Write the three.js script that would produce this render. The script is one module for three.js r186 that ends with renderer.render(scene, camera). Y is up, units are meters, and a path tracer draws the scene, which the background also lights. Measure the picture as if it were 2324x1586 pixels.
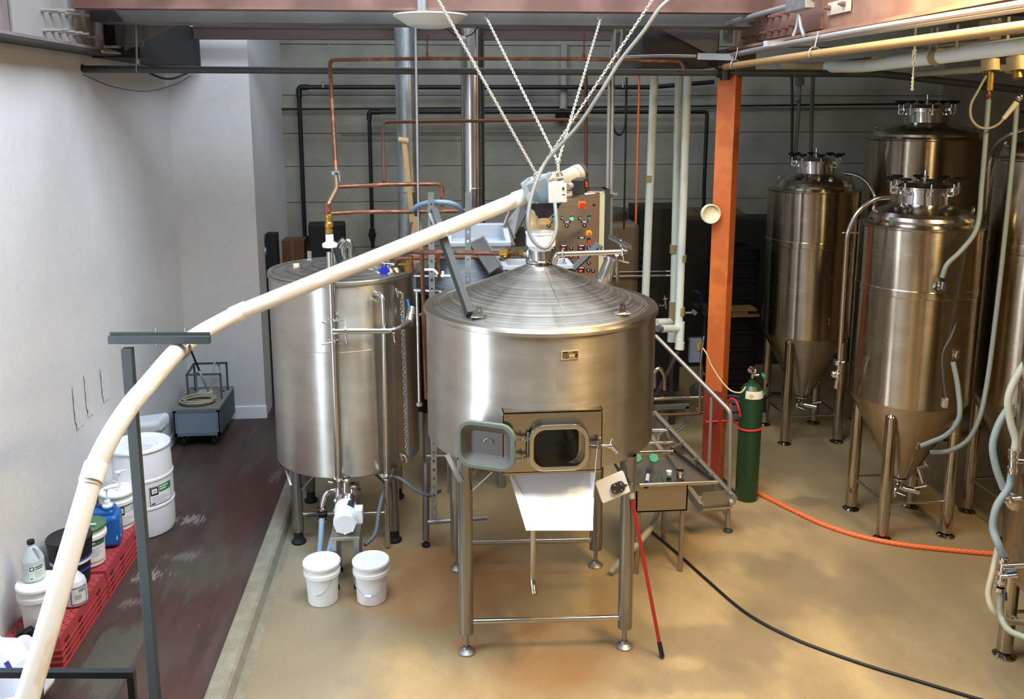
import * as THREE from 'three';
import { RoundedBoxGeometry } from 'three/addons/geometries/RoundedBoxGeometry.js';
import { mergeGeometries, mergeVertices, toCreasedNormals } from 'three/addons/utils/BufferGeometryUtils.js';
import { RectAreaLightUniformsLib } from 'three/addons/lights/RectAreaLightUniformsLib.js';

// ---------- camera, light, exposure ----------
const scene = new THREE.Scene();
const camera = new THREE.PerspectiveCamera(52.25, 2338 / 1962, 0.1, 80);
camera.position.set(0, 4.1, 0);
camera.rotation.order = 'YXZ';
camera.rotation.set(THREE.MathUtils.degToRad(-10.3), THREE.MathUtils.degToRad(-5.2), 0);
camera.setViewOffset(2338, 1962, 14, 376, 2324, 1586);           // the photograph is a crop: its lens axis lies above its middle
const renderer = new THREE.WebGLRenderer();
renderer.toneMapping = THREE.LinearToneMapping;
renderer.toneMappingExposure = 1.0;
renderer.shadowMap.enabled = true;
RectAreaLightUniformsLib.init();
scene.background = new THREE.Color(0.02, 0.021, 0.023);
const DAY = [0.84, 0.98, 1.17], WARM = [1.0, 0.72, 0.35];
const SKYLIGHT_POWER = 12, BACK_POWER = 2.2, WARM_POWER = 150, WARM_SIDE_POWER = 80, SIDE_POWER = 0.8;

// ---------- helpers ----------
const used = {};
function numbered(n) { const k = (used[n] = (used[n] ?? -1) + 1); return k ? n + '_' + String(k).padStart(3, '0') : n; }
const v3 = (a) => new THREE.Vector3(a[0], a[1], a[2]);
let seed = 12345;
const rnd = () => { seed = (seed * 1664525 + 1013904223) >>> 0; return seed / 4294967296; };
const col = (c) => (typeof c === 'string' ? new THREE.Color(c) : Array.isArray(c) ? new THREE.Color().setRGB(c[0], c[1], c[2]) : c);
function mat(c, roughness = 0.6, metalness = 0, extra = {}) {
  const M = extra.anisotropy || extra.transmission || extra.clearcoat ? THREE.MeshPhysicalMaterial : THREE.MeshStandardMaterial;
  return new M({ color: col(c), roughness, metalness, side: THREE.DoubleSide, ...extra });
}
function tidy(g) {
  g = g.index ? g.toNonIndexed() : g;
  for (const k of Object.keys(g.attributes)) if (!['position', 'normal', 'uv'].includes(k)) g.deleteAttribute(k);
  if (!g.attributes.normal) g.computeVertexNormals();
  if (!g.attributes.uv) g.setAttribute('uv', new THREE.BufferAttribute(new Float32Array(g.attributes.position.count * 2), 2));
  return g;
}
const merge = (l) => (Array.isArray(l) ? mergeGeometries(l.flat(9).map(tidy)) : l);
function xf(g, p = [0, 0, 0], r = [0, 0, 0]) {
  const m = new THREE.Matrix4().compose(v3(p), new THREE.Quaternion().setFromEuler(new THREE.Euler(r[0], r[1], r[2])), new THREE.Vector3(1, 1, 1));
  return g.applyMatrix4(m);
}
const box = (w, h, d, p, r, b = 0) => xf(b ? new RoundedBoxGeometry(w, h, d, 2, b) : new THREE.BoxGeometry(w, h, d), p, r);
// box from two opposite corners
const slab = (a, c, b = 0) => box(Math.abs(a[0] - c[0]), Math.abs(a[1] - c[1]), Math.abs(a[2] - c[2]), [(a[0] + c[0]) / 2, (a[1] + c[1]) / 2, (a[2] + c[2]) / 2], [0, 0, 0], b);
const cyl = (r0, r1, h, p, r, seg = 24, open = false) => xf(new THREE.CylinderGeometry(r1, r0, h, seg, 1, open), p, r);  // r0 at the foot
function along(g, a, b) {     // geometry made along +y from 0: laid from a to b
  const d = v3(b).sub(v3(a)), q = new THREE.Quaternion().setFromUnitVectors(new THREE.Vector3(0, 1, 0), d.clone().normalize());
  return g.applyMatrix4(new THREE.Matrix4().compose(v3(a), q, new THREE.Vector3(1, 1, 1)));
}
const dist = (a, b) => v3(a).distanceTo(v3(b));
const lerp3 = (a, b, t) => [0, 1, 2].map((i) => a[i] + (b[i] - a[i]) * t);
const add = (a, b) => [a[0] + b[0], a[1] + b[1], a[2] + b[2]];
function rod(a, b, r = 0.01, seg = 12, r2 = r) { const h = dist(a, b); return along(new THREE.CylinderGeometry(r2, r, h, seg).translate(0, h / 2, 0), a, b); }
// square tube between two points; its sides stay square to the world's vertical as well as they can
function bar(a, b, w = 0.04, d = w, bev = 0) {
  const A = v3(a), B = v3(b), y = B.clone().sub(A).normalize(), ref = Math.abs(y.y) > 0.98 ? new THREE.Vector3(0, 0, 1) : new THREE.Vector3(0, 1, 0);
  const x = new THREE.Vector3().crossVectors(y, ref).normalize(), z = new THREE.Vector3().crossVectors(x, y), h = A.distanceTo(B);
  const g = bev ? new RoundedBoxGeometry(w, h, d, 2, bev) : new THREE.BoxGeometry(w, h, d);
  return g.applyMatrix4(new THREE.Matrix4().makeBasis(x, y, z).setPosition(A.add(B).multiplyScalar(0.5)));
}
// pipe through points with rounded bends of radius b
function pipe(pts, r = 0.02, b = 0.06, seg = 12, caps = true) {
  const P = pts.map(v3), path = new THREE.CurvePath();
  let from = P[0];
  for (let i = 1; i < P.length - 1; i++) {
    const u = P[i - 1].clone().sub(P[i]), w = P[i + 1].clone().sub(P[i]), k = Math.min(b, u.length() * 0.45, w.length() * 0.45);
    const s = P[i].clone().addScaledVector(u.normalize(), k), e = P[i].clone().addScaledVector(w.normalize(), k);
    path.add(new THREE.LineCurve3(from, s)); path.add(new THREE.QuadraticBezierCurve3(s, P[i].clone(), e)); from = e;
  }
  path.add(new THREE.LineCurve3(from, P[P.length - 1]));
  return tube(path, r, Math.max(2, path.curves.length * 8), seg, caps);
}
function tube(path, r, n, seg = 10, caps = true) {
  // points spread by curve piece, so straight runs stay cheap and bends stay round
  let ts = [];
  if (path.curves) {
    const L = path.getCurveLengths(), T = L[L.length - 1];
    path.curves.forEach((c, i) => { const a = i ? L[i - 1] : 0, m = c.isLineCurve3 ? 1 : 8; for (let k = 0; k < m; k++) ts.push((a + ((L[i] - a) * k) / m) / T); });
    ts.push(1);
  } else for (let k = 0; k <= n; k++) ts.push(k / n);
  const C = ts.map((t) => path.getPointAt(Math.min(1, t))), pos = [], nor = [], uv = [], idx = [];
  let up = new THREE.Vector3(0, 1, 0), len = 0;
  const t0 = C[1].clone().sub(C[0]).normalize();
  if (Math.abs(t0.y) > 0.9) up.set(1, 0, 0);
  let N = new THREE.Vector3().crossVectors(t0, up).normalize();
  C.forEach((c, i) => {
    const t = (i === 0 ? C[1].clone().sub(C[0]) : i === C.length - 1 ? c.clone().sub(C[i - 1]) : C[i + 1].clone().sub(C[i - 1])).normalize();
    N = N.addScaledVector(t, -N.dot(t)).normalize();
    const B = new THREE.Vector3().crossVectors(t, N);
    if (i) len += c.distanceTo(C[i - 1]);
    const rr = typeof r === 'function' ? r(len, ts[i]) : r;
    for (let k = 0; k <= seg; k++) {
      const a = (k / seg) * Math.PI * 2, d = N.clone().multiplyScalar(Math.cos(a)).addScaledVector(B, Math.sin(a));
      pos.push(c.x + d.x * rr, c.y + d.y * rr, c.z + d.z * rr); nor.push(d.x, d.y, d.z); uv.push((k / seg) * rr * 6.28, len);
      if (i && k) { const q = seg + 1, b = i * q + k; idx.push(b - q - 1, b - q, b - 1, b - q, b, b - 1); }
    }
  });
  const g = new THREE.BufferGeometry();
  g.setAttribute('position', new THREE.Float32BufferAttribute(pos, 3)); g.setAttribute('normal', new THREE.Float32BufferAttribute(nor, 3)); g.setAttribute('uv', new THREE.Float32BufferAttribute(uv, 2));
  g.setIndex(idx);
  if (!caps) return g;
  const R0 = typeof r === 'function' ? r(0, 0) : r, R1 = typeof r === 'function' ? r(len, 1) : r, n2 = C.length;
  return merge([g, along(new THREE.CircleGeometry(R0, seg).rotateX(Math.PI / 2), C[0].toArray(), C[1].toArray()), along(new THREE.CircleGeometry(R1, seg).rotateX(Math.PI / 2), C[n2 - 1].toArray(), C[n2 - 2].toArray())]);
}
const hose = (pts, r = 0.02, n = 60, seg = 10) => tube(new THREE.CatmullRomCurve3(pts.map(v3), false, 'centripetal'), r, n, seg);
// solid of revolution about y; profile is [[radius, height], ...]; sharp corners stay sharp
function lathe(prof, seg = 48, p = [0, 0, 0], a0 = 0, a1 = Math.PI * 2) {
  const g = new THREE.LatheGeometry(prof.map((q) => new THREE.Vector2(Math.max(q[0], 0.0001), q[1])), seg, a0, a1);
  const pos = g.attributes.position, uv = g.attributes.uv;
  const R = Math.max(...prof.map((q) => q[0]));
  for (let i = 0; i < uv.count; i++) uv.setXY(i, uv.getX(i) * R * (a1), pos.getY(i));
  return toCreasedNormals(g, Math.max(0.3, (Math.PI * 2 / seg) * 1.15)).translate(p[0], p[1], p[2]);
}
function extrude(pts, depth, holes = [], bevel = 0) {
  const s = pts instanceof THREE.Shape ? pts : new THREE.Shape(pts.map((q) => new THREE.Vector2(q[0], q[1])));
  for (const h of holes) s.holes.push(h instanceof THREE.Path ? h : new THREE.Path(h.map((q) => new THREE.Vector2(q[0], q[1]))));
  return new THREE.ExtrudeGeometry(s, { depth, bevelEnabled: bevel > 0, bevelSize: bevel, bevelThickness: bevel, bevelSegments: 2, curveSegments: 8 });
}
function rrect(w, h, r, C = THREE.Shape) {
  const s = new C(), x = -w / 2, y = -h / 2;
  s.moveTo(x + r, y); s.lineTo(x + w - r, y); s.absarc(x + w - r, y + r, r, -Math.PI / 2, 0); s.lineTo(x + w, y + h - r); s.absarc(x + w - r, y + h - r, r, 0, Math.PI / 2);
  s.lineTo(x + r, y + h); s.absarc(x + r, y + h - r, r, Math.PI / 2, Math.PI); s.lineTo(x, y + r); s.absarc(x + r, y + r, r, Math.PI, Math.PI * 1.5);
  return s;
}
const circlePath = (x, y, r) => { const p = new THREE.Path(); p.absarc(x, y, r, 0, Math.PI * 2, true); return p; };
function quad(a, b, c, d) {   // flat four-sided sheet
  const g = new THREE.BufferGeometry();
  g.setAttribute('position', new THREE.Float32BufferAttribute([...a, ...b, ...c, ...a, ...c, ...d], 3));
  g.setAttribute('uv', new THREE.Float32BufferAttribute([0, 0, 1, 0, 1, 1, 0, 0, 1, 1, 0, 1], 2));
  g.computeVertexNormals();
  return g;
}
// things and parts: everything is built at its place in the room; finish() moves each thing's origin to its base
const things = [];
function thing(name, label, category, group) {
  const o = new THREE.Group(); o.name = numbered(name); scene.add(o); things.push(o);
  o.userData = { label, category }; if (group) o.userData.group = group;
  return o;
}
function part(parent, name, geos, m, label) {
  const o = new THREE.Mesh(merge(geos), m); o.name = numbered(name); o.castShadow = o.receiveShadow = true; parent.add(o);
  if (label) o.userData.label = label;
  return o;
}
// separate pieces of one name: each becomes a part of its own
function each(parent, name, geos, m, label) { let o; for (const g of geos) if (g) o = part(parent, name, g, m, label); return o; }
function solo(name, geos, m, label, category, group) {   // a thing that is one mesh
  const o = part(scene, name, geos, m); things.push(o); o.userData = { label, category }; if (group) o.userData.group = group;
  return o;
}
function struct(name, geos, m) { const o = part(scene, name, geos, m); o.userData.kind = 'structure'; return o; }
function settle(o) {
  if (o.userData.settled) return;
  o.updateMatrixWorld(true);
  const b = new THREE.Box3().setFromObject(o, true), base = new THREE.Vector3((b.min.x + b.max.x) / 2, b.min.y, (b.min.z + b.max.z) / 2);
  if (o.isMesh) { o.geometry = o.geometry.clone().translate(-base.x, -base.y, -base.z); o.children.forEach((c) => c.position.sub(base)); }
  else o.children.forEach((c) => c.position.sub(base));
  o.position.add(base); o.userData.settled = true;
}
function copyOf(o, name, by, label, turn = 0) {   // a copy of a settled thing, moved by a step
  settle(o);
  const c = o.clone(); c.name = numbered(name); c.position.add(v3(by)); c.rotation.y += turn; c.userData = { ...o.userData, label }; scene.add(c);
  c.traverse((q) => { if (q !== c) q.name = numbered(q.name.replace(/_\d{3}$/, '')); });
  things.push(c);
  return c;
}

// ---------- textures ----------
function lattice(n, s) { const a = new Float32Array(n * n); let k = s; for (let i = 0; i < n * n; i++) { k = (k * 1664525 + 1013904223) >>> 0; a[i] = k / 4294967296; } return a; }
function noiseField(size, cells, s) {   // tiling value noise
  const L = lattice(cells, s), out = new Float32Array(size * size), f = cells / size, sm = (t) => t * t * (3 - 2 * t);
  for (let y = 0; y < size; y++) for (let x = 0; x < size; x++) {
    const u = x * f, w = y * f, x0 = Math.floor(u), y0 = Math.floor(w), tx = sm(u - x0), ty = sm(w - y0), x1 = (x0 + 1) % cells, y1 = (y0 + 1) % cells;
    out[y * size + x] = (L[y0 * cells + x0] * (1 - tx) + L[y0 * cells + x1] * tx) * (1 - ty) + (L[y1 * cells + x0] * (1 - tx) + L[y1 * cells + x1] * tx) * ty;
  }
  return out;
}
function fbm(size, cells, oct, s, gain = 0.5) {
  const out = new Float32Array(size * size); let a = 1, sum = 0;
  for (let o = 0; o < oct; o++) { const n = noiseField(size, Math.min(size, cells << o), s + o * 77); for (let i = 0; i < out.length; i++) out[i] += n[i] * a; sum += a; a *= gain; }
  for (let i = 0; i < out.length; i++) out[i] /= sum;
  return out;
}
function texture(size, fn, srgb = true, rep = 1) {
  const d = new Uint8Array(size * size * 4);
  for (let y = 0; y < size; y++) for (let x = 0; x < size; x++) { const c = fn(x / size, y / size, y * size + x), i = (y * size + x) * 4; for (let k = 0; k < 3; k++) d[i + k] = Math.max(0, Math.min(255, (typeof c === 'number' ? c : c[k]) * 255)); d[i + 3] = 255; }
  const t = new THREE.DataTexture(d, size, size); t.wrapS = t.wrapT = THREE.RepeatWrapping; t.magFilter = t.minFilter = THREE.LinearFilter; if (srgb) t.colorSpace = THREE.SRGBColorSpace; t.repeat.set(rep, rep); t.needsUpdate = true;
  return t;
}
function canvasTexture(w, h, draw) {
  const c = document.createElement('canvas'); c.width = w; c.height = h; draw(c.getContext('2d'), w, h);
  const t = new THREE.CanvasTexture(c); t.colorSpace = THREE.SRGBColorSpace; t.magFilter = THREE.LinearFilter; return t;
}
function uvScale(g, sx, sy = sx) { g = merge([g]); const u = g.attributes.uv; for (let i = 0; i < u.count; i++) u.setXY(i, u.getX(i) * sx, u.getY(i) * sy); return g; }
// uv in metres from the largest face direction
function uvBox(g, k = 1) {
  g = merge([g]); const p = g.attributes.position, n = g.attributes.normal, u = g.attributes.uv;
  for (let i = 0; i < p.count; i++) {
    const ax = Math.abs(n.getX(i)), ay = Math.abs(n.getY(i)), az = Math.abs(n.getZ(i)), x = p.getX(i) * k, y = p.getY(i) * k, z = p.getZ(i) * k;
    if (ay >= ax && ay >= az) u.setXY(i, x, -z); else if (ax >= az) u.setXY(i, z, y); else u.setXY(i, x, y);
  }
  return g;
}
const mix = (a, b, t) => a.map((q, i) => q + (b[i] - q) * t), sat = (x) => Math.max(0, Math.min(1, x)), step = (a, b, x) => { const t = sat((x - a) / (b - a)); return t * t * (3 - 2 * t); };
const hex = (s) => { const n = parseInt(s.slice(1), 16); return [(n >> 16) / 255, ((n >> 8) & 255) / 255, (n & 255) / 255]; };
// ---------- materials ----------
const NB = fbm(512, 8, 5, 11), NF = fbm(512, 64, 3, 5), NC = fbm(512, 4, 4, 91), NS = noiseField(512, 128, 17);
const streak = new Float32Array(512 * 512);   // long grain along u: brushed steel, wood
{ const a = fbm(512, 4, 2, 301), rows = lattice(512, 77); for (let y = 0; y < 512; y++) { const r0 = Math.floor(rows[y] * 262143), k0 = rows[(y * 7 + 3) % 512]; for (let x = 0; x < 512; x++) streak[y * 512 + x] = 0.65 * k0 + 0.35 * a[(((y * 37) % 512) * 512 + ((x + r0) % 512))]; } }
const texBrush = texture(512, (u, v, i) => 0.42 + 0.3 * (streak[i] - 0.5) + 0.14 * (NB[i] - 0.5), false);
const texBrushSoft = texture(512, (u, v, i) => 0.42 + 0.05 * (streak[i] - 0.5) + 0.06 * (NB[i] - 0.5), false);
const texBrushBump = texture(512, (u, v, i) => streak[i], false);
const texBrushCol = texture(512, (u, v, i) => { const k = 0.78 + 0.05 * (streak[i] - 0.5) + 0.10 * (NB[i] - 0.5); return [k, k * 0.97, k * 0.91]; });
const texPlaster = texture(512, (u, v, i) => { const k = 0.86 + 0.05 * (NC[i] - 0.5) + 0.03 * (NF[i] - 0.5); return [k, k * 0.995, k * 0.985]; });
const texBump = texture(512, (u, v, i) => 0.6 * NB[i] + 0.4 * NF[i], false);
const texConc = texture(512, (u, v, i) => { let k = 0.66 + 0.16 * (NB[i] - 0.5) + 0.08 * (NF[i] - 0.5); if (NS[i] > 0.93) k -= 0.12; return [k, k * 0.985, k * 0.92]; });
const texSteelPaint = texture(512, (u, v, i) => { const k = 0.6 * NB[i] + 0.4 * NC[i]; return mix([0.42, 0.295, 0.25], [0.55, 0.41, 0.35], step(0.3, 0.7, k)); });
const texGreySteel = texture(512, (u, v, i) => { const k = 0.46 + 0.14 * (NB[i] - 0.5) + 0.1 * (NC[i] - 0.5); return [k, k * 0.99, k * 0.95]; });
const texOrange = texture(512, (u, v, i) => mix([0.75, 0.38, 0.16], [0.82, 0.45, 0.2], step(0.35, 0.65, NB[i])));
const texDirtyPvc = texture(512, (u, v, i) => mix([0.92, 0.95, 0.91], [0.82, 0.78, 0.64], step(0.56, 0.75, NC[i]) * 0.8));
const texCream = texture(512, (u, v, i) => mix([0.88, 0.85, 0.79], [0.8, 0.72, 0.6], step(0.55, 0.72, NB[i]) * 0.6));
const texCopper = texture(512, (u, v, i) => mix([0.42, 0.27, 0.19], [0.6, 0.39, 0.28], step(0.35, 0.68, NB[i])));
const texWood = texture(512, (u, v, i) => mix([0.52, 0.41, 0.26], [0.68, 0.56, 0.38], streak[i]));
const texGalv = texture(512, (u, v, i) => { const k = 0.68 + 0.2 * (NB[i] - 0.5) + 0.08 * (NF[i] - 0.5); return [k * 0.97, k, k]; });
const rep = (t, a, b = a) => { const c = t.clone(); c.repeat.set(a, b); c.needsUpdate = true; return c; };
const M = {
  wall: mat('#ffffff', 0.75, 0, { map: rep(texPlaster, 0.4), bumpMap: rep(texBump, 1), bumpScale: 0.003 }),
  conc: mat('#ffffff', 0.9, 0, { map: rep(texConc, 0.5), bumpMap: rep(texBump, 1.2), bumpScale: 0.006 }),
  ceil: mat('#b9b3a8', 0.9),
  steel: mat('#ffffff', 0.95, 1, { map: rep(texBrushCol, 0.6, 1.2), roughnessMap: rep(texBrushSoft, 0.6, 1.2), anisotropy: 0.86, anisotropyRotation: Math.PI / 2 }),
  tankSteel: mat('#ece4d8', 0.62, 1, { map: rep(texBrushCol, 0.6, 1.2), roughnessMap: rep(texBrushSoft, 0.6, 1.2), anisotropy: 1, anisotropyRotation: Math.PI / 2 }),
  steelFlat: mat('#d9d9d9', 0.95, 1, { map: rep(texBrushCol, 1), roughnessMap: rep(texBrush, 1) }),
  polish: mat([0.62, 0.6, 0.56], 0.16, 1),
  tube: mat([0.6, 0.59, 0.56], 0.24, 1),
  chrome: mat([0.68, 0.67, 0.65], 0.12, 1),
  dullSteel: mat([0.34, 0.34, 0.33], 0.45, 0.85),
  galv: mat('#ffffff', 0.42, 0.8, { map: rep(texGalv, 1) }),
  redSteel: mat('#ffffff', 0.65, 0, { map: rep(texSteelPaint, 0.5) }),
  greySteel: mat('#ffffff', 0.7, 0, { map: rep(texGreySteel, 0.4) }),
  darkSteel: mat('#3a3735', 0.65, 0.1),
  brownSteel: mat('#4a3833', 0.7),
  blackPipe: mat('#141617', 0.42),
  greyPipe: mat('#3c3d3c', 0.5),
  orange: mat('#ffffff', 0.55, 0, { map: rep(texOrange, 0.7) }),
  copper: mat('#ffffff', 0.42, 0.45, { map: rep(texCopper, 1.5) }),
  brass: mat('#b08a3c', 0.4, 0.8),
  pvc: mat('#ffffff', 0.4, 0, { map: rep(texDirtyPvc, 1.1) }),
  pvcTan: mat('#a89468', 0.5),
  cream: mat('#ffffff', 0.4, 0, { map: rep(texCream, 2, 0.7) }),
  creamCoupling: mat('#e9dfd0', 0.45),
  white: mat('#f1f3f5', 0.45),
  whiteGloss: mat('#f4f6f8', 0.3),
  pail: mat('#f3f4f2', 0.4),
  wood: mat('#ffffff', 0.65, 0, { map: rep(texWood, 1, 3) }),
  black: mat('#121314', 0.5),
  rubber: mat('#17181a', 0.75),
  darkPlastic: mat('#1c1e20', 0.45),
  post: mat('#3d4240', 0.65, 0.1),
  red: mat('#b02a22', 0.5),
  redPallet: mat('#b04246', 0.55),
  green: mat('#2c5f35', 0.4),
  blue: mat('#1d63b0', 0.35),
  yellow: mat('#e8b61c', 0.5),
  hoseGrey: mat('#8d9a97', 0.45),
  hoseBlue: mat('#8fa9bb', 0.35),
  orangeHose: mat('#f06a2c', 0.5),
  cable: mat('#7d7e7a', 0.55),
  clear: mat('#eef4f2', 0.06, 0, { transmission: 1, thickness: 0, ior: 1.45 }),
  frosted: mat('#dfe9e4', 0.5, 0, { transmission: 0.55, thickness: 0 }),
};

// ---------- the setting ----------
const FLOOR = 2048;
{
  // poured floor of the brewing side: tan, with grain, damp grey patches and rust-brown stains where the photograph shows them
  const big = fbm(FLOOR, 6, 6, 401), mid = fbm(FLOOR, 24, 4, 555), fine = noiseField(FLOOR, 1024, 9);
  const X0 = -1.5, W = 10, Z0 = -14, D = 14;
  const spots = [[0.0, -7.1, 0.75, 0.5, 1], [-0.25, -7.6, 0.5, 0.35, 0.9], [0.75, -5.85, 0.5, 0.22, 0.75], [0.25, -6.15, 0.16, 0.12, 0.8], [1.45, -6.02, 0.14, 0.1, 0.5], [0.75, -6.4, 0.32, 0.22, 0.8], [0.6, -5.5, 0.8, 0.3, 0.35]];
  const damp = [[2.1, -6.1, 0.7, 0.35, 0.5], [2.6, -7.3, 0.5, 0.3, 0.45], [3.2, -6.8, 0.5, 0.6, 0.4], [1.9, -5.6, 0.6, 0.2, 0.4], [3.9, -8.4, 0.25, 0.12, 0.7], [2.9, -8.0, 0.8, 0.3, 0.3], [-1.0, -6.2, 0.4, 0.8, 0.3]];
  const t = texture(FLOOR, (u, v, i) => {
    const x = X0 + u * W, z = Z0 + v * D, n = big[i], m = mid[i];
    let c = mix([0.62, 0.53, 0.385], [0.71, 0.61, 0.44], step(0.35, 0.65, 0.6 * n + 0.4 * m));
    c = mix(c, [0.60, 0.565, 0.48], step(-0.3, -1.1, x + (n - 0.5) * 1.6) * 0.75);
    for (const s of spots) { const d = Math.hypot((x - s[0]) / s[2], (z - s[1]) / s[3]) + (m - 0.5) * 1.5 + (n - 0.5) * 1.2; c = mix(c, [0.66, 0.46, 0.28], s[4] * 0.6 * step(1.15, 0.4, d)); }
    for (const s of damp) { const d = Math.hypot((x - s[0]) / s[2], (z - s[1]) / s[3]) + (m - 0.5) * 1.8 + (n - 0.5); c = mix(c, [0.52, 0.455, 0.345], s[4] * step(1.1, 0.6, d)); }
    const k = 1 + 0.05 * (fine[i] - 0.5) + 0.10 * (m - 0.5);
    return c.map((q) => q * k);
  });
  t.wrapS = t.wrapT = THREE.ClampToEdgeWrapping;
  const g = slab([X0, -0.2, Z0], [X0 + W, 0, Z0 + D + 2]), p = g.attributes.position;
  for (let i = 0; i < p.count; i++) g.attributes.uv.setXY(i, (p.getX(i) - X0) / W, (p.getZ(i) - Z0) / D);
  struct('floor', g, mat('#ffffff', 0.5, 0, { map: t, roughnessMap: rep(texture(512, (u, v, i) => 0.55 + 0.5 * NB[i] * 0.9, false), 4), bumpMap: rep(texBump, 20), bumpScale: 0.002 }));
}
{
  // older floor along the white wall: worn red-brown paint over grey concrete, with chips and white residue
  const big = fbm(1024, 5, 6, 71), mid = fbm(1024, 20, 5, 72), chip = noiseField(1024, 200, 73), fine = noiseField(1024, 512, 74);
  const X0 = -3.4, W = 2, Z0 = -14, D = 14;
  const bare = [[-2.45, -6.3, 0.2, 0.5, 0.9], [-2.0, -7.6, 0.45, 0.5, 0.6], [-2.3, -5.2, 0.35, 0.4, 0.7], [-1.9, -10.6, 0.4, 0.9, 0.6], [-2.9, -9.4, 0.5, 0.5, 0.5]];
  const red = [[-2.0, -9.2, 0.35, 0.9, 1], [-2.1, -6.9, 0.4, 0.5, 0.55], [-1.85, -5.6, 0.3, 0.6, 0.8]];
  const resid = [[-2.55, -7.45, 0.17, 0.14, 1], [-2.45, -8.55, 0.12, 0.12, 1], [-2.3, -7.8, 0.2, 0.08, 0.5], [-2.55, -7.05, 0.12, 0.1, 0.6], [-1.75, -9.6, 0.08, 0.2, 0.5]];
  const t = texture(1024, (u, v, i) => {
    const x = X0 + u * W, z = Z0 + v * D, n = big[i], m = mid[i];
    let c = mix([0.25, 0.19, 0.165], [0.31, 0.24, 0.205], step(0.35, 0.65, m));
    for (const s of red) { const d = Math.hypot((x - s[0]) / s[2], (z - s[1]) / s[3]) + (n - 0.5) * 1.6; c = mix(c, [0.30, 0.165, 0.145], 0.8 * s[4] * step(1.2, 0.7, d)); }
    for (const s of bare) { const d = Math.hypot((x - s[0]) / s[2], (z - s[1]) / s[3]) + (m - 0.5) * 2; c = mix(c, [0.34, 0.33, 0.29], s[4] * step(1.1, 0.55, d)); }
    for (const s of resid) { const d = Math.hypot((x - s[0]) / s[2], (z - s[1]) / s[3]) + (m - 0.5) * 1.6 + (chip[i] - 0.5) * 1.1 + (fine[i] - 0.5) * 0.8; c = mix(c, [0.6, 0.58, 0.55], 0.75 * s[4] * step(0.85, 0.55, d)); }
    if (chip[i] > 0.965) c = mix(c, [0.5, 0.44, 0.38], 0.8);
    const k = 1 + 0.12 * (fine[i] - 0.5);
    return c.map((q) => q * k);
  });
  t.wrapS = t.wrapT = THREE.ClampToEdgeWrapping;
  const g = slab([X0, -0.2, Z0], [-1.5, 0, Z0 + D + 2]), p = g.attributes.position;
  for (let i = 0; i < p.count; i++) g.attributes.uv.setXY(i, (p.getX(i) - X0) / W, (p.getZ(i) - Z0) / D);
  struct('floor', g, mat('#ffffff', 0.55, 0, { map: t, bumpMap: rep(texBump, 14), bumpScale: 0.004 }));
}
{
  const prof = [[-1.60, 0], [-1.60, 0.09], [-1.585, 0.1], [-1.475, 0.1], [-1.45, 0.085], [-1.42, 0.02], [-1.36, 0]];
  const g = uvBox(extrude(prof, 11.5).translate(0, 0, -14));
  struct('kerb', g, mat('#d8d2c2', 0.85, 0, { map: rep(texConc, 1.2), bumpMap: rep(texBump, 3), bumpScale: 0.004 }));
}
struct('wall_left', uvBox(slab([-3.45, 0, -11.5], [-3.2, 7.4, 2])), M.wall);
{
  const w = struct('wall_partition', [uvBox(slab([-3.45, 0, -11.75], [-2.215, 7.4, -11.5])), uvBox(slab([-2.46, 0, -14], [-2.215, 7.4, -11.75]))], M.wall);
  struct('baseboard_partition', slab([-3.2, 0, -11.5], [-2.2, 0.17, -11.475], 0.005), M.white);
  struct('baseboard_left', slab([-3.2, 0, -11.475], [-3.185, 0.12, 1]), M.white);
}
{
  // back wall: poured in lifts, each lift its own piece with a recessed joint line between
  const w = new THREE.Group(); w.name = 'wall_back'; w.userData.kind = 'structure'; scene.add(w);
  part(w, 'joint_backing', slab([-2.6, 0, -14.4], [8.6, 7.4, -14.06]), mat('#8a877c', 0.95));
  const ys = [0, 1.05, 1.9, 2.62, 3.18, 3.69, 4.07, 4.27, 5.03, 5.9, 7.4];
  const bm = mat('#ffffff', 0.9, 0, { map: texture(512, (u, v, i) => { const k = 0.60 + 0.14 * (NB[i] - 0.5) + 0.10 * (NC[i] - 0.5) + 0.05 * (streak[i] - 0.5); return [k, k * 0.975, k * 0.88]; }), bumpMap: rep(texBump, 1.5), bumpScale: 0.008 });
  for (let i = 0; i + 1 < ys.length; i++) part(w, 'concrete_lift', uvScale(uvBox(slab([-2.6, ys[i] + 0.004, -14.3], [8.6, ys[i + 1] - 0.004, -14 + (i % 3) * 0.006], 0.004)), 0.35, 0.35), bm);
  // low ledge of older masonry at the foot of the right half
  const lg = struct('wall_ledge', uvBox(slab([1.9, 0, -14], [8.6, 2.36, -13.3])), mat('#4a463f', 0.95, 0, { map: rep(texConc, 0.8) }));
}
struct('wall_right', uvBox(slab([8.4, 0, -14.3], [8.6, 7.4, 2])), mat('#b8a88c', 0.85, 0, { map: rep(texConc, 0.4) }));
struct('wall_front', uvBox(slab([-3.45, 0, 2], [8.6, 7.4, 2.25])), mat('#b9b2a4', 0.85));
{
  // added dark door in the unseen wall behind the camera, darkening the mash tun reflection
  const w = new THREE.Group(); w.name = 'door_1'; w.userData.kind = 'structure'; scene.add(w);
  part(w, 'door_panel', slab([-1.1, 0, 1.93], [0.9, 5.2, 2]), mat('#2b2d30', 0.6)); each(w, 'added_door_frame', [slab([-1.2, 0, 1.9], [-1.1, 5.3, 2]), slab([0.9, 0, 1.9], [1.0, 5.3, 2]), slab([-1.2, 5.2, 1.9], [1.0, 5.3, 2])], M.greySteel);
}
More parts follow.
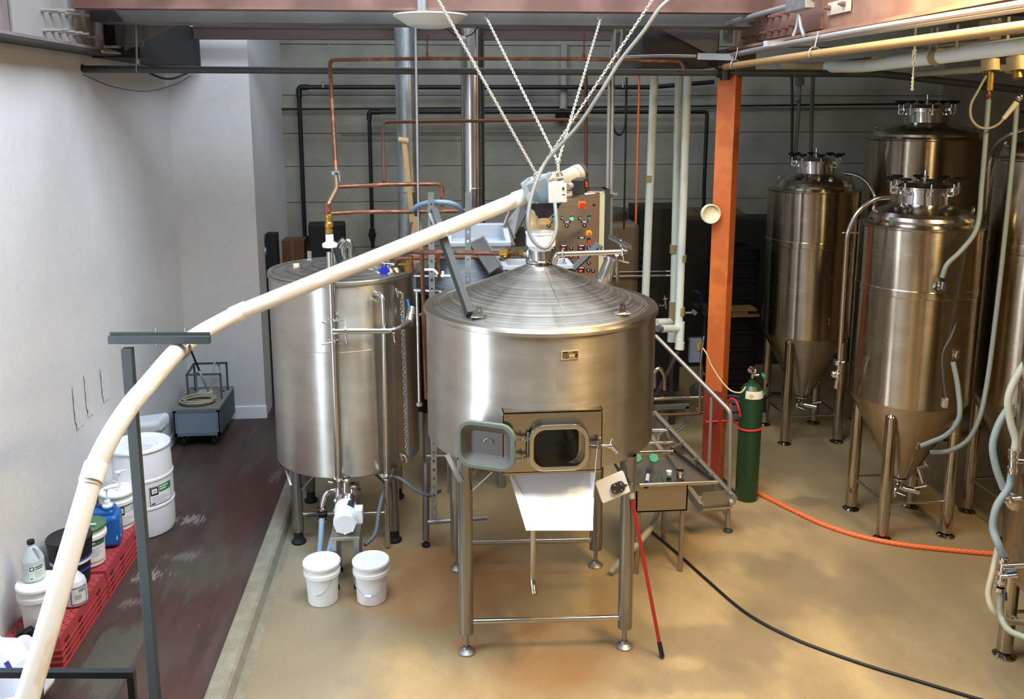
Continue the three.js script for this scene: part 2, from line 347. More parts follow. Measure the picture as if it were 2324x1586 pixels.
struct('ceiling', [slab([-3.45, 7.3, -14.4], [-2.4, 7.5, 2.25]), slab([4.8, 7.3, -14.4], [8.6, 7.5, 2.25]), slab([3.0, 7.3, -9.2], [4.8, 7.5, 2.25]), slab([3.0, 7.3, -14.4], [4.8, 7.5, -10.8]), slab([-2.4, 7.3, -9.2], [3.0, 7.5, -6.8]), slab([-2.4, 7.3, -14.4], [3.0, 7.5, -10.8]), slab([-2.4, 7.3, -3.4], [3.0, 7.5, 2.25]), slab([-2.4, 7.3, -6.8], [-1.6, 7.5, -3.4]), slab([2.2, 7.3, -6.8], [3.0, 7.5, -3.4])], M.ceil);
struct('ceiling_side', slab([3.35, 5.25, -11.2], [8.5, 5.4, 1.9]), mat('#84786a', 0.9));
{
  // skylight over the brewing bay, out of the picture: its pane glows with the day
  const w = new THREE.Group(); w.name = 'window_1'; w.userData.kind = 'structure'; scene.add(w);
  const [x0, x1, z0, z1] = [-1.6, 2.2, -6.8, -3.4];
  part(w, 'pane', slab([x0, 7.5, z0], [x1, 7.52, z1]), mat('#dfe6ee', 0.6, 0, { emissive: new THREE.Color(...DAY), emissiveIntensity: 3 }));
  for (const x of [-0.65, 0.3, 1.25]) part(w, 'glazing_bar', slab([x - 0.03, 7.38, z0], [x + 0.03, 7.5, z1]), M.greySteel);
  const l = new THREE.RectAreaLight(new THREE.Color(...DAY), SKYLIGHT_POWER, x1 - x0, z1 - z0); l.position.set((x0 + x1) / 2, 7.37, (z0 + z1) / 2); l.rotation.x = -Math.PI / 2; l.castShadow = true; scene.add(l);
}
{
  const w = new THREE.Group(); w.name = 'added_window_3'; w.userData.kind = 'structure'; scene.add(w);   // added unseen skylight strip that brightens the back bay
  const [x0, x1, z0, z1] = [-2.4, 4.8, -10.8, -9.2];
  part(w, 'pane', slab([x0, 7.5, z0], [x1, 7.52, z1]), mat('#dfe6ee', 0.6, 0, { emissive: new THREE.Color(...DAY), emissiveIntensity: 2 }));
  const l = new THREE.RectAreaLight(new THREE.Color(...DAY), BACK_POWER, x1 - x0, z1 - z0); l.position.set((x0 + x1) / 2, 7.37, (z0 + z1) / 2); l.rotation.x = -Math.PI / 2; l.castShadow = true; scene.add(l);
}
{
  // added glowing pane standing in for bright unseen wall, mirrored in the fermenters
  const w = new THREE.Group(); w.name = 'added_window_2'; w.userData.kind = 'structure'; scene.add(w);
  const [z0, z1, y0, y1] = [-4.9, -4.1, 0.3, 4.3];
  part(w, 'pane', slab([-3.2, y0, z0], [-3.19, y1, z1]), mat('#dfe6ee', 0.6, 0, { emissive: new THREE.Color(...DAY), emissiveIntensity: 13 }));
  for (const z of [z0, (z0 + z1) / 2, z1]) part(w, 'added_pane_frame', slab([-3.2, y0 - 0.05, z - 0.04], [-3.13, y1 + 0.05, z + 0.04]), M.white);
  for (const y of [y0, y1]) part(w, 'added_pane_frame', slab([-3.2, y - 0.04, z0], [-3.13, y + 0.04, z1]), M.white);
  const l = new THREE.RectAreaLight(new THREE.Color(...DAY), SIDE_POWER, z1 - z0, y1 - y0); l.position.set(-3.12, (y0 + y1) / 2, (z0 + z1) / 2); l.rotation.y = -Math.PI / 2; l.castShadow = true; scene.add(l);
}
// ---------- mash tun ----------
{
  const cx = 0.858, cz = -6.7, R = 0.895, YB = 1.55, YT = 2.585;
  const t = thing('mash_tun', 'large steel mash tun with cone lid and open square manway, standing on four legs', 'tank');
  const at = (a, r, y) => [cx + Math.sin(a) * r, y, cz + Math.cos(a) * r];
  // the shell is open where the manway frame is let in
  part(t, 'shell', [lathe([[0.06, YB - 0.06], [0.5, YB - 0.04], [R - 0.05, YB - 0.012], [R - 0.012, YB]], 128, [cx, 0, cz]), lathe([[R - 0.012, YB], [R, YB + 0.012], [R, 2.02]], 112, [cx, 0, cz], 0.374, Math.PI * 2 - 0.804), lathe([[R, 2.02], [R, YT - 0.03]], 128, [cx, 0, cz])], M.steel);
  part(t, 'rim', lathe([[R - 0.002, YT - 0.045], [R + 0.016, YT - 0.035], [R + 0.02, YT - 0.015], [R + 0.012, YT + 0.002], [R - 0.02, YT + 0.006], [R - 0.05, YT + 0.002], [R - 0.055, YT - 0.006]], 128, [cx, 0, cz]), M.steel);
  part(t, 'lid', lathe([[R - 0.052, YT - 0.004], [R - 0.06, YT + 0.01], [R - 0.1, YT + 0.026], [0.4, YT + 0.178], [0.14, YT + 0.288], [0.085, YT + 0.322]], 128, [cx, 0, cz]), M.steelFlat);
  // raised seam of the lid
  for (const a of [0.12, 2.2, 4.3]) part(t, 'lid_seam', bar(at(a, R - 0.1, YT + 0.0265), at(a, 0.11, YT + 0.303), 0.005, 0.003), M.polish);
  part(t, 'neck', lathe([[0.115, YT + 0.3], [0.115, YT + 0.318], [0.078, YT + 0.322], [0.078, YT + 0.42], [0.082, YT + 0.43], [0.07, YT + 0.43], [0.07, YT + 0.34]], 40, [cx, 0, cz]), M.tube);
  part(t, 'neck_clamp', lathe([[0.1, YT + 0.318], [0.118, YT + 0.325], [0.118, YT + 0.34], [0.1, YT + 0.347], [0.08, YT + 0.347]], 40, [cx, 0, cz]), M.chrome);
  // lifting brackets on the lid
  for (const p of [[-0.72, 1], [0.73, -1]]) {
    const a = p[0], b = at(a, 0.78, YT + 0.045);
    const q = part(t, 'lid_bracket', [xf(box(0.11, 0.006, 0.05, [0, 0, 0]), b, [0.25, a + p[1] * 0.5, 0]), xf(extrude([[-0.03, 0], [0.03, 0], [0.02, 0.07], [-0.02, 0.07]], 0.006, [circlePath(0, 0.04, 0.01)]), b, [0, a + p[1] * 0.5, 0])], M.tube);
  }
  // steel brace from the lid bracket up to the grain auger
  // manway: flat frame let into the shell, deep collar, hinged door, latch
  const fz = -5.795, x0 = 0.485, x1 = 1.185, y0 = 1.57, y1 = 2.02;
  const sh = rrect(x1 - x0, y1 - y0, 0.012); sh.holes.push(rrect(0.37, 0.285, 0.09, THREE.Path));
  const fr = extrude(sh, 0.006).translate((x0 + x1) / 2, (y0 + y1) / 2 - 0.015, fz - 0.006);
  part(t, 'manway_frame', [fr, slab([x0, y0, fz - 0.12], [x0 + 0.006, y1, fz]), slab([x1 - 0.006, y0, fz - 0.12], [x1, y1, fz]), slab([x0, y1 - 0.006, fz - 0.1], [x1, y1, fz]), slab([x0, y0, fz - 0.1], [x1, y0 + 0.006, fz])], mat('#b3aca1', 0.45, 1, { roughnessMap: rep(texBrush, 2) }));
  const mx = 0.872, my = 1.772;
  const coll = rrect(0.41, 0.325, 0.105); coll.holes.push(rrect(0.365, 0.28, 0.088, THREE.Path));
  part(t, 'manway_collar', extrude(coll, 0.095, [], 0.006).translate(mx, my, fz - 0.03), M.polish);
  const well = rrect(0.385, 0.3, 0.1); well.holes.push(rrect(0.37, 0.285, 0.09, THREE.Path));
  part(t, 'manway_well', [extrude(well, 0.38).translate(mx, my, fz - 0.4), slab([mx - 0.25, my - 0.2, fz - 0.42], [mx + 0.25, my + 0.2, fz - 0.4])], M.dullBrushed ??= mat('#8f8c86', 0.42, 0.75, { roughnessMap: rep(texBrush, 1) }));
  const door = new THREE.Group(); door.name = numbered('door'); t.add(door);
  {
    const f = (g) => { g = merge(g); g.applyMatrix4(new THREE.Matrix4().makeRotationY(-0.42).setPosition(0.368, 1.778, fz - 0.005)); return g; };
    const ring = rrect(0.42, 0.335, 0.1); ring.holes.push(rrect(0.38, 0.295, 0.083, THREE.Path));
    const cup = []; // dished inside face: sloping walls and a flat back
    const o = [], i2 = []; const so = rrect(0.37, 0.285, 0.078).getPoints(8), si = rrect(0.26, 0.165, 0.03).getPoints(8);
    for (let k = 0; k + 1 < so.length; k++) cup.push(quad([so[k].x, so[k].y, 0], [so[k + 1].x, so[k + 1].y, 0], [si[k + 1].x, si[k + 1].y, -0.05], [si[k].x, si[k].y, -0.05]));
    cup.push(xf(new THREE.ShapeGeometry(rrect(0.26, 0.165, 0.03)), [0, 0, -0.05]));
    const om = new THREE.Mesh(f(cup), mat('#77756f', 0.55, 0.7)); om.name = 'door_panel'; door.add(om);
    const gk = new THREE.Mesh(f([extrude(ring, 0.02, [], 0.006).translate(0, 0, -0.01)]), mat('#6d766a', 0.6)); gk.name = 'door_gasket'; gk.userData.label = 'grey-green rubber gasket'; door.add(gk);
    const hn = new THREE.Mesh(f([xf(new THREE.TorusGeometry(0.035, 0.004, 8, 20, Math.PI), [0.0, 0.0, -0.047])]), M.tube); hn.name = 'door_boss'; door.add(hn);
    const tab = new THREE.Mesh(f([slab([-0.235, -0.02, -0.03], [-0.205, 0.02, -0.015])]), M.tube); tab.name = 'latch_tab'; door.add(tab);
  }
  for (const y of [1.705, 1.84]) each(t, 'hinge', [bar([0.56, y, fz + 0.085], [0.62, y - 0.008, fz + 0.06], 0.03, 0.014), bar([0.615, y - 0.008, fz + 0.06], [0.675, y, fz + 0.035], 0.03, 0.014), rod([0.615, y - 0.022, fz + 0.062], [0.615, y + 0.02, fz + 0.062], 0.009)], M.tube);
  part(t, 'hinge_pin', rod([0.655, 1.66, fz + 0.03], [0.655, 1.88, fz + 0.03], 0.008), M.tube);
  part(t, 'latch', [bar([1.07, 1.79, fz + 0.02], [1.17, 1.795, fz + 0.07], 0.03, 0.012), bar([1.075, 1.755, fz + 0.02], [1.17, 1.762, fz + 0.07], 0.026, 0.012), rod([1.09, 1.775, fz + 0.03], [1.235, 1.778, fz + 0.08], 0.009), rod([1.145, 1.745, fz + 0.06], [1.145, 1.81, fz + 0.06], 0.012)], M.chrome);
  part(t, 'latch_handle', [rod([1.225, 1.778, fz + 0.075], [1.275, 1.73, fz + 0.1], 0.008), rod([1.225, 1.778, fz + 0.075], [1.245, 1.83, fz + 0.07], 0.008), cyl(0.016, 0.016, 0.03, [1.222, 1.777, fz + 0.076], [0, 0, Math.PI / 2], 14)], M.chrome);
  part(t, 'nameplate', uvFit(box(0.125, 0.06, 0.004, at(0.105, R + 0.004, 2.415), [0, 0.105, 0]), [0.125, 0.06]), [mat('#ffffff', 0.45, 0.1, { map: canvasTexture(256, 128, (c, w, h) => {
    c.fillStyle = '#e6d6b4'; c.fillRect(0, 0, w, h); c.fillStyle = '#8f774f'; c.fillRect(8, 8, w - 16, h - 16); c.fillStyle = '#2a2420';
    c.fillRect(24, 14, 70, 20); c.fillRect(160, 14, 74, 18); c.fillRect(40, 28, 22, 10);
    c.lineWidth = 12; c.strokeStyle = '#2a2420'; c.beginPath(); c.arc(74, 66, 38, -0.4, Math.PI * 1.15); c.stroke(); c.beginPath(); c.arc(74, 60, 14, 0, 7); c.fill(); c.fillStyle = '#cdb387'; c.fillRect(112, 52, 84, 46); c.fillStyle = '#2a2420'; c.fillRect(200, 48, 34, 44); c.fillRect(206, 98, 24, 14);
  }) })][0]);
  // legs with levelling feet, gussets and stretchers
  const L = [[0.23, -6.1], [1.445, -6.06], [0.2, -7.34], [1.45, -7.28]];
  for (const [x, z] of L) {
    const leg = part(t, 'leg', lathe([[0.02, 0.17], [0.056, 0.17], [0.056, YB + 0.02]], 28, [x, 0, z]), M.dullBrushed ??= mat('#8f8c86', 0.42, 0.75, { roughnessMap: rep(texBrush, 1) }));
    part(leg, 'levelling_foot', [lathe([[0.018, 0.05], [0.018, 0.18]], 14, [x, 0, z]), lathe([[0.002, 0.0], [0.062, 0.0], [0.066, 0.012], [0.055, 0.022], [0.03, 0.036], [0.024, 0.055]], 28, [x, 0, z])], M.dullSteel);
    const d = [cx - x, cz - z], k = Math.hypot(...d), ux = d[0] / k, uz = d[1] / k;
    part(leg, 'gusset', bar([x + ux * 0.04, YB - 0.2, z + uz * 0.04], [x + ux * 0.2, YB - 0.02, z + uz * 0.2], 0.03, 0.012), M.dullSteel);
  }
  each(t, 'gusset', [bar([0.2, 1.42, -6.02], [0.1, 1.58, -6.15], 0.04, 0.01), bar([0.29, 1.33, -6.08], [0.43, 1.5, -6.0], 0.035, 0.01)], M.dullSteel);
  part(t, 'stretcher', rod([0.28, 0.255, -6.1], [1.395, 0.25, -6.06], 0.021, 16), M.tube);
  part(t, 'stretcher', rod([0.25, 0.25, -7.34], [1.4, 0.25, -7.28], 0.021, 16), M.tube);
  part(t, 'drain_pipe', pipe([[0.79, 1.5, -6.55], [0.785, 0.33, -6.52], [0.79, 0.25, -6.44]], 0.024, 0.06, 14), M.tube);
  // spray arm: from the neck over to the right and back down beside the manhole stub
  part(t, 'spray_pipe', pipe([[0.943, 2.926, -6.55], [0.949, 3.003, -6.5], [1.499, 3.015, -6.5], [1.567, 3.011, -6.75], [1.529, 3.012, -7.3]], 0.021, 0.06, 16), M.tube);
  for (const p of [[0.999, 3.005, -6.5], [1.455, 3.015, -6.5], [1.546, 3.008, -6.98]]) part(t, 'pipe_clamp', [xf(new THREE.TorusGeometry(0.027, 0.009, 8, 20), p, [0, Math.PI / 2, 0]), rod(add(p, [0, -0.01, 0.02]), add(p, [0.01, -0.06, 0.03]), 0.006)], M.chrome);
  { // steam stub leaning out of the lid
    const a = [1.401, 2.691, -6.95], b = [1.481, 2.887, -6.95];
    part(t, 'vent_stub', [rod(a, b, 0.062, 28), rod(a, lerp3(a, b, 0.1), 0.085, 28), rod(lerp3(a, b, 0.93), lerp3(a, b, 1.02), 0.088, 28)], M.tube);
    each(t, 'vent_clamp', [rod(lerp3(a, b, 0.97), add(lerp3(a, b, 0.97), [0.13, -0.03, 0.02]), 0.009), rod(add(b, [-0.09, 0.01, 0.02]), add(b, [-0.11, 0.04, 0.02]), 0.008)], M.chrome);
  }
  part(t, 'cross_pipe', [rod([1.437, 2.975, -6.6], [1.515, 2.67, -6.9], 0.014)], M.tube);
}
function uvFit(g, s) { g = merge([g]); const p = g.attributes.position, n = g.attributes.normal; g.computeBoundingBox(); const b = g.boundingBox, u = g.attributes.uv; for (let i = 0; i < p.count; i++) u.setXY(i, (p.getX(i) - b.min.x) / (b.max.x - b.min.x), (p.getY(i) - b.min.y) / (b.max.y - b.min.y)); return g; }

// ---------- hot liquor tank ----------
{
  const cx = -0.83, cz = -8.42, R = 0.695, YB = 0.735, YT = 2.56;
  const t = thing('liquor_tank', 'tall steel water tank with clamped pipes down its front, behind the white pump', 'tank');
  part(t, 'shell', lathe([[0.06, YB - 0.06], [0.4, YB - 0.04], [R - 0.04, YB - 0.01], [R - 0.01, YB], [R, YB + 0.01], [R, 1.93], [R + 0.002, 1.934], [R, 1.938], [R, YT]], 128, [cx, 0, cz]), M.steel);
  part(t, 'lid', lathe([[R + 0.004, YT - 0.03], [R + 0.012, YT - 0.024], [R + 0.012, YT - 0.006], [R + 0.004, YT], [R + 0.01, YT + 0.008], [R + 0.006, YT + 0.018], [R - 0.02, YT + 0.022], [R - 0.06, YT + 0.012], [0.3, YT + 0.06], [0.01, YT + 0.075]], 128, [cx, 0, cz]), M.steelFlat);
  part(t, 'manway_collar', lathe([[0.27, YT + 0.0], [0.25, YT + 0.06], [0.25, YT + 0.12], [0.27, YT + 0.125], [0.27, YT + 0.15], [0.2, YT + 0.165], [0.01, YT + 0.18]], 48, [-0.44, 0, -8.36]), M.polish);
  each(t, 'lifting_lug', [box(0.07, 0.05, 0.03, [-1.27, YT + 0.05, -8.4], [0, 0.5, 0], 0.01), slab([-1.235, YT, -8.97], [-1.195, YT + 0.1, -8.95])], M.tube);
  for (const [x, z] of [[-1.29, -7.97], [-0.38, -7.92], [-1.29, -8.87], [-0.38, -8.87]]) {
    const leg = part(t, 'leg', lathe([[0.02, 0.12], [0.052, 0.12], [0.052, YB + 0.03]], 24, [x, 0, z]), M.dullBrushed);
    part(leg, 'levelling_foot', [lathe([[0.002, 0.0], [0.066, 0.0], [0.07, 0.02], [0.055, 0.035], [0.045, 0.05], [0.045, 0.13]], 24, [x, 0, z])], M.rubber);
  }
  each(t, 'gusset', [bar([-1.24, 0.55, -7.97], [-1.08, 0.72, -7.97], 0.06, 0.01), bar([-0.43, 0.55, -7.93], [-0.57, 0.7, -7.93], 0.05, 0.01), bar([-1.33, 0.6, -7.93], [-1.42, 0.78, -8.1], 0.03, 0.01)], M.dullSteel);
  part(t, 'stretcher', rod([-1.25, 0.29, -7.97], [-0.42, 0.29, -7.92], 0.016), M.tube);
  part(t, 'stretcher', rod([-1.25, 0.29, -8.87], [-0.42, 0.29, -8.87], 0.016), M.tube);
  // riser in front of the shell
  part(t, 'riser_pipe', pipe([[-0.862, 2.86, -7.66], [-0.86, 0.66, -7.66], [-0.86, 0.56, -7.6]], 0.031, 0.05, 18), M.tube);
  const cl = (p, dx, dz = 0) => part(t, 'pipe_clamp', [lathe([[0.03, -0.016], [0.045, -0.012], [0.045, 0.012], [0.03, 0.016]], 20, p), rod(add(p, [0, 0, 0.045]), add(p, [dx, dx * 0.12, 0.06 + dz]), 0.007), rod(add(p, [-dx * 0.5, -0.01, 0.05]), add(p, [-dx * 0.9, 0, 0.05]), 0.008)], M.chrome);
  cl([-0.862, 2.62, -7.66], 0.07); cl([-0.86, 2.25, -7.66], 0.1); cl([-0.86, 2.06, -7.66], -0.1); cl([-0.86, 0.76, -7.66], 0.1); cl([-0.86, 0.5, -7.62], 0.06);
  part(t, 'cross_pipe', pipe([[-0.86, 2.155, -7.64], [-0.31, 2.14, -7.66], [-0.2, 2.17, -7.86]], 0.027, 0.08, 16), M.tube);
  for (const p of [[-0.75, 2.152, -7.643], [-0.33, 2.14, -7.662]]) part(t, 'pipe_clamp', [xf(lathe([[0.03, -0.014], [0.042, -0.011], [0.042, 0.011], [0.03, 0.014]], 20), p, [0, 0, Math.PI / 2]), rod(add(p, [0, -0.03, 0.03]), add(p, [0.01, -0.1, 0.03]), 0.007)], M.chrome);
  part(t, 'elbow_valve', [rod([-0.2, 2.14, -7.88], [-0.17, 2.27, -7.98], 0.045, 20), lathe([[0.03, -0.02], [0.055, -0.015], [0.055, 0.015], [0.03, 0.02]], 22, [-0.18, 2.22, -7.95]), rod([-0.12, 2.2, -7.95], [-0.06, 2.22, -8.0], 0.012)], M.tube);
  part(t, 'overflow_pipe', pipe([[-0.5, 2.45, -7.82], [-0.42, 2.45, -7.72], [-0.415, 2.2, -7.71], [-0.44, 0.02, -7.78]], 0.024, 0.12, 16), M.tube);
  part(t, 'pipe_clamp', [lathe([[0.026, -0.03], [0.05, -0.022], [0.05, -0.005], [0.028, 0], [0.05, 0.005], [0.05, 0.022], [0.026, 0.03]], 20, [-0.434, 0.73, -7.76]), rod([-0.49, 0.76, -7.74], [-0.46, 0.73, -7.72], 0.007), rod([-0.38, 0.76, -7.74], [-0.4, 0.73, -7.72], 0.007)], M.chrome);
  part(t, 'pipe_clamp', rod([-0.53, 2.42, -7.76], [-0.47, 2.4, -7.7], 0.009), M.chrome);
  // sight tube with its knotted guard
  const sx = -0.25, sz = -7.93;
  part(t, 'sight_tube', rod([sx + 0.015, 0.86, sz], [sx, 2.42, sz], 0.011), mat('#b9c4c4', 0.15, 0, { transmission: 0.5, thickness: 0 }));
  const knots = []; for (let i = 0; i < 84; i++) { const k = i / 83, a = i * 1.9; knots.push(xf(new THREE.TorusGeometry(0.012, 0.0038, 5, 8), [sx + 0.015 * (1 - k) - 0.014 + 0.006 * Math.sin(a), 0.9 + k * 1.46, sz + 0.01], [0.4, a, 0.5])); }
  part(t, 'sight_guard', knots, M.tube);
  for (const [y, b] of [[2.42, '#3f8fd0'], [0.84, '#1e4f86']]) {
    const f = part(t, 'sight_valve', [rod([sx - 0.09, y + 0.02, sz - 0.06], [sx, y, sz], 0.016), cyl(0.02, 0.02, 0.05, [sx, y - 0.02, sz], [0, 0, 0], 14), rod([sx - 0.06, y + 0.05, sz], [sx - 0.04, y - 0.03, sz + 0.02], 0.01)], M.chrome);
    part(f, 'lever', box(0.02, 0.08, 0.012, [sx + 0.05, y > 1 ? y - 0.09 : y + 0.05, sz + 0.03], [0, 0, 0.2], 0.005), mat(b, 0.4), 'blue plastic lever');
  }
  // knob and bar on the manway lid
  const kb = [-0.52, YT + 0.03, -7.83];
  part(t, 'clamp_bar', [rod([-0.458, 2.675, -8.1], [-0.329, 2.66, -8.1], 0.011), rod([-0.417, 2.674, -8.1], [-0.419, 2.612, -8.1], 0.012)], M.chrome);
  const star = new THREE.Shape(); for (let i = 0; i < 48; i++) { const a = (i / 48) * Math.PI * 2, r = 0.037 + 0.008 * Math.cos(a * 6); i ? star.lineTo(Math.cos(a) * r, Math.sin(a) * r) : star.moveTo(r, 0); }
  part(t, 'star_knob', xf(extrude(star, 0.035, [], 0.004), [-0.42, 2.607, -8.08]), mat('#1a28b8', 0.35), 'bright blue star knob');
  // swan neck and insulated valve stack on top
  part(t, 'vent_pipe', pipe([[-0.845, 2.606, -8.7], [-0.841, 2.738, -8.7], [-0.8, 2.803, -8.7], [-0.772, 2.737, -8.7], [-0.776, 2.605, -8.7]], 0.034, 0.06, 18), M.tube);
  part(t, 'stub_pipe', [rod([-0.884, 2.762, -8.5], [-0.815, 2.842, -8.5], 0.032, 20), rod([-0.9, 2.555, -8.5], [-0.921, 2.805, -8.5], 0.03, 16)], M.tube);
  part(t, 'valve_handle', [rod([-0.853, 2.649, -8.4], [-0.909, 2.837, -8.4], 0.032, 14)], mat('#232a2e', 0.6));
}

// ---------- fermenters ----------
function fermenter(name, label, cx, cz, R, h, YT, YB, YC, o = {}) {
  const t = thing(name, label, 'tank', 'cone-bottomed steel fermenters');
  const at = (a, r, y) => [cx + Math.sin(a) * r, y, cz + Math.cos(a) * r], S = o.s ?? 1, n = 96;
  const front = Math.atan2(-cx, -cz);       // bearing back to the camera side
  const Rs = R - 0.012;
  part(t, 'shell', lathe([[Rs, YB], [Rs, YB + (YT - YB) * 0.62], [Rs + 0.004, YB + (YT - YB) * 0.625], [Rs + 0.004, YB + (YT - YB) * 0.66], [Rs, YB + (YT - YB) * 0.665], [Rs, YT - 0.02], [R, YT - 0.008], [R, YT]], n, [cx, 0, cz]), M.tankSteel);
  part(t, 'jacket_ledge', lathe([[R, YT], [R - 0.02, YT + 0.004], [R - 0.085, YT + 0.012], [R - 0.095, YT + 0.03]], n, [cx, 0, cz]), M.tankSteel);
  const d = R - 0.095, hN = 0.215 * S;
  part(t, 'dome', lathe([[d, YT + 0.01], [d + 0.004, YT + 0.055], [d - 0.012, YT + 0.085], [d * 0.9, YT + 0.118], [d * 0.72, YT + 0.155], [0.26 * S, YT + 0.185], [0.235 * S, YT + 0.19]], n, [cx, 0, cz]), M.steelDome ??= mat('#ffffff', 0.5, 1, { map: rep(texBrushCol, 1), roughnessMap: rep(texBrush, 1) }));
  const nk = [cx, YT + 0.18, cz];
  part(t, 'neck', lathe([[0.235 * S, 0], [0.225 * S, 0.012], [0.222 * S, 0.12 * S], [0.25 * S, 0.125 * S], [0.25 * S, 0.145 * S]], 64, nk), M.chrome);
  const lid = part(t, 'manway_lid', lathe([[0.252 * S, 0.148 * S], [0.252 * S, 0.162 * S], [0.235 * S, 0.166 * S], [0.16 * S, 0.2 * S], [0.001, 0.214 * S]], 64, nk), M.polish);
  part(lid, 'lid_fitting', [rod([cx, nk[1] + 0.2 * S, cz], [cx, nk[1] + 0.31 * S, cz], 0.016, 14), lathe([[0.017, 0], [0.03, 0.004], [0.03, 0.02], [0.017, 0.024]], 16, [cx, nk[1] + 0.23 * S, cz]), rod([cx - 0.05, nk[1] + 0.25 * S, cz + 0.02], [cx + 0.03, nk[1] + 0.25 * S, cz], 0.008)], M.chrome);
  const kn = o.knobs ?? 8;
  for (let i = 0; i < kn; i++) {
    const a = front + 0.2 + (i / kn) * Math.PI * 2, p = at(a, 0.285 * S, nk[1] + 0.1 * S);
    const c = part(t, 'lid_clamp', [rod(p, add(p, [0, 0.115 * S, 0]), 0.009, 10), xf(box(0.028, 0.03, 0.085, [0, 0, 0]), add(p, [(cx - p[0]) * 0.1, 0.05 * S, (cz - p[2]) * 0.1]), [0, a, 0]), xf(box(0.03, 0.02, 0.06, [0, 0, 0]), at(a, 0.255 * S, nk[1] + 0.1 * S), [0, a, 0])], M.chrome);
    part(c, 'knob', lathe([[0.001, 0.02], [0.014, 0.02], [0.018, 0.035], [0.05, 0.045], [0.054, 0.056], [0.042, 0.066], [0.001, 0.068]], 14, add(p, [0, 0.085 * S, 0])), M.black, 'black plastic knob');
  }
  for (const a of [front - 1.35, front + 1.8, front + 3.4]) { const p = at(a, d - 0.03, YT + 0.13); part(t, 'lifting_eye', xf(new THREE.TorusGeometry(0.03, 0.009, 8, 20), p, [0, a, 0]), M.tube); }
  part(t, 'cone', lathe([[Rs, YB + 0.004], [Rs - 0.004, YB - 0.012], [Rs - 0.03, YB - 0.05], [0.11, YC + 0.03], [0.085, YC], [0.06, YC]], n, [cx, 0, cz]), M.tankSteel);
  part(t, 'cone_outlet', [lathe([[0.05, YC - 0.05], [0.07, YC - 0.045], [0.07, YC - 0.02], [0.05, YC - 0.015], [0.05, YC]], 24, [cx, 0, cz]), pipe([[cx, YC - 0.02, cz], [cx, YC - 0.13, cz], [cx + 0.16, YC - 0.14, cz + 0.1]], 0.03, 0.06, 14), pipe([[cx, YC - 0.06, cz], [cx - 0.1, YC - 0.1, cz + 0.1], [cx - 0.1, YC - 0.17, cz + 0.12]], 0.022, 0.04, 12)], M.chrome);
  each(t, 'outlet_handle', [rod([cx + 0.1, YC - 0.1, cz + 0.09], [cx + 0.2, YC - 0.06, cz + 0.14], 0.008), rod([cx - 0.1, YC - 0.12, cz + 0.13], [cx - 0.03, YC - 0.14, cz + 0.17], 0.008)], M.chrome);
  for (const sx of [-1, 1]) for (const sz of [-1, 1]) {
    const x = cx + sx * h, z = cz + sz * h, q = Math.hypot(h, h), top = YB - (Rs - q) * ((YB - YC) / (Rs - 0.09)) * -1;
    const yTop = YC + ((q - 0.09) / (Rs - 0.09)) * (YB - YC) + 0.08;
    const leg = part(t, 'leg', lathe([[0.02, 0.05], [0.056, 0.05], [0.056, yTop - 0.02], [0.04, yTop], [0.001, yTop + 0.004]], 24, [x, 0, z]), M.legSteel ??= mat('#b3aca0', 0.3, 1, { roughnessMap: rep(texBrush, 1) }));
    part(leg, 'levelling_foot', lathe([[0.001, 0], [0.078, 0], [0.082, 0.012], [0.06, 0.026], [0.03, 0.04], [0.025, 0.06]], 24, [x, 0, z]), M.legSteel);
  }
  const yb = 0.36;
  for (const s of [-1, 1]) { part(t, 'brace', rod([cx - h, yb, cz + s * h], [cx + h, yb, cz + s * h], 0.013), M.tube); part(t, 'brace', rod([cx + s * h, yb, cz - h], [cx + s * h, yb, cz + h], 0.013), M.tube); }
  return { t, at, front, nk, d, Rs };
}
{
  // tank beside the rear wall: lettered plate, blow-off arm
  const f = fermenter('fermenter', 'slim steel fermenter lettered FV1, beside the orange column and green gas cylinder', 4.655, -10.3, 0.55, 0.335, 3.12, 1.36, 0.52, { s: 0.98 });
  const t = f.t, p = [4.634, 1.596, -9.78];
  part(t, 'tank_plate', uvFit(box(0.13, 0.07, 0.004, p, [0, f.front + Math.PI + 0.12 + Math.PI, 0])), mat('#ffffff', 0.5, 0, { map: canvasTexture(256, 128, (c, w, h) => { c.fillStyle = '#d9d8d0'; c.fillRect(0, 0, w, h); c.fillStyle = '#16171a'; for (const x of [8, 92, 176]) c.fillRect(x, 10, 74, 108); c.fillStyle = '#e8e7df'; c.font = 'bold 96px sans-serif'; c.textAlign = 'center'; 'FV1'.split('').forEach((s, i) => c.fillText(s, 45 + i * 84, 99)); }) }));
  part(t, 'blow_off_pipe', pipe([[4.921, 3.32, -10.1], [5.031, 3.305, -10], [5.11, 3.235, -9.9], [5.167, 3.074, -9.8], [5.177, 2.946, -9.8]], 0.022, 0.12, 14), M.tube);
  part(t, 'small_plate', box(0.06, 0.012, 0.01, [4.619, 1.38, -9.8]), M.tube);
}
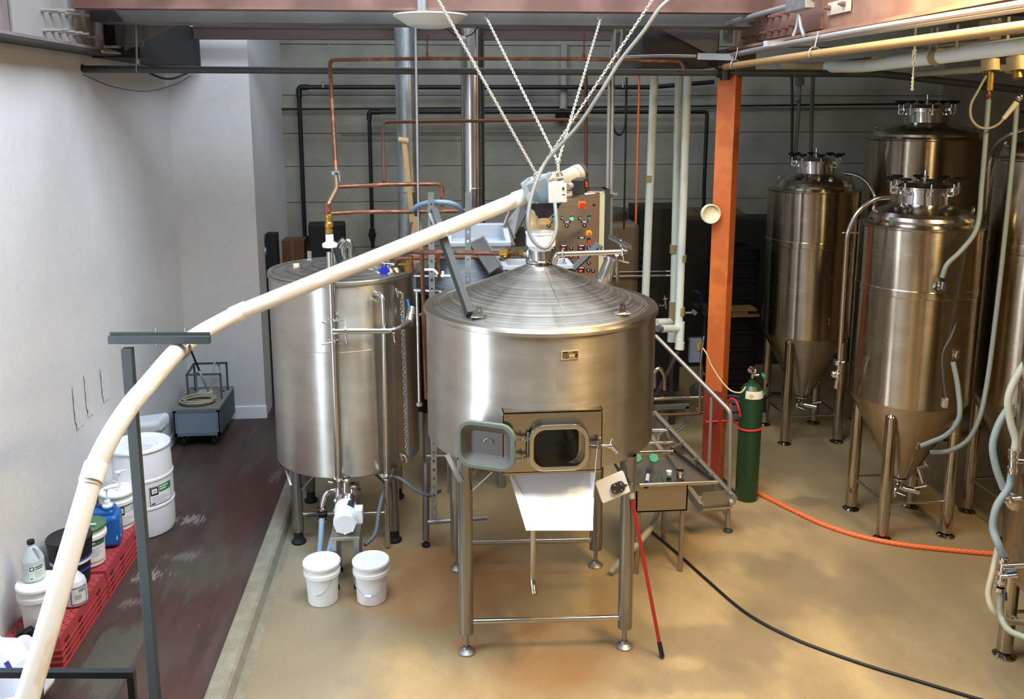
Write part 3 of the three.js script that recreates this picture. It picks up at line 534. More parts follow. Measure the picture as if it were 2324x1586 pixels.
{
  const f = fermenter('fermenter', 'front steel fermenter with gold tinted cone, behind the orange floor hose', 4.615, -7.85, 0.56, 0.32, 3.02, 1.36, 0.5, { s: 1.02 });
  const t = f.t;
  part(t, 'blow_off_pipe', pipe([[4.164, 3.293, -7.62], [4.004, 3.285, -7.6], [3.848, 3.167, -7.6], [3.767, 2.967, -7.6], [3.903, 1.579, -7.85], [3.921, 1.408, -7.9]], 0.021, 0.16, 14), M.tube);
  each(t, 'pipe_bracket', [rod([3.729, 2.975, -7.6], [3.946, 2.951, -7.75], 0.008), rod([3.793, 3.024, -7.62], [3.861, 2.064, -7.75], 0.007), rod([3.861, 2.064, -7.75], [3.925, 1.513, -7.85], 0.007)], M.tube);
  part(t, 'blow_off_valve', [lathe([[0.026, -0.03], [0.045, -0.02], [0.045, 0.02], [0.026, 0.03]], 18, [3.891, 1.681, -7.85]), lathe([[0.026, -0.03], [0.045, -0.02], [0.045, 0.02], [0.026, 0.03]], 18, [3.891, 1.558, -7.85]), rod([3.861, 1.682, -7.85], [3.932, 1.695, -7.8], 0.009), new THREE.SphereGeometry(0.035, 16, 12).translate(...[3.86, 1.563, -7.85]), rod([3.905, 1.498, -7.87], [3.902, 1.415, -7.88], 0.025)], M.chrome);
  // sampling ports and valves on the front
  const port = (p, r) => part(t, 'port', [xf(lathe([[r, 0], [r, 0.025], [r - 0.008, 0.04], [0.001, 0.045]], 24), p, [Math.PI / 2, 0, 0]), rod(p, add(p, [0, 0, 0.07]), r * 0.45), rod(add(p, [0, 0, 0.06]), add(p, [0.0, 0.07, 0.08]), r * 0.3)], M.chrome);
  port([4.517, 2.509, -7.34], 0.058); part(t, 'port_lever', box(0.02, 0.07, 0.015, [4.535, 2.531, -7.27], [0, 0, 0.05], 0.004), M.blue, 'blue valve lever');
  port([4.729, 1.867, -7.37], 0.065); port([4.643, 1.42, -7.37], 0.05);
  part(t, 'probe', xf(box(0.05, 0.1, 0.05, [0, 0, 0], [0, 0, 0], 0.015), [4.659, 1.439, -7.3]), mat('#a8a49c', 0.5));
  part(t, 'racking_arm', [rod([4.589, 0.921, -7.55], [4.606, 0.95, -7.5], 0.03), rod([4.595, 0.932, -7.6], [4.582, 0.928, -7.5], 0.02)], M.chrome);
  part(t, 'cone_valve', [rod([4.612, 0.712, -7.55], [4.644, 0.576, -7.5], 0.02), rod([4.578, 0.726, -7.5], [4.659, 0.749, -7.5], 0.016), rod([4.637, 0.794, -7.5], [4.677, 0.739, -7.5], 0.012)], M.chrome);
  part(t, 'probe_cable', hose([[4.884, 2.845, -7.5], [4.817, 2.54, -7.4], [4.666, 2.077, -7.3], [4.598, 1.915, -7.3], [4.617, 1.708, -7.3], [4.668, 1.476, -7.3]], 0.009, 40, 8), mat('#5b5e5c', 0.5));
}
fermenter('fermenter', 'tallest steel fermenter in the rear row, its shoulder nearest the back wall pipes', 6.0, -10.3, 0.68, 0.4, 3.72, 1.5, 0.5, { s: 1.1 });
{
  const f = fermenter('fermenter', 'brownish steel fermenter at the right edge, behind two hanging grey hoses', 5.78, -7.69, 0.56, 0.32, 3.63, 1.36, 0.5);
  part(f.t, 'blow_off_pipe', pipe([[5.293, 3.905, -7.5], [5.197, 3.874, -7.5], [5.184, 3.765, -7.7], [5.23, 3.62, -7.85], [5.321, 2.768, -7.95]], 0.02, 0.12, 14), M.tube);
}
{
  const f = fermenter('fermenter', 'nearest steel tank at the right edge, hoses and valves clamped to its side', 4.66, -5.32, 0.62, 0.37, 2.9, 0.83, 0.3);
  const t = f.t;
  part(t, 'port', [xf(lathe([[0.06, 0], [0.06, 0.03], [0.001, 0.04]], 24), [3.979, 1.427, -5.35], [Math.PI / 2, 0, 0.2]), rod([3.889, 1.467, -5.3], [3.96, 1.494, -5.25], 0.012)], M.chrome);
}
// ---------- steelwork ----------
function iBeam(a, b, h, w, tw = 0.02, tf = 0.025) {   // level beam between two points of its bottom middle
  const len = dist(a, b), s = [[-w / 2, 0], [w / 2, 0], [w / 2, tf], [tw / 2, tf], [tw / 2, h - tf], [w / 2, h - tf], [w / 2, h], [-w / 2, h], [-w / 2, h - tf], [-tw / 2, h - tf], [-tw / 2, tf], [-w / 2, tf]];
  const g = extrude(s, len), d = v3(b).sub(v3(a)).normalize(), x = new THREE.Vector3().crossVectors(new THREE.Vector3(0, 1, 0), d);
  return uvBox(g.applyMatrix4(new THREE.Matrix4().makeBasis(x, new THREE.Vector3(0, 1, 0), d).setPosition(v3(a))));
}
const bolt = (p, dir, m = M.redSteel, L = 0.075) => {   // hexagon nut on a protruding threaded end, standing out along x
  const r = [0, 0, -Math.PI / 2 * dir];
  return [xf(new THREE.CylinderGeometry(0.021, 0.021, 0.024, 6).translate(0, 0.014, 0), p, r), xf(new THREE.CylinderGeometry(0.011, 0.011, L, 8).translate(0, L / 2, 0), p, r)];
};
{
  const t = thing('steel_beam', 'grey red-brown roof beam with long bolts, over the white wall', 'beam');
  part(t, 'beam_body', iBeam([-3.06, 4.6, 1.5], [-3.06, 4.6, -8.95], 0.72, 0.24), mat('#ffffff', 0.7, 0, { map: rep(texture(512, (u, v, i) => mix([0.46, 0.41, 0.4], [0.58, 0.51, 0.49], step(0.3, 0.7, 0.5 * NB[i] + 0.5 * NC[i]))), 0.5) }));
  part(t, 'flange_edge', slab([-3.2, 4.575, 1.5], [-2.93, 4.6, -8.95]), M.darkSteel);
  const rows = [[[-3.03, 4.849, -7.522], [-3.03, 4.854, -7.673], [-3.03, 4.883, -7.852], [-3.03, 4.87, -8.003], [-3.03, 4.872, -8.173]], [[-3.03, 4.694, -7.529], [-3.03, 4.711, -7.692], [-3.03, 4.708, -7.831], [-3.03, 4.714, -7.996], [-3.03, 4.715, -8.138], [-3.03, 4.703, -8.323], [-3.03, 4.714, -8.469]]];
  for (const r of rows) for (const p of r) part(t, 'bolt', bolt(p, 1, null, 0.13), M.boltGrey ??= mat('#a39d97', 0.6, 0.2));
  part(t, 'splice_plate', slab([-3.045, 4.64, -7.0], [-3.028, 5.2, -8.55]), M.boltGrey);
}
{
  const t = thing('steel_beam', 'red-brown roof beam with two rows of bolts, over the brewing floor', 'beam');
  part(t, 'beam_body', iBeam([3.12, 4.64, 1.5], [3.12, 4.64, -8.95], 0.75, 0.3), mat('#ffffff', 0.62, 0, { map: rep(texture(512, (u, v, i) => mix([0.5, 0.36, 0.29], [0.62, 0.47, 0.38], step(0.3, 0.7, 0.6 * NB[i] + 0.4 * NC[i]))), 0.5) }));
  const pl = part(t, 'splice_plate', slab([3.085, 4.7, -6.9], [3.11, 5.25, -8.3]), M.redSteel);
  const rows = [[[3.085, 4.876, -8.359], [3.085, 4.882, -8.202], [3.085, 4.878, -8.028], [3.085, 4.885, -7.863], [3.085, 4.881, -7.703], [3.085, 4.886, -7.532]], [[3.085, 4.752, -8.529], [3.085, 4.752, -8.365], [3.085, 4.759, -8.196], [3.085, 4.758, -8.033], [3.085, 4.764, -7.867], [3.085, 4.762, -7.706], [3.085, 4.763, -7.543], [3.085, 4.773, -7.405]]];
  for (const r of rows) for (const p of r) part(pl, 'bolt', bolt(p, -1, null, 0.06), M.redSteel);
  const q = part(t, 'clip_plate', slab([3.1, 4.789, -6.8], [3.09, 4.884, -6.431]), mat('#c9b8a4', 0.6));
  for (const p of [[3.09, 4.844, -6.756], [3.09, 4.847, -6.516]]) part(q, 'bolt', bolt(p, -1, null, 0.05), M.redSteel);
  part(t, 'stiffener', [slab([3.0, 4.66, -4.42], [3.11, 5.36, -4.4]), slab([2.97, 4.665, -4.4], [3.11, 4.68, -4.5])], M.redSteel);
}
{
  const t = thing('cross_beam', 'red-brown beam crossing the whole top of the view', 'beam');
  part(t, 'beam_body', iBeam([-2.95, 4.91, -8.02], [3.1, 4.925, -8.02], 0.3, 0.16), M.redSteel);
  const cl = part(t, 'beam_clamp', [slab([-0.07, 4.89, -7.92], [0.0, 5.25, -7.88]), slab([-0.08, 4.89, -8.1], [0.01, 4.92, -7.9])], M.galv, 'galvanised clamp');
}
{
  const t = thing('cross_beam', 'wide grey steel beam behind the red-brown one, carrying the white lamp shade', 'beam');
  part(t, 'beam_body', uvBox(slab([-2.95, 4.845, -8.78], [3.1, 5.1, -8.4])), M.greySteel);
  part(t, 'end_plate', uvBox(extrude([[-2.95, 4.84], [-2.68, 4.84], [-2.95, 5.2]], 0.02).translate(0, 0, -8.39)), M.darkSteel);
}
{
  const t = thing('cross_beam', 'thin dark brown beam in front of the back bay ceiling', 'beam');
  part(t, 'beam_body', iBeam([-2.72, 4.88, -11.0], [3.6, 4.9, -11.0], 0.15, 0.12, 0.1), M.brownSteel);
}
{
  const t = thing('steel_girder', 'black steel girder end with a grey diagonal plate, by the white wall corner', 'beam');
  part(t, 'girder_body', [slab([-3.19, 4.58, -8.98], [-2.74, 5.02, -11.3]), slab([-3.19, 4.56, -8.98], [-2.72, 4.58, -11.32])], mat('#201f1e', 0.7));
  part(t, 'diagonal_plate', extrude([[0, 0], [0.75, 0.36], [0.75, 0.42], [0.05, 0.36]], 0.02).applyMatrix4(new THREE.Matrix4().makeTranslation(-2.86, 4.62, -8.92)), M.greySteel);
  part(t, 'gusset_plate', [slab([-2.95, 4.66, -8.98], [-2.7, 4.98, -8.96])], M.greySteel);
  each(t, 'anchor_rod', [rod([-2.9, 4.632, -8.505], [-2.9, 4.654, -8.907], 0.012), rod([-2.9, 4.585, -8.428], [-2.9, 4.596, -8.894], 0.012)], M.boltGrey);
}
{
  const t = thing('steel_stub', 'dark steel bracket block above the orange column', 'beam');
  part(t, 'block', [slab([2.2, 4.5, -10.4], [3.0, 5.0, -9.1]), slab([2.95, 4.45, -9.05], [3.25, 4.66, -8.7])], M.darkSteel);
  part(t, 'diagonal_plate', extrude([[0, 0.3], [0.62, 0], [0.62, 0.3]], 0.02).translate(2.35, 4.58, -9.05), M.greySteel);
}
{
  // column: I section, orange above, darker red at the foot
  const t = thing('orange_column', 'orange painted steel column with a dark red foot', 'column');
  const x = 3.045, z = -8.85, turn = 0.3;
  const rot = (g) => merge(g).applyMatrix4(new THREE.Matrix4().makeTranslation(x, 0, z).multiply(new THREE.Matrix4().makeRotationY(-0.65)));
  const w = 0.095, mk = (y0, y1) => rot([uvBox(slab([-w, y0, -w], [w, y1, w], 0.006))]);
  part(t, 'shaft', mk(0.012, 4.5), M.orange);
  part(t, 'painted_foot', rot([slab([-w - 0.003, 0.012, w], [w + 0.0, 1.12, w + 0.003])]), mat('#7d2617', 0.55), 'dark red paint');
  part(t, 'base_plate', slab([x - 0.2, 0, z - 0.2], [x + 0.2, 0.012, z + 0.2]), M.darkSteel);
  const b = [x - 0.15, 3.02, z + 0.09];
  const cap = solo('pipe_ring', xf(lathe([[0.001, -0.02], [0.088, -0.02], [0.1, -0.012], [0.1, 0.035], [0.092, 0.04], [0.088, 0.035], [0.088, -0.005], [0.001, -0.008]], 36), [2.866, 3.019, -8.75], [Math.PI / 2, 0, 0.0]).applyMatrix4(new THREE.Matrix4()), M.capCream ??= mat('#e2dcc0', 0.5), 'round cream plastic pipe plug stuck to the side of the orange column', 'pipe plug');
}
{
  // added unseen column repeating the frame, to give the tanks orange streaks
  const t = thing('orange_column', 'added unseen orange steel column of the same frame, nearer than the fermenters', 'column');
  part(t, 'shaft', uvBox(slab([2.95, 0.012, -2.5], [3.15, 4.62, -2.3], 0.006)), M.orange);
  part(t, 'base_plate', slab([2.85, 0, -2.6], [3.25, 0.012, -2.2]), M.darkSteel);
}
// ---------- ducts and pipes of the back bay ----------
{
  const t = thing('flue_duct', 'round steel flue duct nearer the white wall, behind the wooden paddle', 'duct');
  part(t, 'duct_shell', lathe([[0.132, 2.3], [0.132, 3.1], [0.135, 3.11], [0.132, 3.12], [0.132, 5.6]], 40, [-0.235, 0, -10.5]), M.galvDuct ??= mat('#ffffff', 0.35, 0.9, { map: rep(texGalv, 1) }));
  part(t, 'duct_seam', slab([-0.21, 2.3, -10.37], [-0.2, 5.6, -10.364]), M.galvDuct);
}
{
  const t = thing('flue_duct', 'round bright steel flue duct rising behind the grain auger', 'duct');
  part(t, 'duct_shell', lathe([[0.14, 2.6], [0.14, 3.12], [0.146, 3.125], [0.146, 3.15], [0.14, 3.155], [0.14, 5.6]], 40, [0.53, 0, -10.5]), mat([0.55, 0.54, 0.51], 0.22, 1));
  part(t, 'duct_seam', slab([0.575, 2.6, -10.368], [0.583, 5.6, -10.36]), M.galvDuct);
}
solo('steel_pole', rod([-0.091, 4.769, -7.86], [-0.094, 2.92, -7.86], 0.011), M.galv, 'thin grey threaded rod hanging from the red-brown beam', 'rod');
{
  const t = thing('black_pipe', 'thick dark pipe running level across the view below the beams', 'pipe');
  part(t, 'pipe_run', rod([-3.214, 4.442, -8.75], [2.933, 4.43, -8.75], 0.033, 20), M.greyPipe);
  part(t, 'pipe_run', pipe([[2.933, 4.43, -8.75], [4.582, 4.423, -8.75], [6.027, 4.261, -8.6]], 0.036, 0.1, 18), M.greyPipe);
  part(t, 'pipe_flange', rod([-3.237, 4.446, -8.75], [-3.198, 4.442, -8.75], 0.05, 20), M.blackPipe);
  part(t, 'pipe_hanger', [rod([-2.691, 4.84, -8.75], [-2.706, 4.472, -8.75], 0.01), xf(new THREE.TorusGeometry(0.038, 0.006, 8, 20), [-2.704, 4.448, -8.75], [0, Math.PI / 2, 0]), rod([-2.698, 4.533, -8.75], [-2.701, 4.488, -8.75], 0.02)], M.galv);
  part(t, 'elbow', [rod([2.879, 4.43, -8.75], [3.001, 4.426, -8.75], 0.05, 18), rod([2.945, 4.451, -8.72], [2.949, 4.357, -8.72], 0.05, 18)], M.blackPipe);
}
solo('wire', hose([[-3.21, 4.398, -8.75], [-3.015, 4.293, -8.9], [-2.753, 4.247, -9.1], [-2.535, 4.327, -9.4], [-2.441, 4.412, -9.6]], 0.004, 30, 6), M.black, 'thin wire sagging below the dark pipe by the white wall', 'wire');
solo('cable', hose([[-2.669, 4.417, -9], [-2.568, 4.375, -9], [-2.511, 4.373, -9.2], [-2.419, 4.436, -9.4]], 0.012, 24, 8), M.black, 'short black cable looped under the dark pipe near the girder', 'cable');
// black iron gas lines on the back wall
{
  const t = thing('gas_pipe', 'black iron pipe dropping down the back wall nearest the partition', 'pipe');
  part(t, 'pipe_run', pipe([[-1.923, 1.942, -13.75], [-1.922, 4.384, -13.75], [3.492, 4.394, -13.75], [4.474, 4.477, -13.75]], 0.034, 0.06, 16), M.blackPipe);
  part(t, 'elbow', pipe([[-1.922, 4.228, -13.75], [-1.922, 4.384, -13.75], [-1.779, 4.384, -13.75]], 0.044, 0.07, 16), M.blackPipe);
  for (const x of [[-1.556, 4.398, -13.75], [3.024, 4.407, -13.75]]) part(t, 'pipe_hanger', [cyl(0.02, 0.02, 0.1, add(x, [0, 0.03, 0.03]), [0, 0, 0], 10), xf(new THREE.TorusGeometry(0.037, 0.005, 6, 16), x, [0, Math.PI / 2, 0])], M.galv);
}
{
  const t = thing('gas_pipe', 'black iron pipe dropping behind the blue-grey duct, with a union near its foot', 'pipe');
  part(t, 'pipe_run', pipe([[-0.884, 1.935, -13.7], [-0.88, 4.018, -13.7], [4.371, 4.015, -13.7], [4.368, 2.868, -13.7], [4.377, 2.459, -13.7]], 0.03, 0.06, 16), M.blackPipe);
  part(t, 'elbow', pipe([[-0.883, 3.899, -13.7], [-0.88, 4.018, -13.7], [-0.721, 4.018, -13.7]], 0.04, 0.07, 16), M.blackPipe);
  part(t, 'union', [lathe([[0.03, -0.1], [0.046, -0.09], [0.046, -0.04], [0.06, -0.03], [0.06, 0.03], [0.046, 0.04], [0.046, 0.09], [0.03, 0.1]], 16, [-0.885, 2.136, -13.7])], M.blackPipe);
}
solo('wall_pipe', pipe([[-2.208, 4.057, -13.9], [5.116, 4.111, -13.9], [7.69, 4.139, -13.9]], 0.016, 0.05, 10), M.black, 'thin black pipe level along the back wall above the gas pipe elbow', 'pipe');
solo('wall_bracket_pipe', pipe([[-1.344, 3.71, -13.9], [-1.292, 3.669, -13.9], [1.787, 3.661, -13.9]], 0.012, 0.05, 10), mat('#6d6b62', 0.8), 'thin painted pipe low on the back wall behind the copper riser', 'pipe');
{
  const t = thing('wall_stub', 'grey painted pipe ending in a dark round mouth on the back wall', 'pipe');
  part(t, 'stub_pipe', rod([2.128, 5.05, -13.9], [2.118, 4.042, -13.9], 0.06, 20), M.conc);
  part(t, 'pipe_mouth', xf(lathe([[0.06, 0], [0.1, 0.0], [0.11, 0.12], [0.085, 0.12], [0.08, 0.02], [0.001, 0.01]], 28), [2.099, 3.96, -13.95], [Math.PI / 2, 0, 0]), M.black);
}
// ---------- copper ----------
{
  const t = thing('copper_pipework', 'copper water pipes with brass fittings, from the beams down to the water tank', 'pipe');
  const z = -7.66, r = 0.019;
  part(t, 'riser', pipe([[-0.905, 4.465, -8.6], [-0.809, 3.455, -7.9]], r, 0.05, 14), M.copper);
  part(t, 'upper_run', pipe([[-0.906, 4.432, -8.6], [-0.903, 4.529, -8.6], [0.007, 4.546, -8.6], [1.528, 4.549, -8.6], [2.461, 4.528, -8.6], [2.494, 4.461, -8.6]], 0.017, 0.05, 14), M.copper);
  for (const p of [[970, 133], [1325, 134]]) part(t, 'hanger_rod', p[0] === 970 ? [rod([0.011, 4.76, -8.6], [0.004, 4.582, -8.6], 0.007), rod([0.004, 4.599, -8.6], [0.003, 4.546, -8.6], 0.014)] : [rod([1.507, 4.787, -8.6], [1.506, 4.59, -8.6], 0.007), rod([1.506, 4.598, -8.6], [1.507, 4.549, -8.6], 0.016)], M.copper);
  part(t, 'hanger_rod', rod([-0.9, 4.714, -8.6], [-0.903, 4.529, -8.6], 0.006), M.galv);
  part(t, 'isolating_valve', [rod([-0.835, 3.539, -7.92], [-0.825, 3.508, -7.92], 0.028, 16), rod([-0.826, 3.529, -7.9], [-0.781, 3.538, -7.88], 0.012), rod([-0.783, 3.535, -7.86], [-0.775, 3.442, -7.86], 0.008)], M.galv);
  part(t, 'offset', pipe([[-0.815, 3.494, -7.9], [-0.801, 3.394, -7.8], [-0.866, 3.267, -7.66], [-0.876, 3.011, -7.66]], 0.022, 0.04, 14), M.copperOld ??= mat('#8d7458', 0.5, 0.6));
  part(t, 'tee', [rod([-0.866, 3.278, -7.66], [-0.87, 3.164, -7.66], 0.028, 16)], M.copper);
  part(t, 'upper_branch', pipe([[-0.807, 3.404, -7.86], [-0.398, 3.408, -8], [0.121, 3.403, -8.1], [0.122, 3.188, -8.1]], 0.019, 0.05, 14), M.copper);
  part(t, 'lower_branch', pipe([[-0.869, 3.191, -7.66], [-0.621, 3.193, -7.75], [-0.062, 3.173, -7.9], [0.264, 3.162, -8], [0.696, 3.191, -8.1]], 0.018, 0.05, 14), M.copper);
  part(t, 'brass_stack', lathe([[0.024, 0], [0.032, 0.005], [0.032, 0.03], [0.024, 0.035], [0.024, 0.05], [0.036, 0.055], [0.036, 0.09], [0.028, 0.1], [0.028, 0.13], [0.034, 0.135], [0.034, 0.16], [0.022, 0.17]], 20, [-0.862, 3.02, -7.66]), M.brass);
  part(t, 'white_union', lathe([[0.02, -0.03], [0.062, -0.03], [0.066, -0.015], [0.066, 0.0], [0.034, 0.02], [0.034, 0.08], [0.02, 0.085]], 24, [-0.862, 2.93, -7.66]), M.white);
  part(t, 'rear_drop', pipe([[1.708, 4.425, -9.6], [1.707, 3.4, -9.5]], 0.018, 0.05, 12), mat('#6b4330', 0.5, 0.4));
  part(t, 'middle_loop', pipe([[-0.4, 3.42, -8.05], [-0.471, 3.88, -9.4], [-0.461, 3.936, -9.6], [1.677, 3.961, -9.6]], 0.018, 0.05, 12), M.copperDark ??= mat('#7a4f3a', 0.45, 0.6));
}
{
  // second copper group between the two brewing vessels
  const t = thing('copper_pipework', 'copper feed pipe with brass valve, reaching the neck of the mash tun', 'pipe');
  part(t, 'feed_pipe', pipe([[-0.165, 2.856, -7.6], [-0.057, 2.887, -7.4], [0.619, 2.932, -7], [0.77, 2.971, -6.75]], 0.02, 0.04, 14), M.copper);
  part(t, 'lower_feed', pipe([[-0.383, 2.732, -8], [0.432, 2.766, -7.8]], 0.016, 0.04, 12), M.copperDark);
  part(t, 'brass_valve', [rod([0.578, 2.929, -7.02], [0.639, 2.935, -6.98], 0.036, 16), rod([0.608, 2.932, -7], [0.606, 2.897, -6.97], 0.02), rod([0.638, 2.947, -6.97], [0.77, 2.995, -6.75], 0.006), rod([0.725, 2.955, -6.85], [0.776, 2.972, -6.74], 0.032, 16)], M.brass);
  each(t, 'clamp', [rod([0.766, 2.971, -6.75], [0.787, 2.975, -6.72], 0.05, 18), rod([0.775, 2.962, -6.7], [0.776, 2.923, -6.68], 0.012)], M.chrome);
  each(t, 'drop_pipe', [rod([-0.167, 2.878, -7.7], [-0.16, 2.658, -7.7], 0.018), rod([-0.072, 2.818, -7.75], [-0.051, 1.47, -7.75], 0.019), rod([0.068, 2.804, -7.75], [0.084, 2.556, -7.75], 0.016)], M.copper);
  part(t, 'grey_union', lathe([[0.02, -0.04], [0.038, -0.035], [0.038, 0.035], [0.02, 0.04]], 8, [-0.131, 2.867, -7.62]), M.galv);
  part(t, 'valve_lever', [rod([-0.281, 2.695, -7.9], [-0.201, 2.703, -7.85], 0.01), box(0.035, 0.12, 0.012, [-0.2, 2.688, -7.82])], M.brass);
}
{
  // stainless lines standing between the vessels
  const t = thing('steel_pipework', 'thin stainless pipes and clamps between the two brewing vessels', 'pipe');
  part(t, 'standpipe', pipe([[-0.12, 2.478, -7.72], [-0.117, 2.249, -7.7], [-0.115, 1.462, -7.62]], 0.014, 0.03, 12), M.tube);
  part(t, 'pipe_foot', rod([-0.114, 1.487, -7.62], [-0.115, 1.453, -7.62], 0.03, 16), M.tube);
  each(t, 'cross_line', [rod([-0.145, 2.477, -7.8], [0.102, 2.478, -7.7], 0.013), rod([-0.144, 2.587, -7.9], [0.18, 2.597, -7.8], 0.012)], M.tube);
  part(t, 'hook_line', pipe([[-0.05, 2.698, -7.6], [0.034, 2.697, -7.6], [0.065, 2.657, -7.6]], 0.012, 0.04, 12), M.white);
  part(t, 'white_tap', [rod([0.09, 2.66, -7.5], [0.174, 2.658, -7.5], 0.011), cyl(0.012, 0.012, 0.05, [0.109, 2.675, -7.5], [0, 0, 0], 10)], M.white);
}
solo('clear_hose', hose([[-0.165, 3.166, -7.9], [-0.092, 3.24, -7.8], [0.063, 3.28, -7.7], [0.217, 3.26, -7.7], [0.297, 3.181, -7.8]], 0.022, 40, 12), mat('#8fa9bd', 0.2, 0, { transmission: 0.35, thickness: 0 }), 'clear blue hose arched over the copper branch', 'hose');
// ---------- slotted steel uprights of the pipe stand ----------
{
  const t = thing('slotted_stand', 'slotted steel angle stand with foot, between the water tank and the mash tun', 'stand');
  const upright = (a, b) => {
    const h = dist(a, b), n = Math.floor(h / 0.085), holes = []; for (let i = 0; i < n; i++) { const y = 0.05 + i * (h - 0.08) / n; holes.push([[-0.01, y], [0.01, y], [0.01, y + 0.028], [-0.01, y + 0.028]]); }
    return [along(extrude([[-0.026, 0], [0.026, 0], [0.026, h], [-0.026, h]], 0.004, holes), a, b), along(slab([0.022, 0, 0], [0.026, h, -0.05]), a, b)];
  };
  part(t, 'upright', upright([0.003, 0.332, -7.66], [0.018, 3.369, -7.66]), M.galv);
  part(t, 'upright', upright([0.315, 0.25, -7.72], [0.342, 3.361, -7.72]), M.galv);
  part(t, 'lower_post', rod([-0.08, 0.06, -7.79], [-0.066, 0.834, -7.79], 0.032, 4), M.dullSteel);
  part(t, 'levelling_foot', lathe([[0.001, 0], [0.04, 0], [0.042, 0.02], [0.02, 0.035], [0.02, 0.07]], 20, [-0.08, 0, -7.79]), M.rubber);
  part(t, 'lower_rail', [rod([-0.06, 0.26, -7.75], [0.5, 0.28, -7.75], 0.024, 4)], M.galv);
  each(t, 'rear_rail', [rod([-0.06, 0.9, -7.79], [0.4, 0.9, -7.75], 0.012), rod([0.14, 0.95, -7.85], [0.14, 0.5, -7.85], 0.012)], M.dullSteel);
}
{
  const t = thing('wooden_paddle', 'long wooden mash paddle with a short crosspiece on top', 'paddle');
  part(t, 'shaft', bar([-0.158, 3.029, -8.25], [-0.219, 3.795, -8.25], 0.05, 0.024, 0.008), M.wood);
  part(t, 'crosspiece', rod([-0.272, 3.799, -8.25], [-0.179, 3.786, -8.25], 0.028, 14), M.wood);
  part(t, 'blade', xf(extrude([[-0.04, -0.25], [0.05, -0.22], [0.055, 0.05], [0.02, 0.2], [-0.02, 0.2], [-0.05, 0.05]], 0.02, [], 0.003), [-0.119, 2.883, -8.25]), M.wood);
}
// ---------- white plastic stacks ----------
{
  const zz = -10.0, P = (o) => o;
  const t = thing('drain_stack', 'pale green-white plastic drain pipe dropping behind the mash tun rim', 'pipe');
  part(t, 'pipe_run', rod([2.563, 4.548, -10], [2.529, 1.798, -10], 0.046, 24), M.pvc);
  each(t, 'coupling', [rod([2.563, 4.558, -10], [2.562, 4.49, -10], 0.052, 24), rod([2.543, 3.318, -10], [2.54, 3.236, -10], 0.047, 24)], M.pvcTan);
}
{
  const zz = -9.9;
  const t = thing('drain_stack', 'nearer of the paired white plastic drain pipes, with a tee and grey spigot', 'pipe');
  part(t, 'pipe_run', rod([2.918, 4.473, -9.9], [2.915, 1.546, -9.9], 0.047, 24), M.pvc);
  each(t, 'coupling', [rod([2.932, 2.396, -9.9], [2.929, 2.317, -9.9], 0.049, 24), rod([2.933, 1.775, -9.9], [2.931, 1.674, -9.9], 0.05, 24)], M.pvcTan);
  part(t, 'tee', [rod([2.934, 1.599, -9.9], [2.932, 1.341, -9.9], 0.052, 24), rod([2.915, 1.519, -9.9], [2.672, 1.557, -9.75], 0.045, 24)], M.pvc);
  part(t, 'branch_plug', rod([2.672, 1.557, -9.75], [2.607, 1.571, -9.7], 0.038, 20), M.galv);
  part(t, 'reducer', rod([2.937, 1.351, -9.9], [2.935, 1.265, -9.9], 0.056, 24), M.pvc);
  part(t, 'iron_drop', rod([2.94, 1.276, -9.9], [2.39, 0.0, -9.98], 0.026, 14), mat('#3a2a22', 0.7));
  part(t, 'side_valve', [rod([2.989, 1.704, -9.9], [3.106, 1.707, -9.9], 0.014), rod([3.073, 1.729, -9.9], [3.117, 1.691, -9.9], 0.026, 12)], M.galv);
}
{
  const zz = -10.15;
  const t = thing('drain_stack', 'farther of the paired white plastic drain pipes, dull tan below its coupling', 'pipe');
  part(t, 'pipe_run', rod([2.888, 4.482, -10.15], [2.919, 1.756, -10.15], 0.046, 24), M.pvc);
  each(t, 'coupling', [rod([2.899, 2.482, -10.15], [2.898, 2.376, -10.15], 0.05, 24)], M.pvcTan);
  part(t, 'lower_run', rod([2.912, 1.789, -10.15], [2.913, 1.439, -10.15], 0.05, 24), M.pvcTan);
  part(t, 'branch', rod([2.91, 1.538, -10.15], [2.688, 1.562, -10.05], 0.045, 24), M.pvc);
  part(t, 'reducer', rod([2.909, 1.417, -10.15], [2.907, 1.29, -10.15], 0.052, 24), M.pvc);
  part(t, 'iron_drop', rod([2.907, 1.296, -10.15], [2.926, 0.562, -10.15], 0.026, 14), mat('#2b2523', 0.7));
}
// ---------- conduits ----------
{
  const t = thing('conduit_bundle', 'grey steel conduits rising beside the control panel', 'conduit');
  const c = (pts, r = 0.019) => part(t, 'conduit', pipe(pts, r, 0.16, 12), M.galvConduit ??= mat('#a8aaa8', 0.38, 0.5));
  c([[1.888, 2.715, -9.2], [1.882, 4.421, -9.2], [1.903, 4.732, -9.2], [1.908, 4.864, -9], [2.28, 4.867, -8.7], [2.72, 4.875, -8.7]]);
  c([[1.931, 2.715, -9.2], [1.919, 4.421, -9.2], [1.898, 4.89, -9], [1.897, 5.008, -8.9]]);
  c([[1.913, 4.42, -9.15], [1.961, 4.718, -9], [1.943, 4.924, -8.9], [1.976, 4.999, -8.8]]);
  c([[1.925, 4.499, -9.15], [1.979, 4.591, -9.05], [2.341, 4.602, -8.9], [2.673, 4.59, -8.8]], 0.016);
  each(t, 'conduit_strap', [box(0.16, 0.03, 0.03, [1.906, 3.19, -9.17]), rod([1.845, 3.211, -9.15], [1.939, 3.192, -9.15], 0.012)], M.galv);
}
solo('power_cable', hose([[2.153, 4.412, -9.6], [2.158, 4.013, -9.6], [2.161, 3.244, -9.6], [2.163, 2.752, -9.6]], 0.011, 40, 8), M.black, 'black power cord hanging straight down right of the conduits', 'cable');
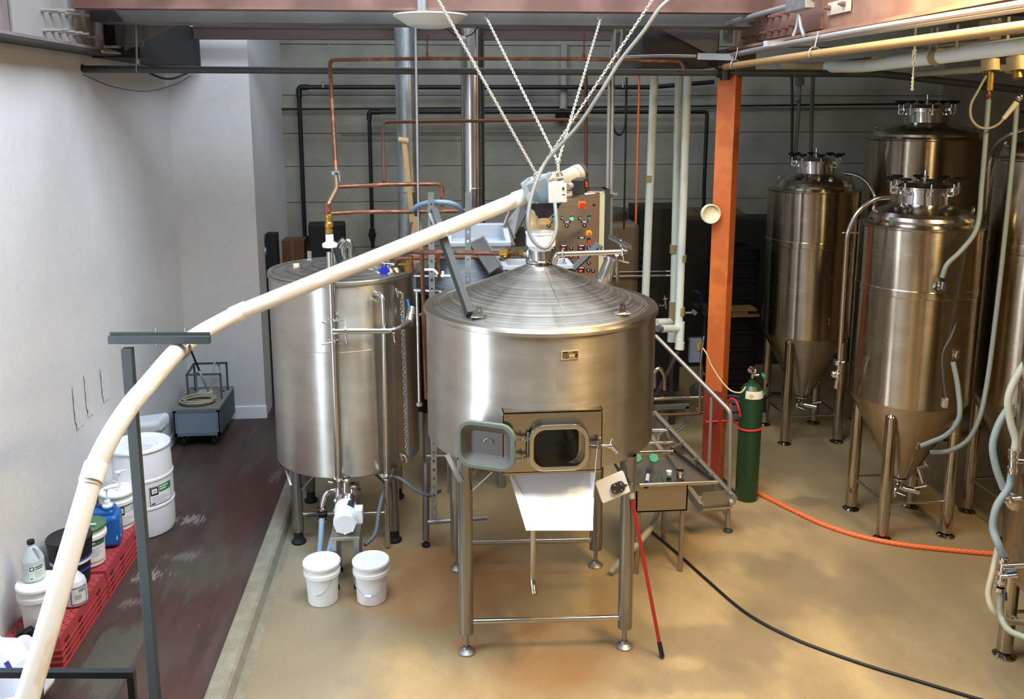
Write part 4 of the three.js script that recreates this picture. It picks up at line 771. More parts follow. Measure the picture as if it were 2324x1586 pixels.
solo('power_cable', hose([[2.151, 4.295, -9.6], [2.135, 3.895, -9.55], [2.077, 3.797, -9.5], [2.008, 3.827, -9.45], [1.966, 3.945, -9.4]], 0.011, 40, 8), M.black, 'black cord looped between the conduits and the hanging power cord', 'cable');
{
  const t = thing('copper_drop', 'thin orange copper pipe hanging with an open end', 'pipe');
  part(t, 'pipe_run', rod([2.101, 4.434, -8.8], [2.105, 2.931, -8.8], 0.01), mat('#c4622e', 0.45, 0.5));
  part(t, 'pipe_end', rod([2.104, 2.963, -8.8], [2.105, 2.917, -8.8], 0.014), M.copper);
}
// ---------- overhead on the fermenter side ----------
{
  const t = thing('conduit_bundle', 'long steel conduits clipped along the red-brown beam with a junction box', 'conduit');
  const c = (pts, r = 0.017) => part(t, 'conduit', pipe(pts, r, 0.2, 12), M.galvConduit);
  c([[2.632, 4.862, -8.7], [2.829, 4.871, -8.5], [2.93, 4.903, -7.644], [2.93, 4.896, -6.83], [2.93, 4.928, -6.453]], 0.022);
  c([[2.9, 4.591, -3.971], [2.9, 4.603, -5.639], [2.9, 4.601, -7.33], [2.9, 4.587, -8.415], [2.9, 4.583, -9.233]], 0.02);
  c([[2.94, 4.569, -4.021], [2.94, 4.581, -5.712], [2.94, 4.59, -7.429], [2.94, 4.575, -8.657]], 0.014);
  c([[2.92, 4.815, -6.944], [2.92, 4.722, -6.956], [2.9, 4.649, -6.975]], 0.014); c([[2.92, 4.813, -6.927], [2.92, 4.716, -6.888], [2.9, 4.64, -6.773]], 0.014);
  part(t, 'junction_box', slab(add([2.95, 4.837, -7.095], [0, 0, 0]), add([2.87, 4.939, -6.707], [0, 0, 0]), 0.006), M.galv);
  part(t, 'strut_channel', bar([2.8, 4.613, -7.298], [3.3, 4.637, -7.507], 0.045, 0.045), mat('#c3c4c2', 0.4, 0.3));
  part(t, 'strut_channel', bar([2.634, 4.579, -8.6], [2.93, 4.561, -8.4], 0.06, 0.06), mat('#a7abad', 0.4, 0.3));
  part(t, 'strut_bracket', [bar([3, 4.985, -8.782], [3, 4.818, -8.799], 0.05, 0.02), box(0.1, 0.13, 0.01, [3, 4.786, -8.834])], M.galv);
}
{
  const t = thing('sprinkler_pipe', 'orange-brown pipe hung beneath the red-brown beam', 'pipe');
  part(t, 'pipe_run', pipe([[2.85, 4.474, -3.475], [2.85, 4.479, -6.272], [2.85, 4.473, -8.444]], 0.03, 0.1, 18), mat('#9d7a4c', 0.5));
  for (const p of [[2.85, 4.483, -6.449], [2.85, 4.477, -8.16]]) part(t, 'pipe_hanger', [xf(new THREE.TorusGeometry(0.048, 0.006, 8, 20, Math.PI * 1.2), p, [0, 0.2, 0]), rod(add(p, [0, 0.04, 0]), add(p, [0.02, 0.16, 0]), 0.006)], M.galv);
}
{
  const t = thing('condensate_pipe', 'fat cream plastic pipe running under the ceiling toward the fermenters, with two sockets', 'pipe');
  part(t, 'pipe_run', pipe([[4.05, 4.522, -5.124], [4.05, 4.487, -6.909], [4.05, 4.469, -8.071], [4.05, 4.493, -8.81]], 0.058, 0.2, 20), mat('#ffffff', 0.45, 0, { map: rep(texDirtyPvc, 0.9) }));
  part(t, 'coupling', rod([4.05, 4.486, -6.909], [4.05, 4.489, -6.81], 0.062, 24), M.pvcTan);
  part(t, 'second_run', pipe([[4.2, 4.514, -8.161], [4.2, 4.512, -9.242], [4.2, 4.568, -10.311]], 0.05, 0.1, 16), M.pvcTan);
  for (const [p, q] of [[[4.1, 4.434, -6.26], [4.1, 4.352, -6.247]], [[4.1, 4.438, -5.97], [4.1, 4.341, -5.95]]]) part(t, 'drop_socket', [rod(p, q, 0.062, 24), rod(lerp3(p, q, 0.9), q, 0.068, 24)], M.pvcTan);
  each(t, 'drop_nipple', [rod([4.1, 4.352, -6.236], [4.1, 4.216, -6.231], 0.022, 14), rod([4.1, 4.341, -5.945], [4.1, 4.292, -5.928], 0.03, 14)], M.brass);
}
{
  const t = thing('pipe_cluster', 'thin pale hangers and cross pipes beneath the side ceiling', 'pipe');
  for (const [p, q] of [[[4.7, 4.818, -8.001], [4.7, 4.468, -7.976]], [[4.7, 4.814, -7.683], [4.7, 4.57, -7.672]], [[4.7, 4.812, -7.105], [4.7, 4.625, -7.099]], [[4.7, 4.814, -6.982], [4.7, 4.599, -6.97]], [[4.7, 4.818, -8.088], [4.7, 4.554, -8.107]]]) part(t, 'hanger_rod', rod(p, q, 0.012), mat('#bdb49c', 0.6));
  part(t, 'square_duct', [slab([4.9, 4.846, -7.692], add([4.9, 4.599, -7.515], [0.1, 0, 0]))], mat('#a9a288', 0.6));
  part(t, 'cross_pipe', [rod([4.8, 4.666, -8.146], [4.8, 4.637, -6.914], 0.014), rod([4.8, 4.784, -7.416], [4.8, 4.773, -6.903], 0.012), rod([4.9, 4.42, -8.902], [4.9, 4.425, -6.99], 0.03)], mat('#b5ab90', 0.6));
}
{
  const t = thing('pull_chain', 'short pull chain with a cord end hanging under the beam', 'chain');
  const g = []; const a = [3.2, 4.644, -5.706], b = [3.2, 4.202, -5.687], n = 44;
  for (let i = 0; i < n; i++) { const k = i / n; if (k > 0.62 && k < 0.8) continue; const thick = k > 0.4 && k < 0.62 ? 1.5 : 1; g.push(xf(new THREE.TorusGeometry(0.007 * thick, 0.0028 * thick, 5, 8), lerp3(a, b, k), [0.3, i * 1.3, 0.4])); }
  part(t, 'links', [g, rod(lerp3(a, b, 0.6), lerp3(a, b, 0.82), 0.004)], mat('#d9d2b4', 0.45, 0.3)).userData.kind = 'stuff';
}
// hanging lines above the rear fermenters
{
  for (const [n, l, pts, r, m] of [
    ['drop_hose', 'dark thin hose hanging above the fermenter lettered FV1', [[4.334, 4.47, -10.4], [4.367, 4.004, -10.4], [4.39, 3.434, -10.4]], 0.016, M.black],
    ['drop_hose', 'grey hose with a valve hanging above the fermenter lettered FV1', [[4.435, 4.419, -10.4], [4.444, 4.004, -10.4], [4.428, 3.45, -10.4]], 0.022, M.hoseDull ??= mat('#5f625c', 0.6)],
    ['drop_hose', 'grey hose hanging behind the lid of the fermenter lettered FV1', [[4.685, 4.467, -10.6], [4.698, 4.002, -10.6], [4.725, 3.398, -10.6]], 0.024, M.hoseDull],
  ]) solo(n, hose(pts, r, 20, 10), m, l, 'hose');
  solo('hose_valve', [xf(new THREE.SphereGeometry(0.045, 14, 10), [4.414, 4.186, -10.38]), box(0.09, 0.1, 0.08, [4.428, 4.398, -10.38], [0, 0, 0], 0.01)], M.hoseDull, 'grey valve body on the middle hanging hose', 'valve');
}
// ---------- things around the mash tun ----------
{
  // spent-grain chute: folded white sheet hung under the manway, sloping to its lip
  const t = thing('grain_chute', 'bright white folded plastic chute hanging under the open manway', 'chute');
  const bl = [0.535, 1.53, -5.98], br = [1.165, 1.53, -5.98], ml = [0.669, 1.349, -5.72], fl = [0.624, 1.256, -5.56], fr = [1.081, 1.235, -5.56], mr = [1.123, 1.395, -5.72];
  const sheet = (a, b, c, d) => { const n = v3(b).sub(v3(a)).cross(v3(d).sub(v3(a))).normalize().multiplyScalar(0.006).toArray(), q = (p) => add(p, n); return [quad(a, b, c, d), quad(q(a), q(d), q(c), q(b)), quad(a, q(a), q(b), b), quad(b, q(b), q(c), c), quad(c, q(c), q(d), d), quad(d, q(d), q(a), a)]; };
  const nl = [0.62, 1.29, -5.66], kl = [0.6, 1.435, -5.9];
  part(t, 'chute_floor', sheet([0.57, 1.5, -5.98], [1.14, 1.5, -5.98], fr, fl), M.chuteWhite ??= mat('#f4f7fb', 0.5));
  part(t, 'side_flap', [quad([0.535, 1.52, -5.98], kl, ml, fl), quad([0.535, 1.52, -5.98], fl, add(fl, [0.003, 0, 0]), [0.55, 1.5, -5.98])], M.chuteWhite);
  part(t, 'side_flap', sheet([1.14, 1.5, -5.98], [1.165, 1.56, -5.94], add(fr, [0.01, 0.05, -0.06]), fr), M.chuteWhite);
  part(t, 'hanger_rod', rod([1.131, 1.777, -5.68], [1.105, 1.43, -5.66], 0.006), M.tube);
}
{
  const t = thing('grain_hoe', 'long red-handled hoe with a white plastic blade, leaning on the mash tun', 'hoe');
  const foot = [1.698, 0.015, -5.888], g0 = [1.679, 0.12, -5.92], top = [1.452, 1.265, -5.97], head = [1.439, 1.376, -5.97];
  part(t, 'handle', rod(g0, top, 0.014, 14), M.red);
  part(t, 'grip', rod(foot, g0, 0.018, 14), M.black, 'black rubber grip');
  part(t, 'ferrule', [rod(top, lerp3(top, head, 0.45), 0.02, 14)], mat('#c9c4ba', 0.5));
  part(t, 'socket', rod(lerp3(top, head, 0.4), head, 0.02, 14), M.dullSteel);
  const c = [1.298, 1.375, -5.94];
  part(t, 'blade', xf(extrude(rrect(0.22, 0.165, 0.012), 0.012, [], 0.002), c, [-0.15, 0.1, 0.33]), M.white);
  part(t, 'bracket', [xf(extrude(rrect(0.105, 0.08, 0.03), 0.008), add(c, [0.035, 0.0, 0.02]), [-0.15, 0.1, 0.33]), rod(add(c, [0.05, 0.015, 0.035]), head, 0.009)], mat('#55504c', 0.45, 0.6));
  for (const d of [[0, 0.035], [0.0, -0.015], [0.045, 0.045], [0.05, -0.0]]) part(t, 'rivet', xf(new THREE.SphereGeometry(0.006, 8, 6), add(c, [0.01 + d[0], d[1] - 0.012, 0.032])), M.chrome);
}
// ---------- grain auger ----------
{
  const t = thing('grain_auger', 'long cream plastic auger tube rising from lower left to the white drive head', 'auger');
  const head = [0.815, 3.441, -6.797], a = [0.117, 3.196, -6.581], b = [-1.343, 2.684, -6.11];
  const r = 0.0565;
  part(t, 'tube_run', tube(new THREE.LineCurve3(v3(b), v3(head)), r, 4, 28), M.cream);
  part(t, 'tube_bend', tube(new THREE.CatmullRomCurve3([b, [-1.428, 2.655, -5.99], [-1.514, 2.629, -5.789], [-1.578, 2.6, -5.483], [-1.671, 2.482, -5.164], [-1.723, 2.414, -5.003], [-1.787, 2.291, -4.833], [-1.834, 2.163, -4.712], [-1.847, 2.094, -4.65]].map(v3)), r * 0.99, 48, 28), M.cream);
  part(t, 'tube_run', tube(new THREE.LineCurve3(v3([-1.845, 2.114, -4.674]), v3([-1.971, 1.239, -3.944])), r, 4, 28), M.cream);
  part(t, 'coupling', rod([-1.372, 2.673, -6.09], [-1.281, 2.705, -6.149], r + 0.0055, 28), M.creamCoupling);
  part(t, 'coupling', rod([-1.832, 2.18, -4.731], [-1.842, 2.108, -4.657], r + 0.006, 28), M.creamCoupling);
  part(t, 'head_sleeve', rod([0.652, 3.386, -6.75], [0.789, 3.432, -6.787], r + 0.006, 28), M.creamCoupling);
  const c0 = [0.094, 3.187, -6.576], cd = v3(head).sub(v3(b)).normalize().toArray();
  part(t, 'band_clamp', [rod(add(c0, cd.map((q) => -q * 0.02)), add(c0, cd.map((q) => q * 0.02)), r + 0.004, 28), rod([0.121, 3.181, -6.475], [0.154, 3.197, -6.475], 0.012), rod([0.131, 3.159, -6.471], [0.148, 3.213, -6.479], 0.007)], mat('#b9b394', 0.5));
  // square steel brace from the lid bracket up past the tube
  part(t, 'brace', [bar([0.034, 3.309, -6.792], [0.278, 2.635, -6.168], 0.05, 0.06)], mat('#3d3f3e', 0.5, 0.4));
  each(t, 'brace_end', [bar([-0.013, 3.302, -6.796], [0.062, 3.312, -6.791], 0.02, 0.05), bar([0.014, 3.291, -6.771], [0.065, 3.179, -6.684], 0.05, 0.008)], M.dullSteel);
}
{
  const t = thing('auger_drive', 'cream and pale blue auger drive head with motor and white switch box, hung on chains', 'motor');
  const c = [0.883, 3.445, -6.791];
  part(t, 'gearbox', box(0.2, 0.22, 0.2, c, [0.12, -0.35, 0.4], 0.008), mat('#87949a', 0.5, 0.2));
  each(t, 'gearbox_flange', [box(0.02, 0.26, 0.24, [0.791, 3.42, -6.774], [0.12, -0.35, 0.4], 0.004), box(0.22, 0.015, 0.24, [0.874, 3.523, -6.837], [0.12, -0.35, 0.4], 0.004), box(0.02, 0.24, 0.22, [0.952, 3.472, -6.79], [0.12, -0.35, 0.4], 0.004)], mat('#a3abad', 0.5, 0.2));
  for (const p of [[0.92, 3.525, -6.69], [0.92, 3.485, -6.683], [0.922, 3.442, -6.675], [0.922, 3.409, -6.669], [0.793, 3.497, -6.676], [0.811, 3.384, -6.654]]) part(t, 'flange_bolt', rod(p, add(p, [0, 0, 0.06]), 0.01, 8), M.chrome);
  part(t, 'top_cover', box(0.24, 0.05, 0.2, [0.891, 3.535, -6.858], [0.2, -0.3, 0.3], 0.01), M.creamPaint ??= mat('#b5ac98', 0.55));
  part(t, 'motor_body', [rod([1.008, 3.492, -6.941], [1.179, 3.56, -7.04], 0.074, 26), rod([1.179, 3.56, -7.04], [1.218, 3.576, -7.06], 0.08, 26, 0.07)], M.creamPaint);
  part(t, 'motor_cap', rod([1.211, 3.573, -7.06], [1.243, 3.582, -7.079], 0.071, 26), mat('#3a3733', 0.6));
  part(t, 'terminal_box', [box(0.1, 0.11, 0.13, [1.174, 3.495, -6.774], [0.1, -0.5, 0.1], 0.006)], mat('#2f2e2d', 0.5));
  part(t, 'red_switch', box(0.012, 0.04, 0.035, [1.213, 3.506, -6.721], [0.1, -0.5, 0.1], 0.004), mat('#c2303a', 0.4), 'red rocker switch');
  part(t, 'switch_box', [box(0.095, 0.155, 0.1, [0.961, 3.461, -6.613], [0.05, -0.45, 0.04], 0.006), box(0.06, 0.145, 0.03, [1.001, 3.463, -6.549], [0.05, -0.45, 0.04], 0.005)], mat('#d9d2c2', 0.5));
  each(t, 'box_label', [box(0.012, 0.02, 0.012, [1.001, 3.496, -6.524]), box(0.02, 0.008, 0.006, [1.003, 3.45, -6.516])], M.black);
  part(t, 'switch_hub', rod([1.045, 3.502, -6.593], [1.078, 3.508, -6.632], 0.025, 14), mat('#8d8a82', 0.5));
  each(t, 'mount_rail', [bar([0.977, 3.376, -6.719], [1.207, 3.428, -6.861], 0.05, 0.02), bar([1.055, 3.419, -6.72], [1.201, 3.449, -6.865], 0.04, 0.015)], mat('#a9a498', 0.5, 0.3));
  part(t, 'lifting_ring', [xf(new THREE.TorusGeometry(0.03, 0.008, 8, 20), [1.008, 3.566, -6.802], [0, 0.3, 0]), rod([0.966, 3.546, -6.802], [1.042, 3.553, -6.796], 0.014)], M.galv);
  each(t, 'motor_fin', Array.from({ length: 9 }, (_, i) => { const a = lerp3([1.022, 3.499, -6.941], [1.154, 3.552, -7.021], i / 8), b = lerp3([1.008, 3.492, -6.941], [1.179, 3.56, -7.04], (i + 0.4) / 8); return rod(a, add(a, [0.004, -0.0015, 0]), 0.0765, 26); }), M.creamPaint);
  // black discharge hopper and tan spout
  const h = [0.88, 3.334, -6.74];
  const hop = (x0, z0, x1, z1, y0, y1) => { const A = [[-x0, y0, -z0], [x0, y0, -z0], [x0, y0, z0], [-x0, y0, z0]], B = [[-x1, y1, -z1], [x1, y1, -z1], [x1, y1, z1], [-x1, y1, z1]]; return [0, 1, 2, 3].map((i) => quad(add(h, A[i]), add(h, A[(i + 1) % 4]), add(h, B[(i + 1) % 4]), add(h, B[i]))); };
  part(t, 'hopper', [hop(0.125, 0.1, 0.105, 0.09, 0.04, -0.0), hop(0.105, 0.09, 0.035, 0.035, 0.0, -0.085), hop(0.03, 0.03, 0.03, 0.03, -0.085, -0.1)], mat('#1f2022', 0.55));
  part(t, 'spout', lathe([[0.05, -0.13], [0.052, -0.09], [0.045, -0.08], [0.04, -0.08]], 24, h), mat('#c0a274', 0.6));
}
{
  const t = thing('hopper_funnel', 'white plastic funnel standing in the mash tun neck', 'funnel');
  const p = [0.858, 2.985, -6.7];
  part(t, 'bowl', lathe([[0.06, 0.0], [0.079, 0.02], [0.112, 0.06], [0.115, 0.15], [0.121, 0.152], [0.121, 0.162], [0.112, 0.162], [0.107, 0.07], [0.05, 0.012]], 40, p), M.white);
}
function chain(label, a, b, pitch = 0.024, sag = 0) {
  const L = dist(a, b), n = Math.round(L / pitch), g = [], d = v3(b).sub(v3(a)).normalize(), q = new THREE.Quaternion().setFromUnitVectors(new THREE.Vector3(0, 1, 0), d);
  const link = new THREE.TorusGeometry(0.0095, 0.0034, 6, 12); link.scale(1, 1.75, 1);
  for (let i = 0; i <= n; i++) { const m = new THREE.Matrix4().compose(v3(lerp3(a, b, i / n)), q.clone().multiply(new THREE.Quaternion().setFromAxisAngle(new THREE.Vector3(0, 1, 0), i % 2 ? 0.6 : 2.17)), new THREE.Vector3(1, 1, 1)); g.push(link.clone().applyMatrix4(m)); }
  const t = thing('hanging_chain', label, 'chain', 'chains holding up the auger drive head');
  part(t, 'links', g, M.chain ??= mat('#d5d2c2', 0.4, 0.4)).userData.kind = 'stuff';
  part(t, 'hook', [xf(new THREE.TorusGeometry(0.02, 0.006, 8, 16, 4.6), add(a, [0, 0.02, 0])), xf(new THREE.TorusGeometry(0.018, 0.006, 8, 16), b)], M.galv);
  return t;
}
chain('thin chain farthest toward the white wall, down to the auger drive head', [0.077, 4.886, -6.668], [0.837, 3.579, -6.82], 0.019);
chain('chain from the grey beam beside the white lamp shade to the drive head', [0.537, 4.853, -8], [1.003, 3.674, -6.822]);
chain('steep chain from the grey beam nearer the conduits to the drive head', [1.543, 4.854, -8], [1.006, 3.681, -6.823]);
chain('chain running along the grey power cable, up past the red-brown beam', [1.631, 4.873, -6.422], [0.824, 3.57, -6.768]);
solo('chain_drop', Array.from({ length: 9 }, (_, i) => xf(new THREE.TorusGeometry(0.011, 0.004, 6, 10).scale(1, 1.6, 1), lerp3([1.003, 3.681, -6.823], [1.008, 3.573, -6.803], i / 8), [0, i % 2 ? 0.5 : 2, 0])), M.chain, 'short doubled chain end standing on the lifting ring of the drive head', 'chain').userData.kind = 'stuff';
solo('power_cable', hose([[1.77, 4.88, -6.411], [1.668, 4.793, -6.404], [1.564, 4.636, -6.436], [1.412, 4.429, -6.514], [1.284, 4.217, -6.538], [1.122, 3.959, -6.608], [0.962, 3.778, -6.641], [0.875, 3.673, -6.639], [0.806, 3.553, -6.563], [0.755, 3.428, -6.493], [0.724, 3.274, -6.417], [0.742, 3.162, -6.395], [0.793, 3.094, -6.378], [0.85, 3.072, -6.369], [0.903, 3.117, -6.393], [0.938, 3.203, -6.436], [0.943, 3.296, -6.483], [0.944, 3.386, -6.561]], 0.0145, 140, 10), M.cable, 'thick grey power cable looping under the drive head past the white funnel', 'cable');
// ---------- auger support ----------
{
  const t = thing('auger_stand', 'dark grey steel T-stand carrying the auger tube by the white wall', 'stand');
  const d = 5.45, p = [-1.872, 2.63, -5.464];
  part(t, 'post', bar([p[0], 0, p[2]], [p[0], p[1], p[2]], 0.062, 0.062, 0.004), M.post);
  part(t, 'top_bar', bar([-1.983, 2.683, -5.484], [-1.366, 2.678, -5.447], 0.046, 0.05, 0.003), M.post);
  part(t, 'top_bar_lip', bar([-1.977, 2.701, -5.487], [-1.366, 2.695, -5.451], 0.006, 0.055), M.post);
  part(t, 'base_plate', slab([p[0] - 0.1, 0, p[2] - 0.1], [p[0] + 0.1, 0.01, p[2] + 0.1]), M.post);
  part(t, 'pipe_strap', [xf(new THREE.TorusGeometry(0.068, 0.008, 8, 28, Math.PI * 1.25), [-1.567, 2.603, -5.482], [0.3, 0.5, 2.6]), rod([-1.518, 2.748, -5.474], [-1.519, 2.643, -5.455], 0.006), rod([-1.697, 2.748, -5.49], [-1.699, 2.64, -5.471], 0.006)], M.dullSteel);
}
// ---------- pump ----------
{
  const t = thing('transfer_pump', 'white electric pump on a small steel stand, under the water tank', 'pump');
  const f = [-0.761, 0.592, -7.134], b = add(f, [-0.01, 0.05, -0.2]);
  part(t, 'motor_body', [rod(f, b, 0.094, 32), rod(lerp3(f, b, 0.12), lerp3(f, b, 0.2), 0.1, 32)], M.white);
  part(t, 'fan_cover', [rod(add(f, [0, -0.004, 0.03]), f, 0.09, 32), Array.from({ length: 8 }, (_, i) => { const a = (i / 8) * 6.283; return box(0.012, 0.018, 0.03, add(f, [Math.cos(a) * 0.0905, Math.sin(a) * 0.0905, 0.012]), [0, 0, a]); })], M.white);
  part(t, 'junction_box', box(0.07, 0.13, 0.1, add(f, [0.115, 0.045, -0.06]), [0.1, 0, 0], 0.008), M.white);
  part(t, 'motor_sticker', rod(add(b, [0.052, 0.062, 0.11]), add(b, [0.055, 0.066, 0.06]), 0.03, 10), mat('#1d3040', 0.4), 'dark motor sticker');
  part(t, 'pump_head', [rod(b, add(b, [0, 0.03, -0.07]), 0.09, 28), rod(add(b, [0, 0.02, -0.05]), add(b, [0.0, 0.22, -0.09]), 0.03, 18), lathe([[0.04, 0], [0.05, 0.008], [0.05, 0.025], [0.04, 0.033]], 20, add(b, [0, 0.2, -0.09])), rod(add(b, [0, 0.02, -0.07]), add(b, [-0.1, 0.02, -0.1]), 0.026, 16)], M.chrome);
  const top = f[1] - 0.105, x0 = f[0] - 0.125, x1 = f[0] + 0.125, z0 = f[2] + 0.06, z1 = f[2] - 0.3;
  part(t, 'stand_top', slab([x0, top - 0.03, z0], [x1, top, z1], 0.004), M.steelFlat);
  for (const [x, z] of [[x0 + 0.03, z0 - 0.03], [x1 - 0.03, z0 - 0.03], [x0 + 0.03, z1 + 0.03], [x1 - 0.03, z1 + 0.03]]) { const l = part(t, 'leg', slab([x - 0.022, 0.04, z - 0.022], [x + 0.022, top - 0.03, z + 0.022]), M.dullSteel); part(l, 'rubber_foot', lathe([[0.001, 0], [0.034, 0], [0.036, 0.02], [0.02, 0.045]], 16, [x, 0, z]), M.rubber); }
}
{
  const t = thing('valve_assembly', 'stainless elbow, clamps and black valve lever under the water tank', 'valve');
  part(t, 'elbow', pipe([[-0.76, 0.62, -7.75], [-0.98, 0.62, -7.72], [-1.02, 0.5, -7.7], [-1.02, 0.4, -7.68]], 0.028, 0.09, 14), M.chrome);
  each(t, 'clamp', [lathe([[0.03, -0.012], [0.046, -0.01], [0.046, 0.01], [0.03, 0.012]], 18, [-1.02, 0.47, -7.69]), lathe([[0.03, -0.012], [0.046, -0.01], [0.046, 0.01], [0.03, 0.012]], 18, [-1.02, 0.36, -7.68]), lathe([[0.05, -0.03], [0.075, -0.025], [0.075, 0.0], [0.05, 0.01], [0.06, 0.05], [0.03, 0.06]], 22, [-0.74, 0.62, -7.74]), rod([-0.9, 0.66, -7.66], [-0.86, 0.7, -7.66], 0.01), rod([-0.86, 0.52, -7.58], [-0.8, 0.5, -7.56], 0.008), xf(new THREE.TorusGeometry(0.02, 0.008, 8, 14), [-0.88, 0.5, -7.58])], M.chrome);
  part(t, 'valve_lever', [rod([-1.16, 0.42, -7.66], [-0.98, 0.44, -7.64], 0.014), rod([-1.02, 0.45, -7.68], [-1.02, 0.4, -7.68], 0.045, 18)], M.black, 'black lever');
}
solo('pump_hose', hose([[-1.02, 0.4, -7.62], [-1.02, 0.25, -7.5], [-1.03, 0.1, -7.4], [-1.0, 0.03, -7.2]], 0.026, 30, 12), M.hoseBlue, 'pale blue hose dropping from the valve nearest the kerb', 'hose');
solo('pump_hose', hose([[-0.83, 0.46, -7.55], [-0.88, 0.38, -7.42], [-0.93, 0.2, -7.32], [-0.92, 0.04, -7.16]], 0.027, 30, 12), M.hoseBlue, 'pale blue hose curving down beside the white pump', 'hose');
solo('grey_hose', hose([[-0.62, 0.24, -7.4], [-0.54, 0.28, -7.5], [-0.5, 0.45, -7.7], [-0.44, 0.62, -7.9], [-0.4, 0.7, -8.1]], 0.02, 30, 10), mat('#6d7577', 0.5), 'grey cord rising from the pump junction box under the water tank', 'hose');
solo('grey_hose', hose([[-0.4, 0.68, -7.85], [-0.3, 0.7, -7.75], [-0.17, 0.62, -7.68], [-0.04, 0.56, -7.68], [0.06, 0.5, -7.9]], 0.017, 30, 10), mat('#5d6466', 0.5), 'grey hose from the water tank pipe toward the slotted stand', 'hose');
// ---------- pails on the floor ----------
function pail(name, label, x, z, s = 1, lidMat = M.pail, bodyMat = M.pail, y0 = 0, bail = 0.6, group) {
  const t = thing(name, label, 'bucket', group), p = [x, y0, z], k = (q) => q.map((e) => [e[0] * s, e[1] * s]);
  part(t, 'body', lathe(k([[0.001, 0.002], [0.118, 0], [0.124, 0.006], [0.134, 0.245], [0.15, 0.248], [0.153, 0.254], [0.153, 0.282], [0.148, 0.289], [0.138, 0.291], [0.138, 0.34]]), 56, p), bodyMat);
  part(t, 'lid', lathe(k([[0.142, 0.336], [0.155, 0.334], [0.157, 0.34], [0.157, 0.354], [0.151, 0.362], [0.143, 0.364], [0.137, 0.357], [0.001, 0.357]]), 56, p), lidMat);
  if (bail) {
    const arc = []; for (let i = 0; i <= 16; i++) { const a = (i / 16) * Math.PI, r = 0.15 * s; arc.push([x + Math.cos(a) * r * Math.cos(bail) + Math.sin(a) * 0.075 * s * Math.sin(bail), y0 + 0.245 * s - Math.sin(a) * 0.14 * s, z - Math.cos(a) * r * Math.sin(bail) + Math.sin(a) * 0.155 * s * Math.cos(bail)]); }
    part(t, 'bail', hose(arc, 0.0028 * s, 40, 6), M.galv);
    const gA = arc[7], gB = arc[9]; part(t, 'bail_grip', rod(gA, gB, 0.012 * s, 10), M.white);
  }
  return t;
}
pail('white_pail', 'lidded white pail on the tan floor, nearer the kerb', -0.945, -6.94, 1, M.pail, M.pail, 0, -0.9);
pail('white_pail', 'lidded white pail on the tan floor with its wire handle hanging across the front', -0.535, -6.92, 1, M.pail, M.pail, 0, -0.25);
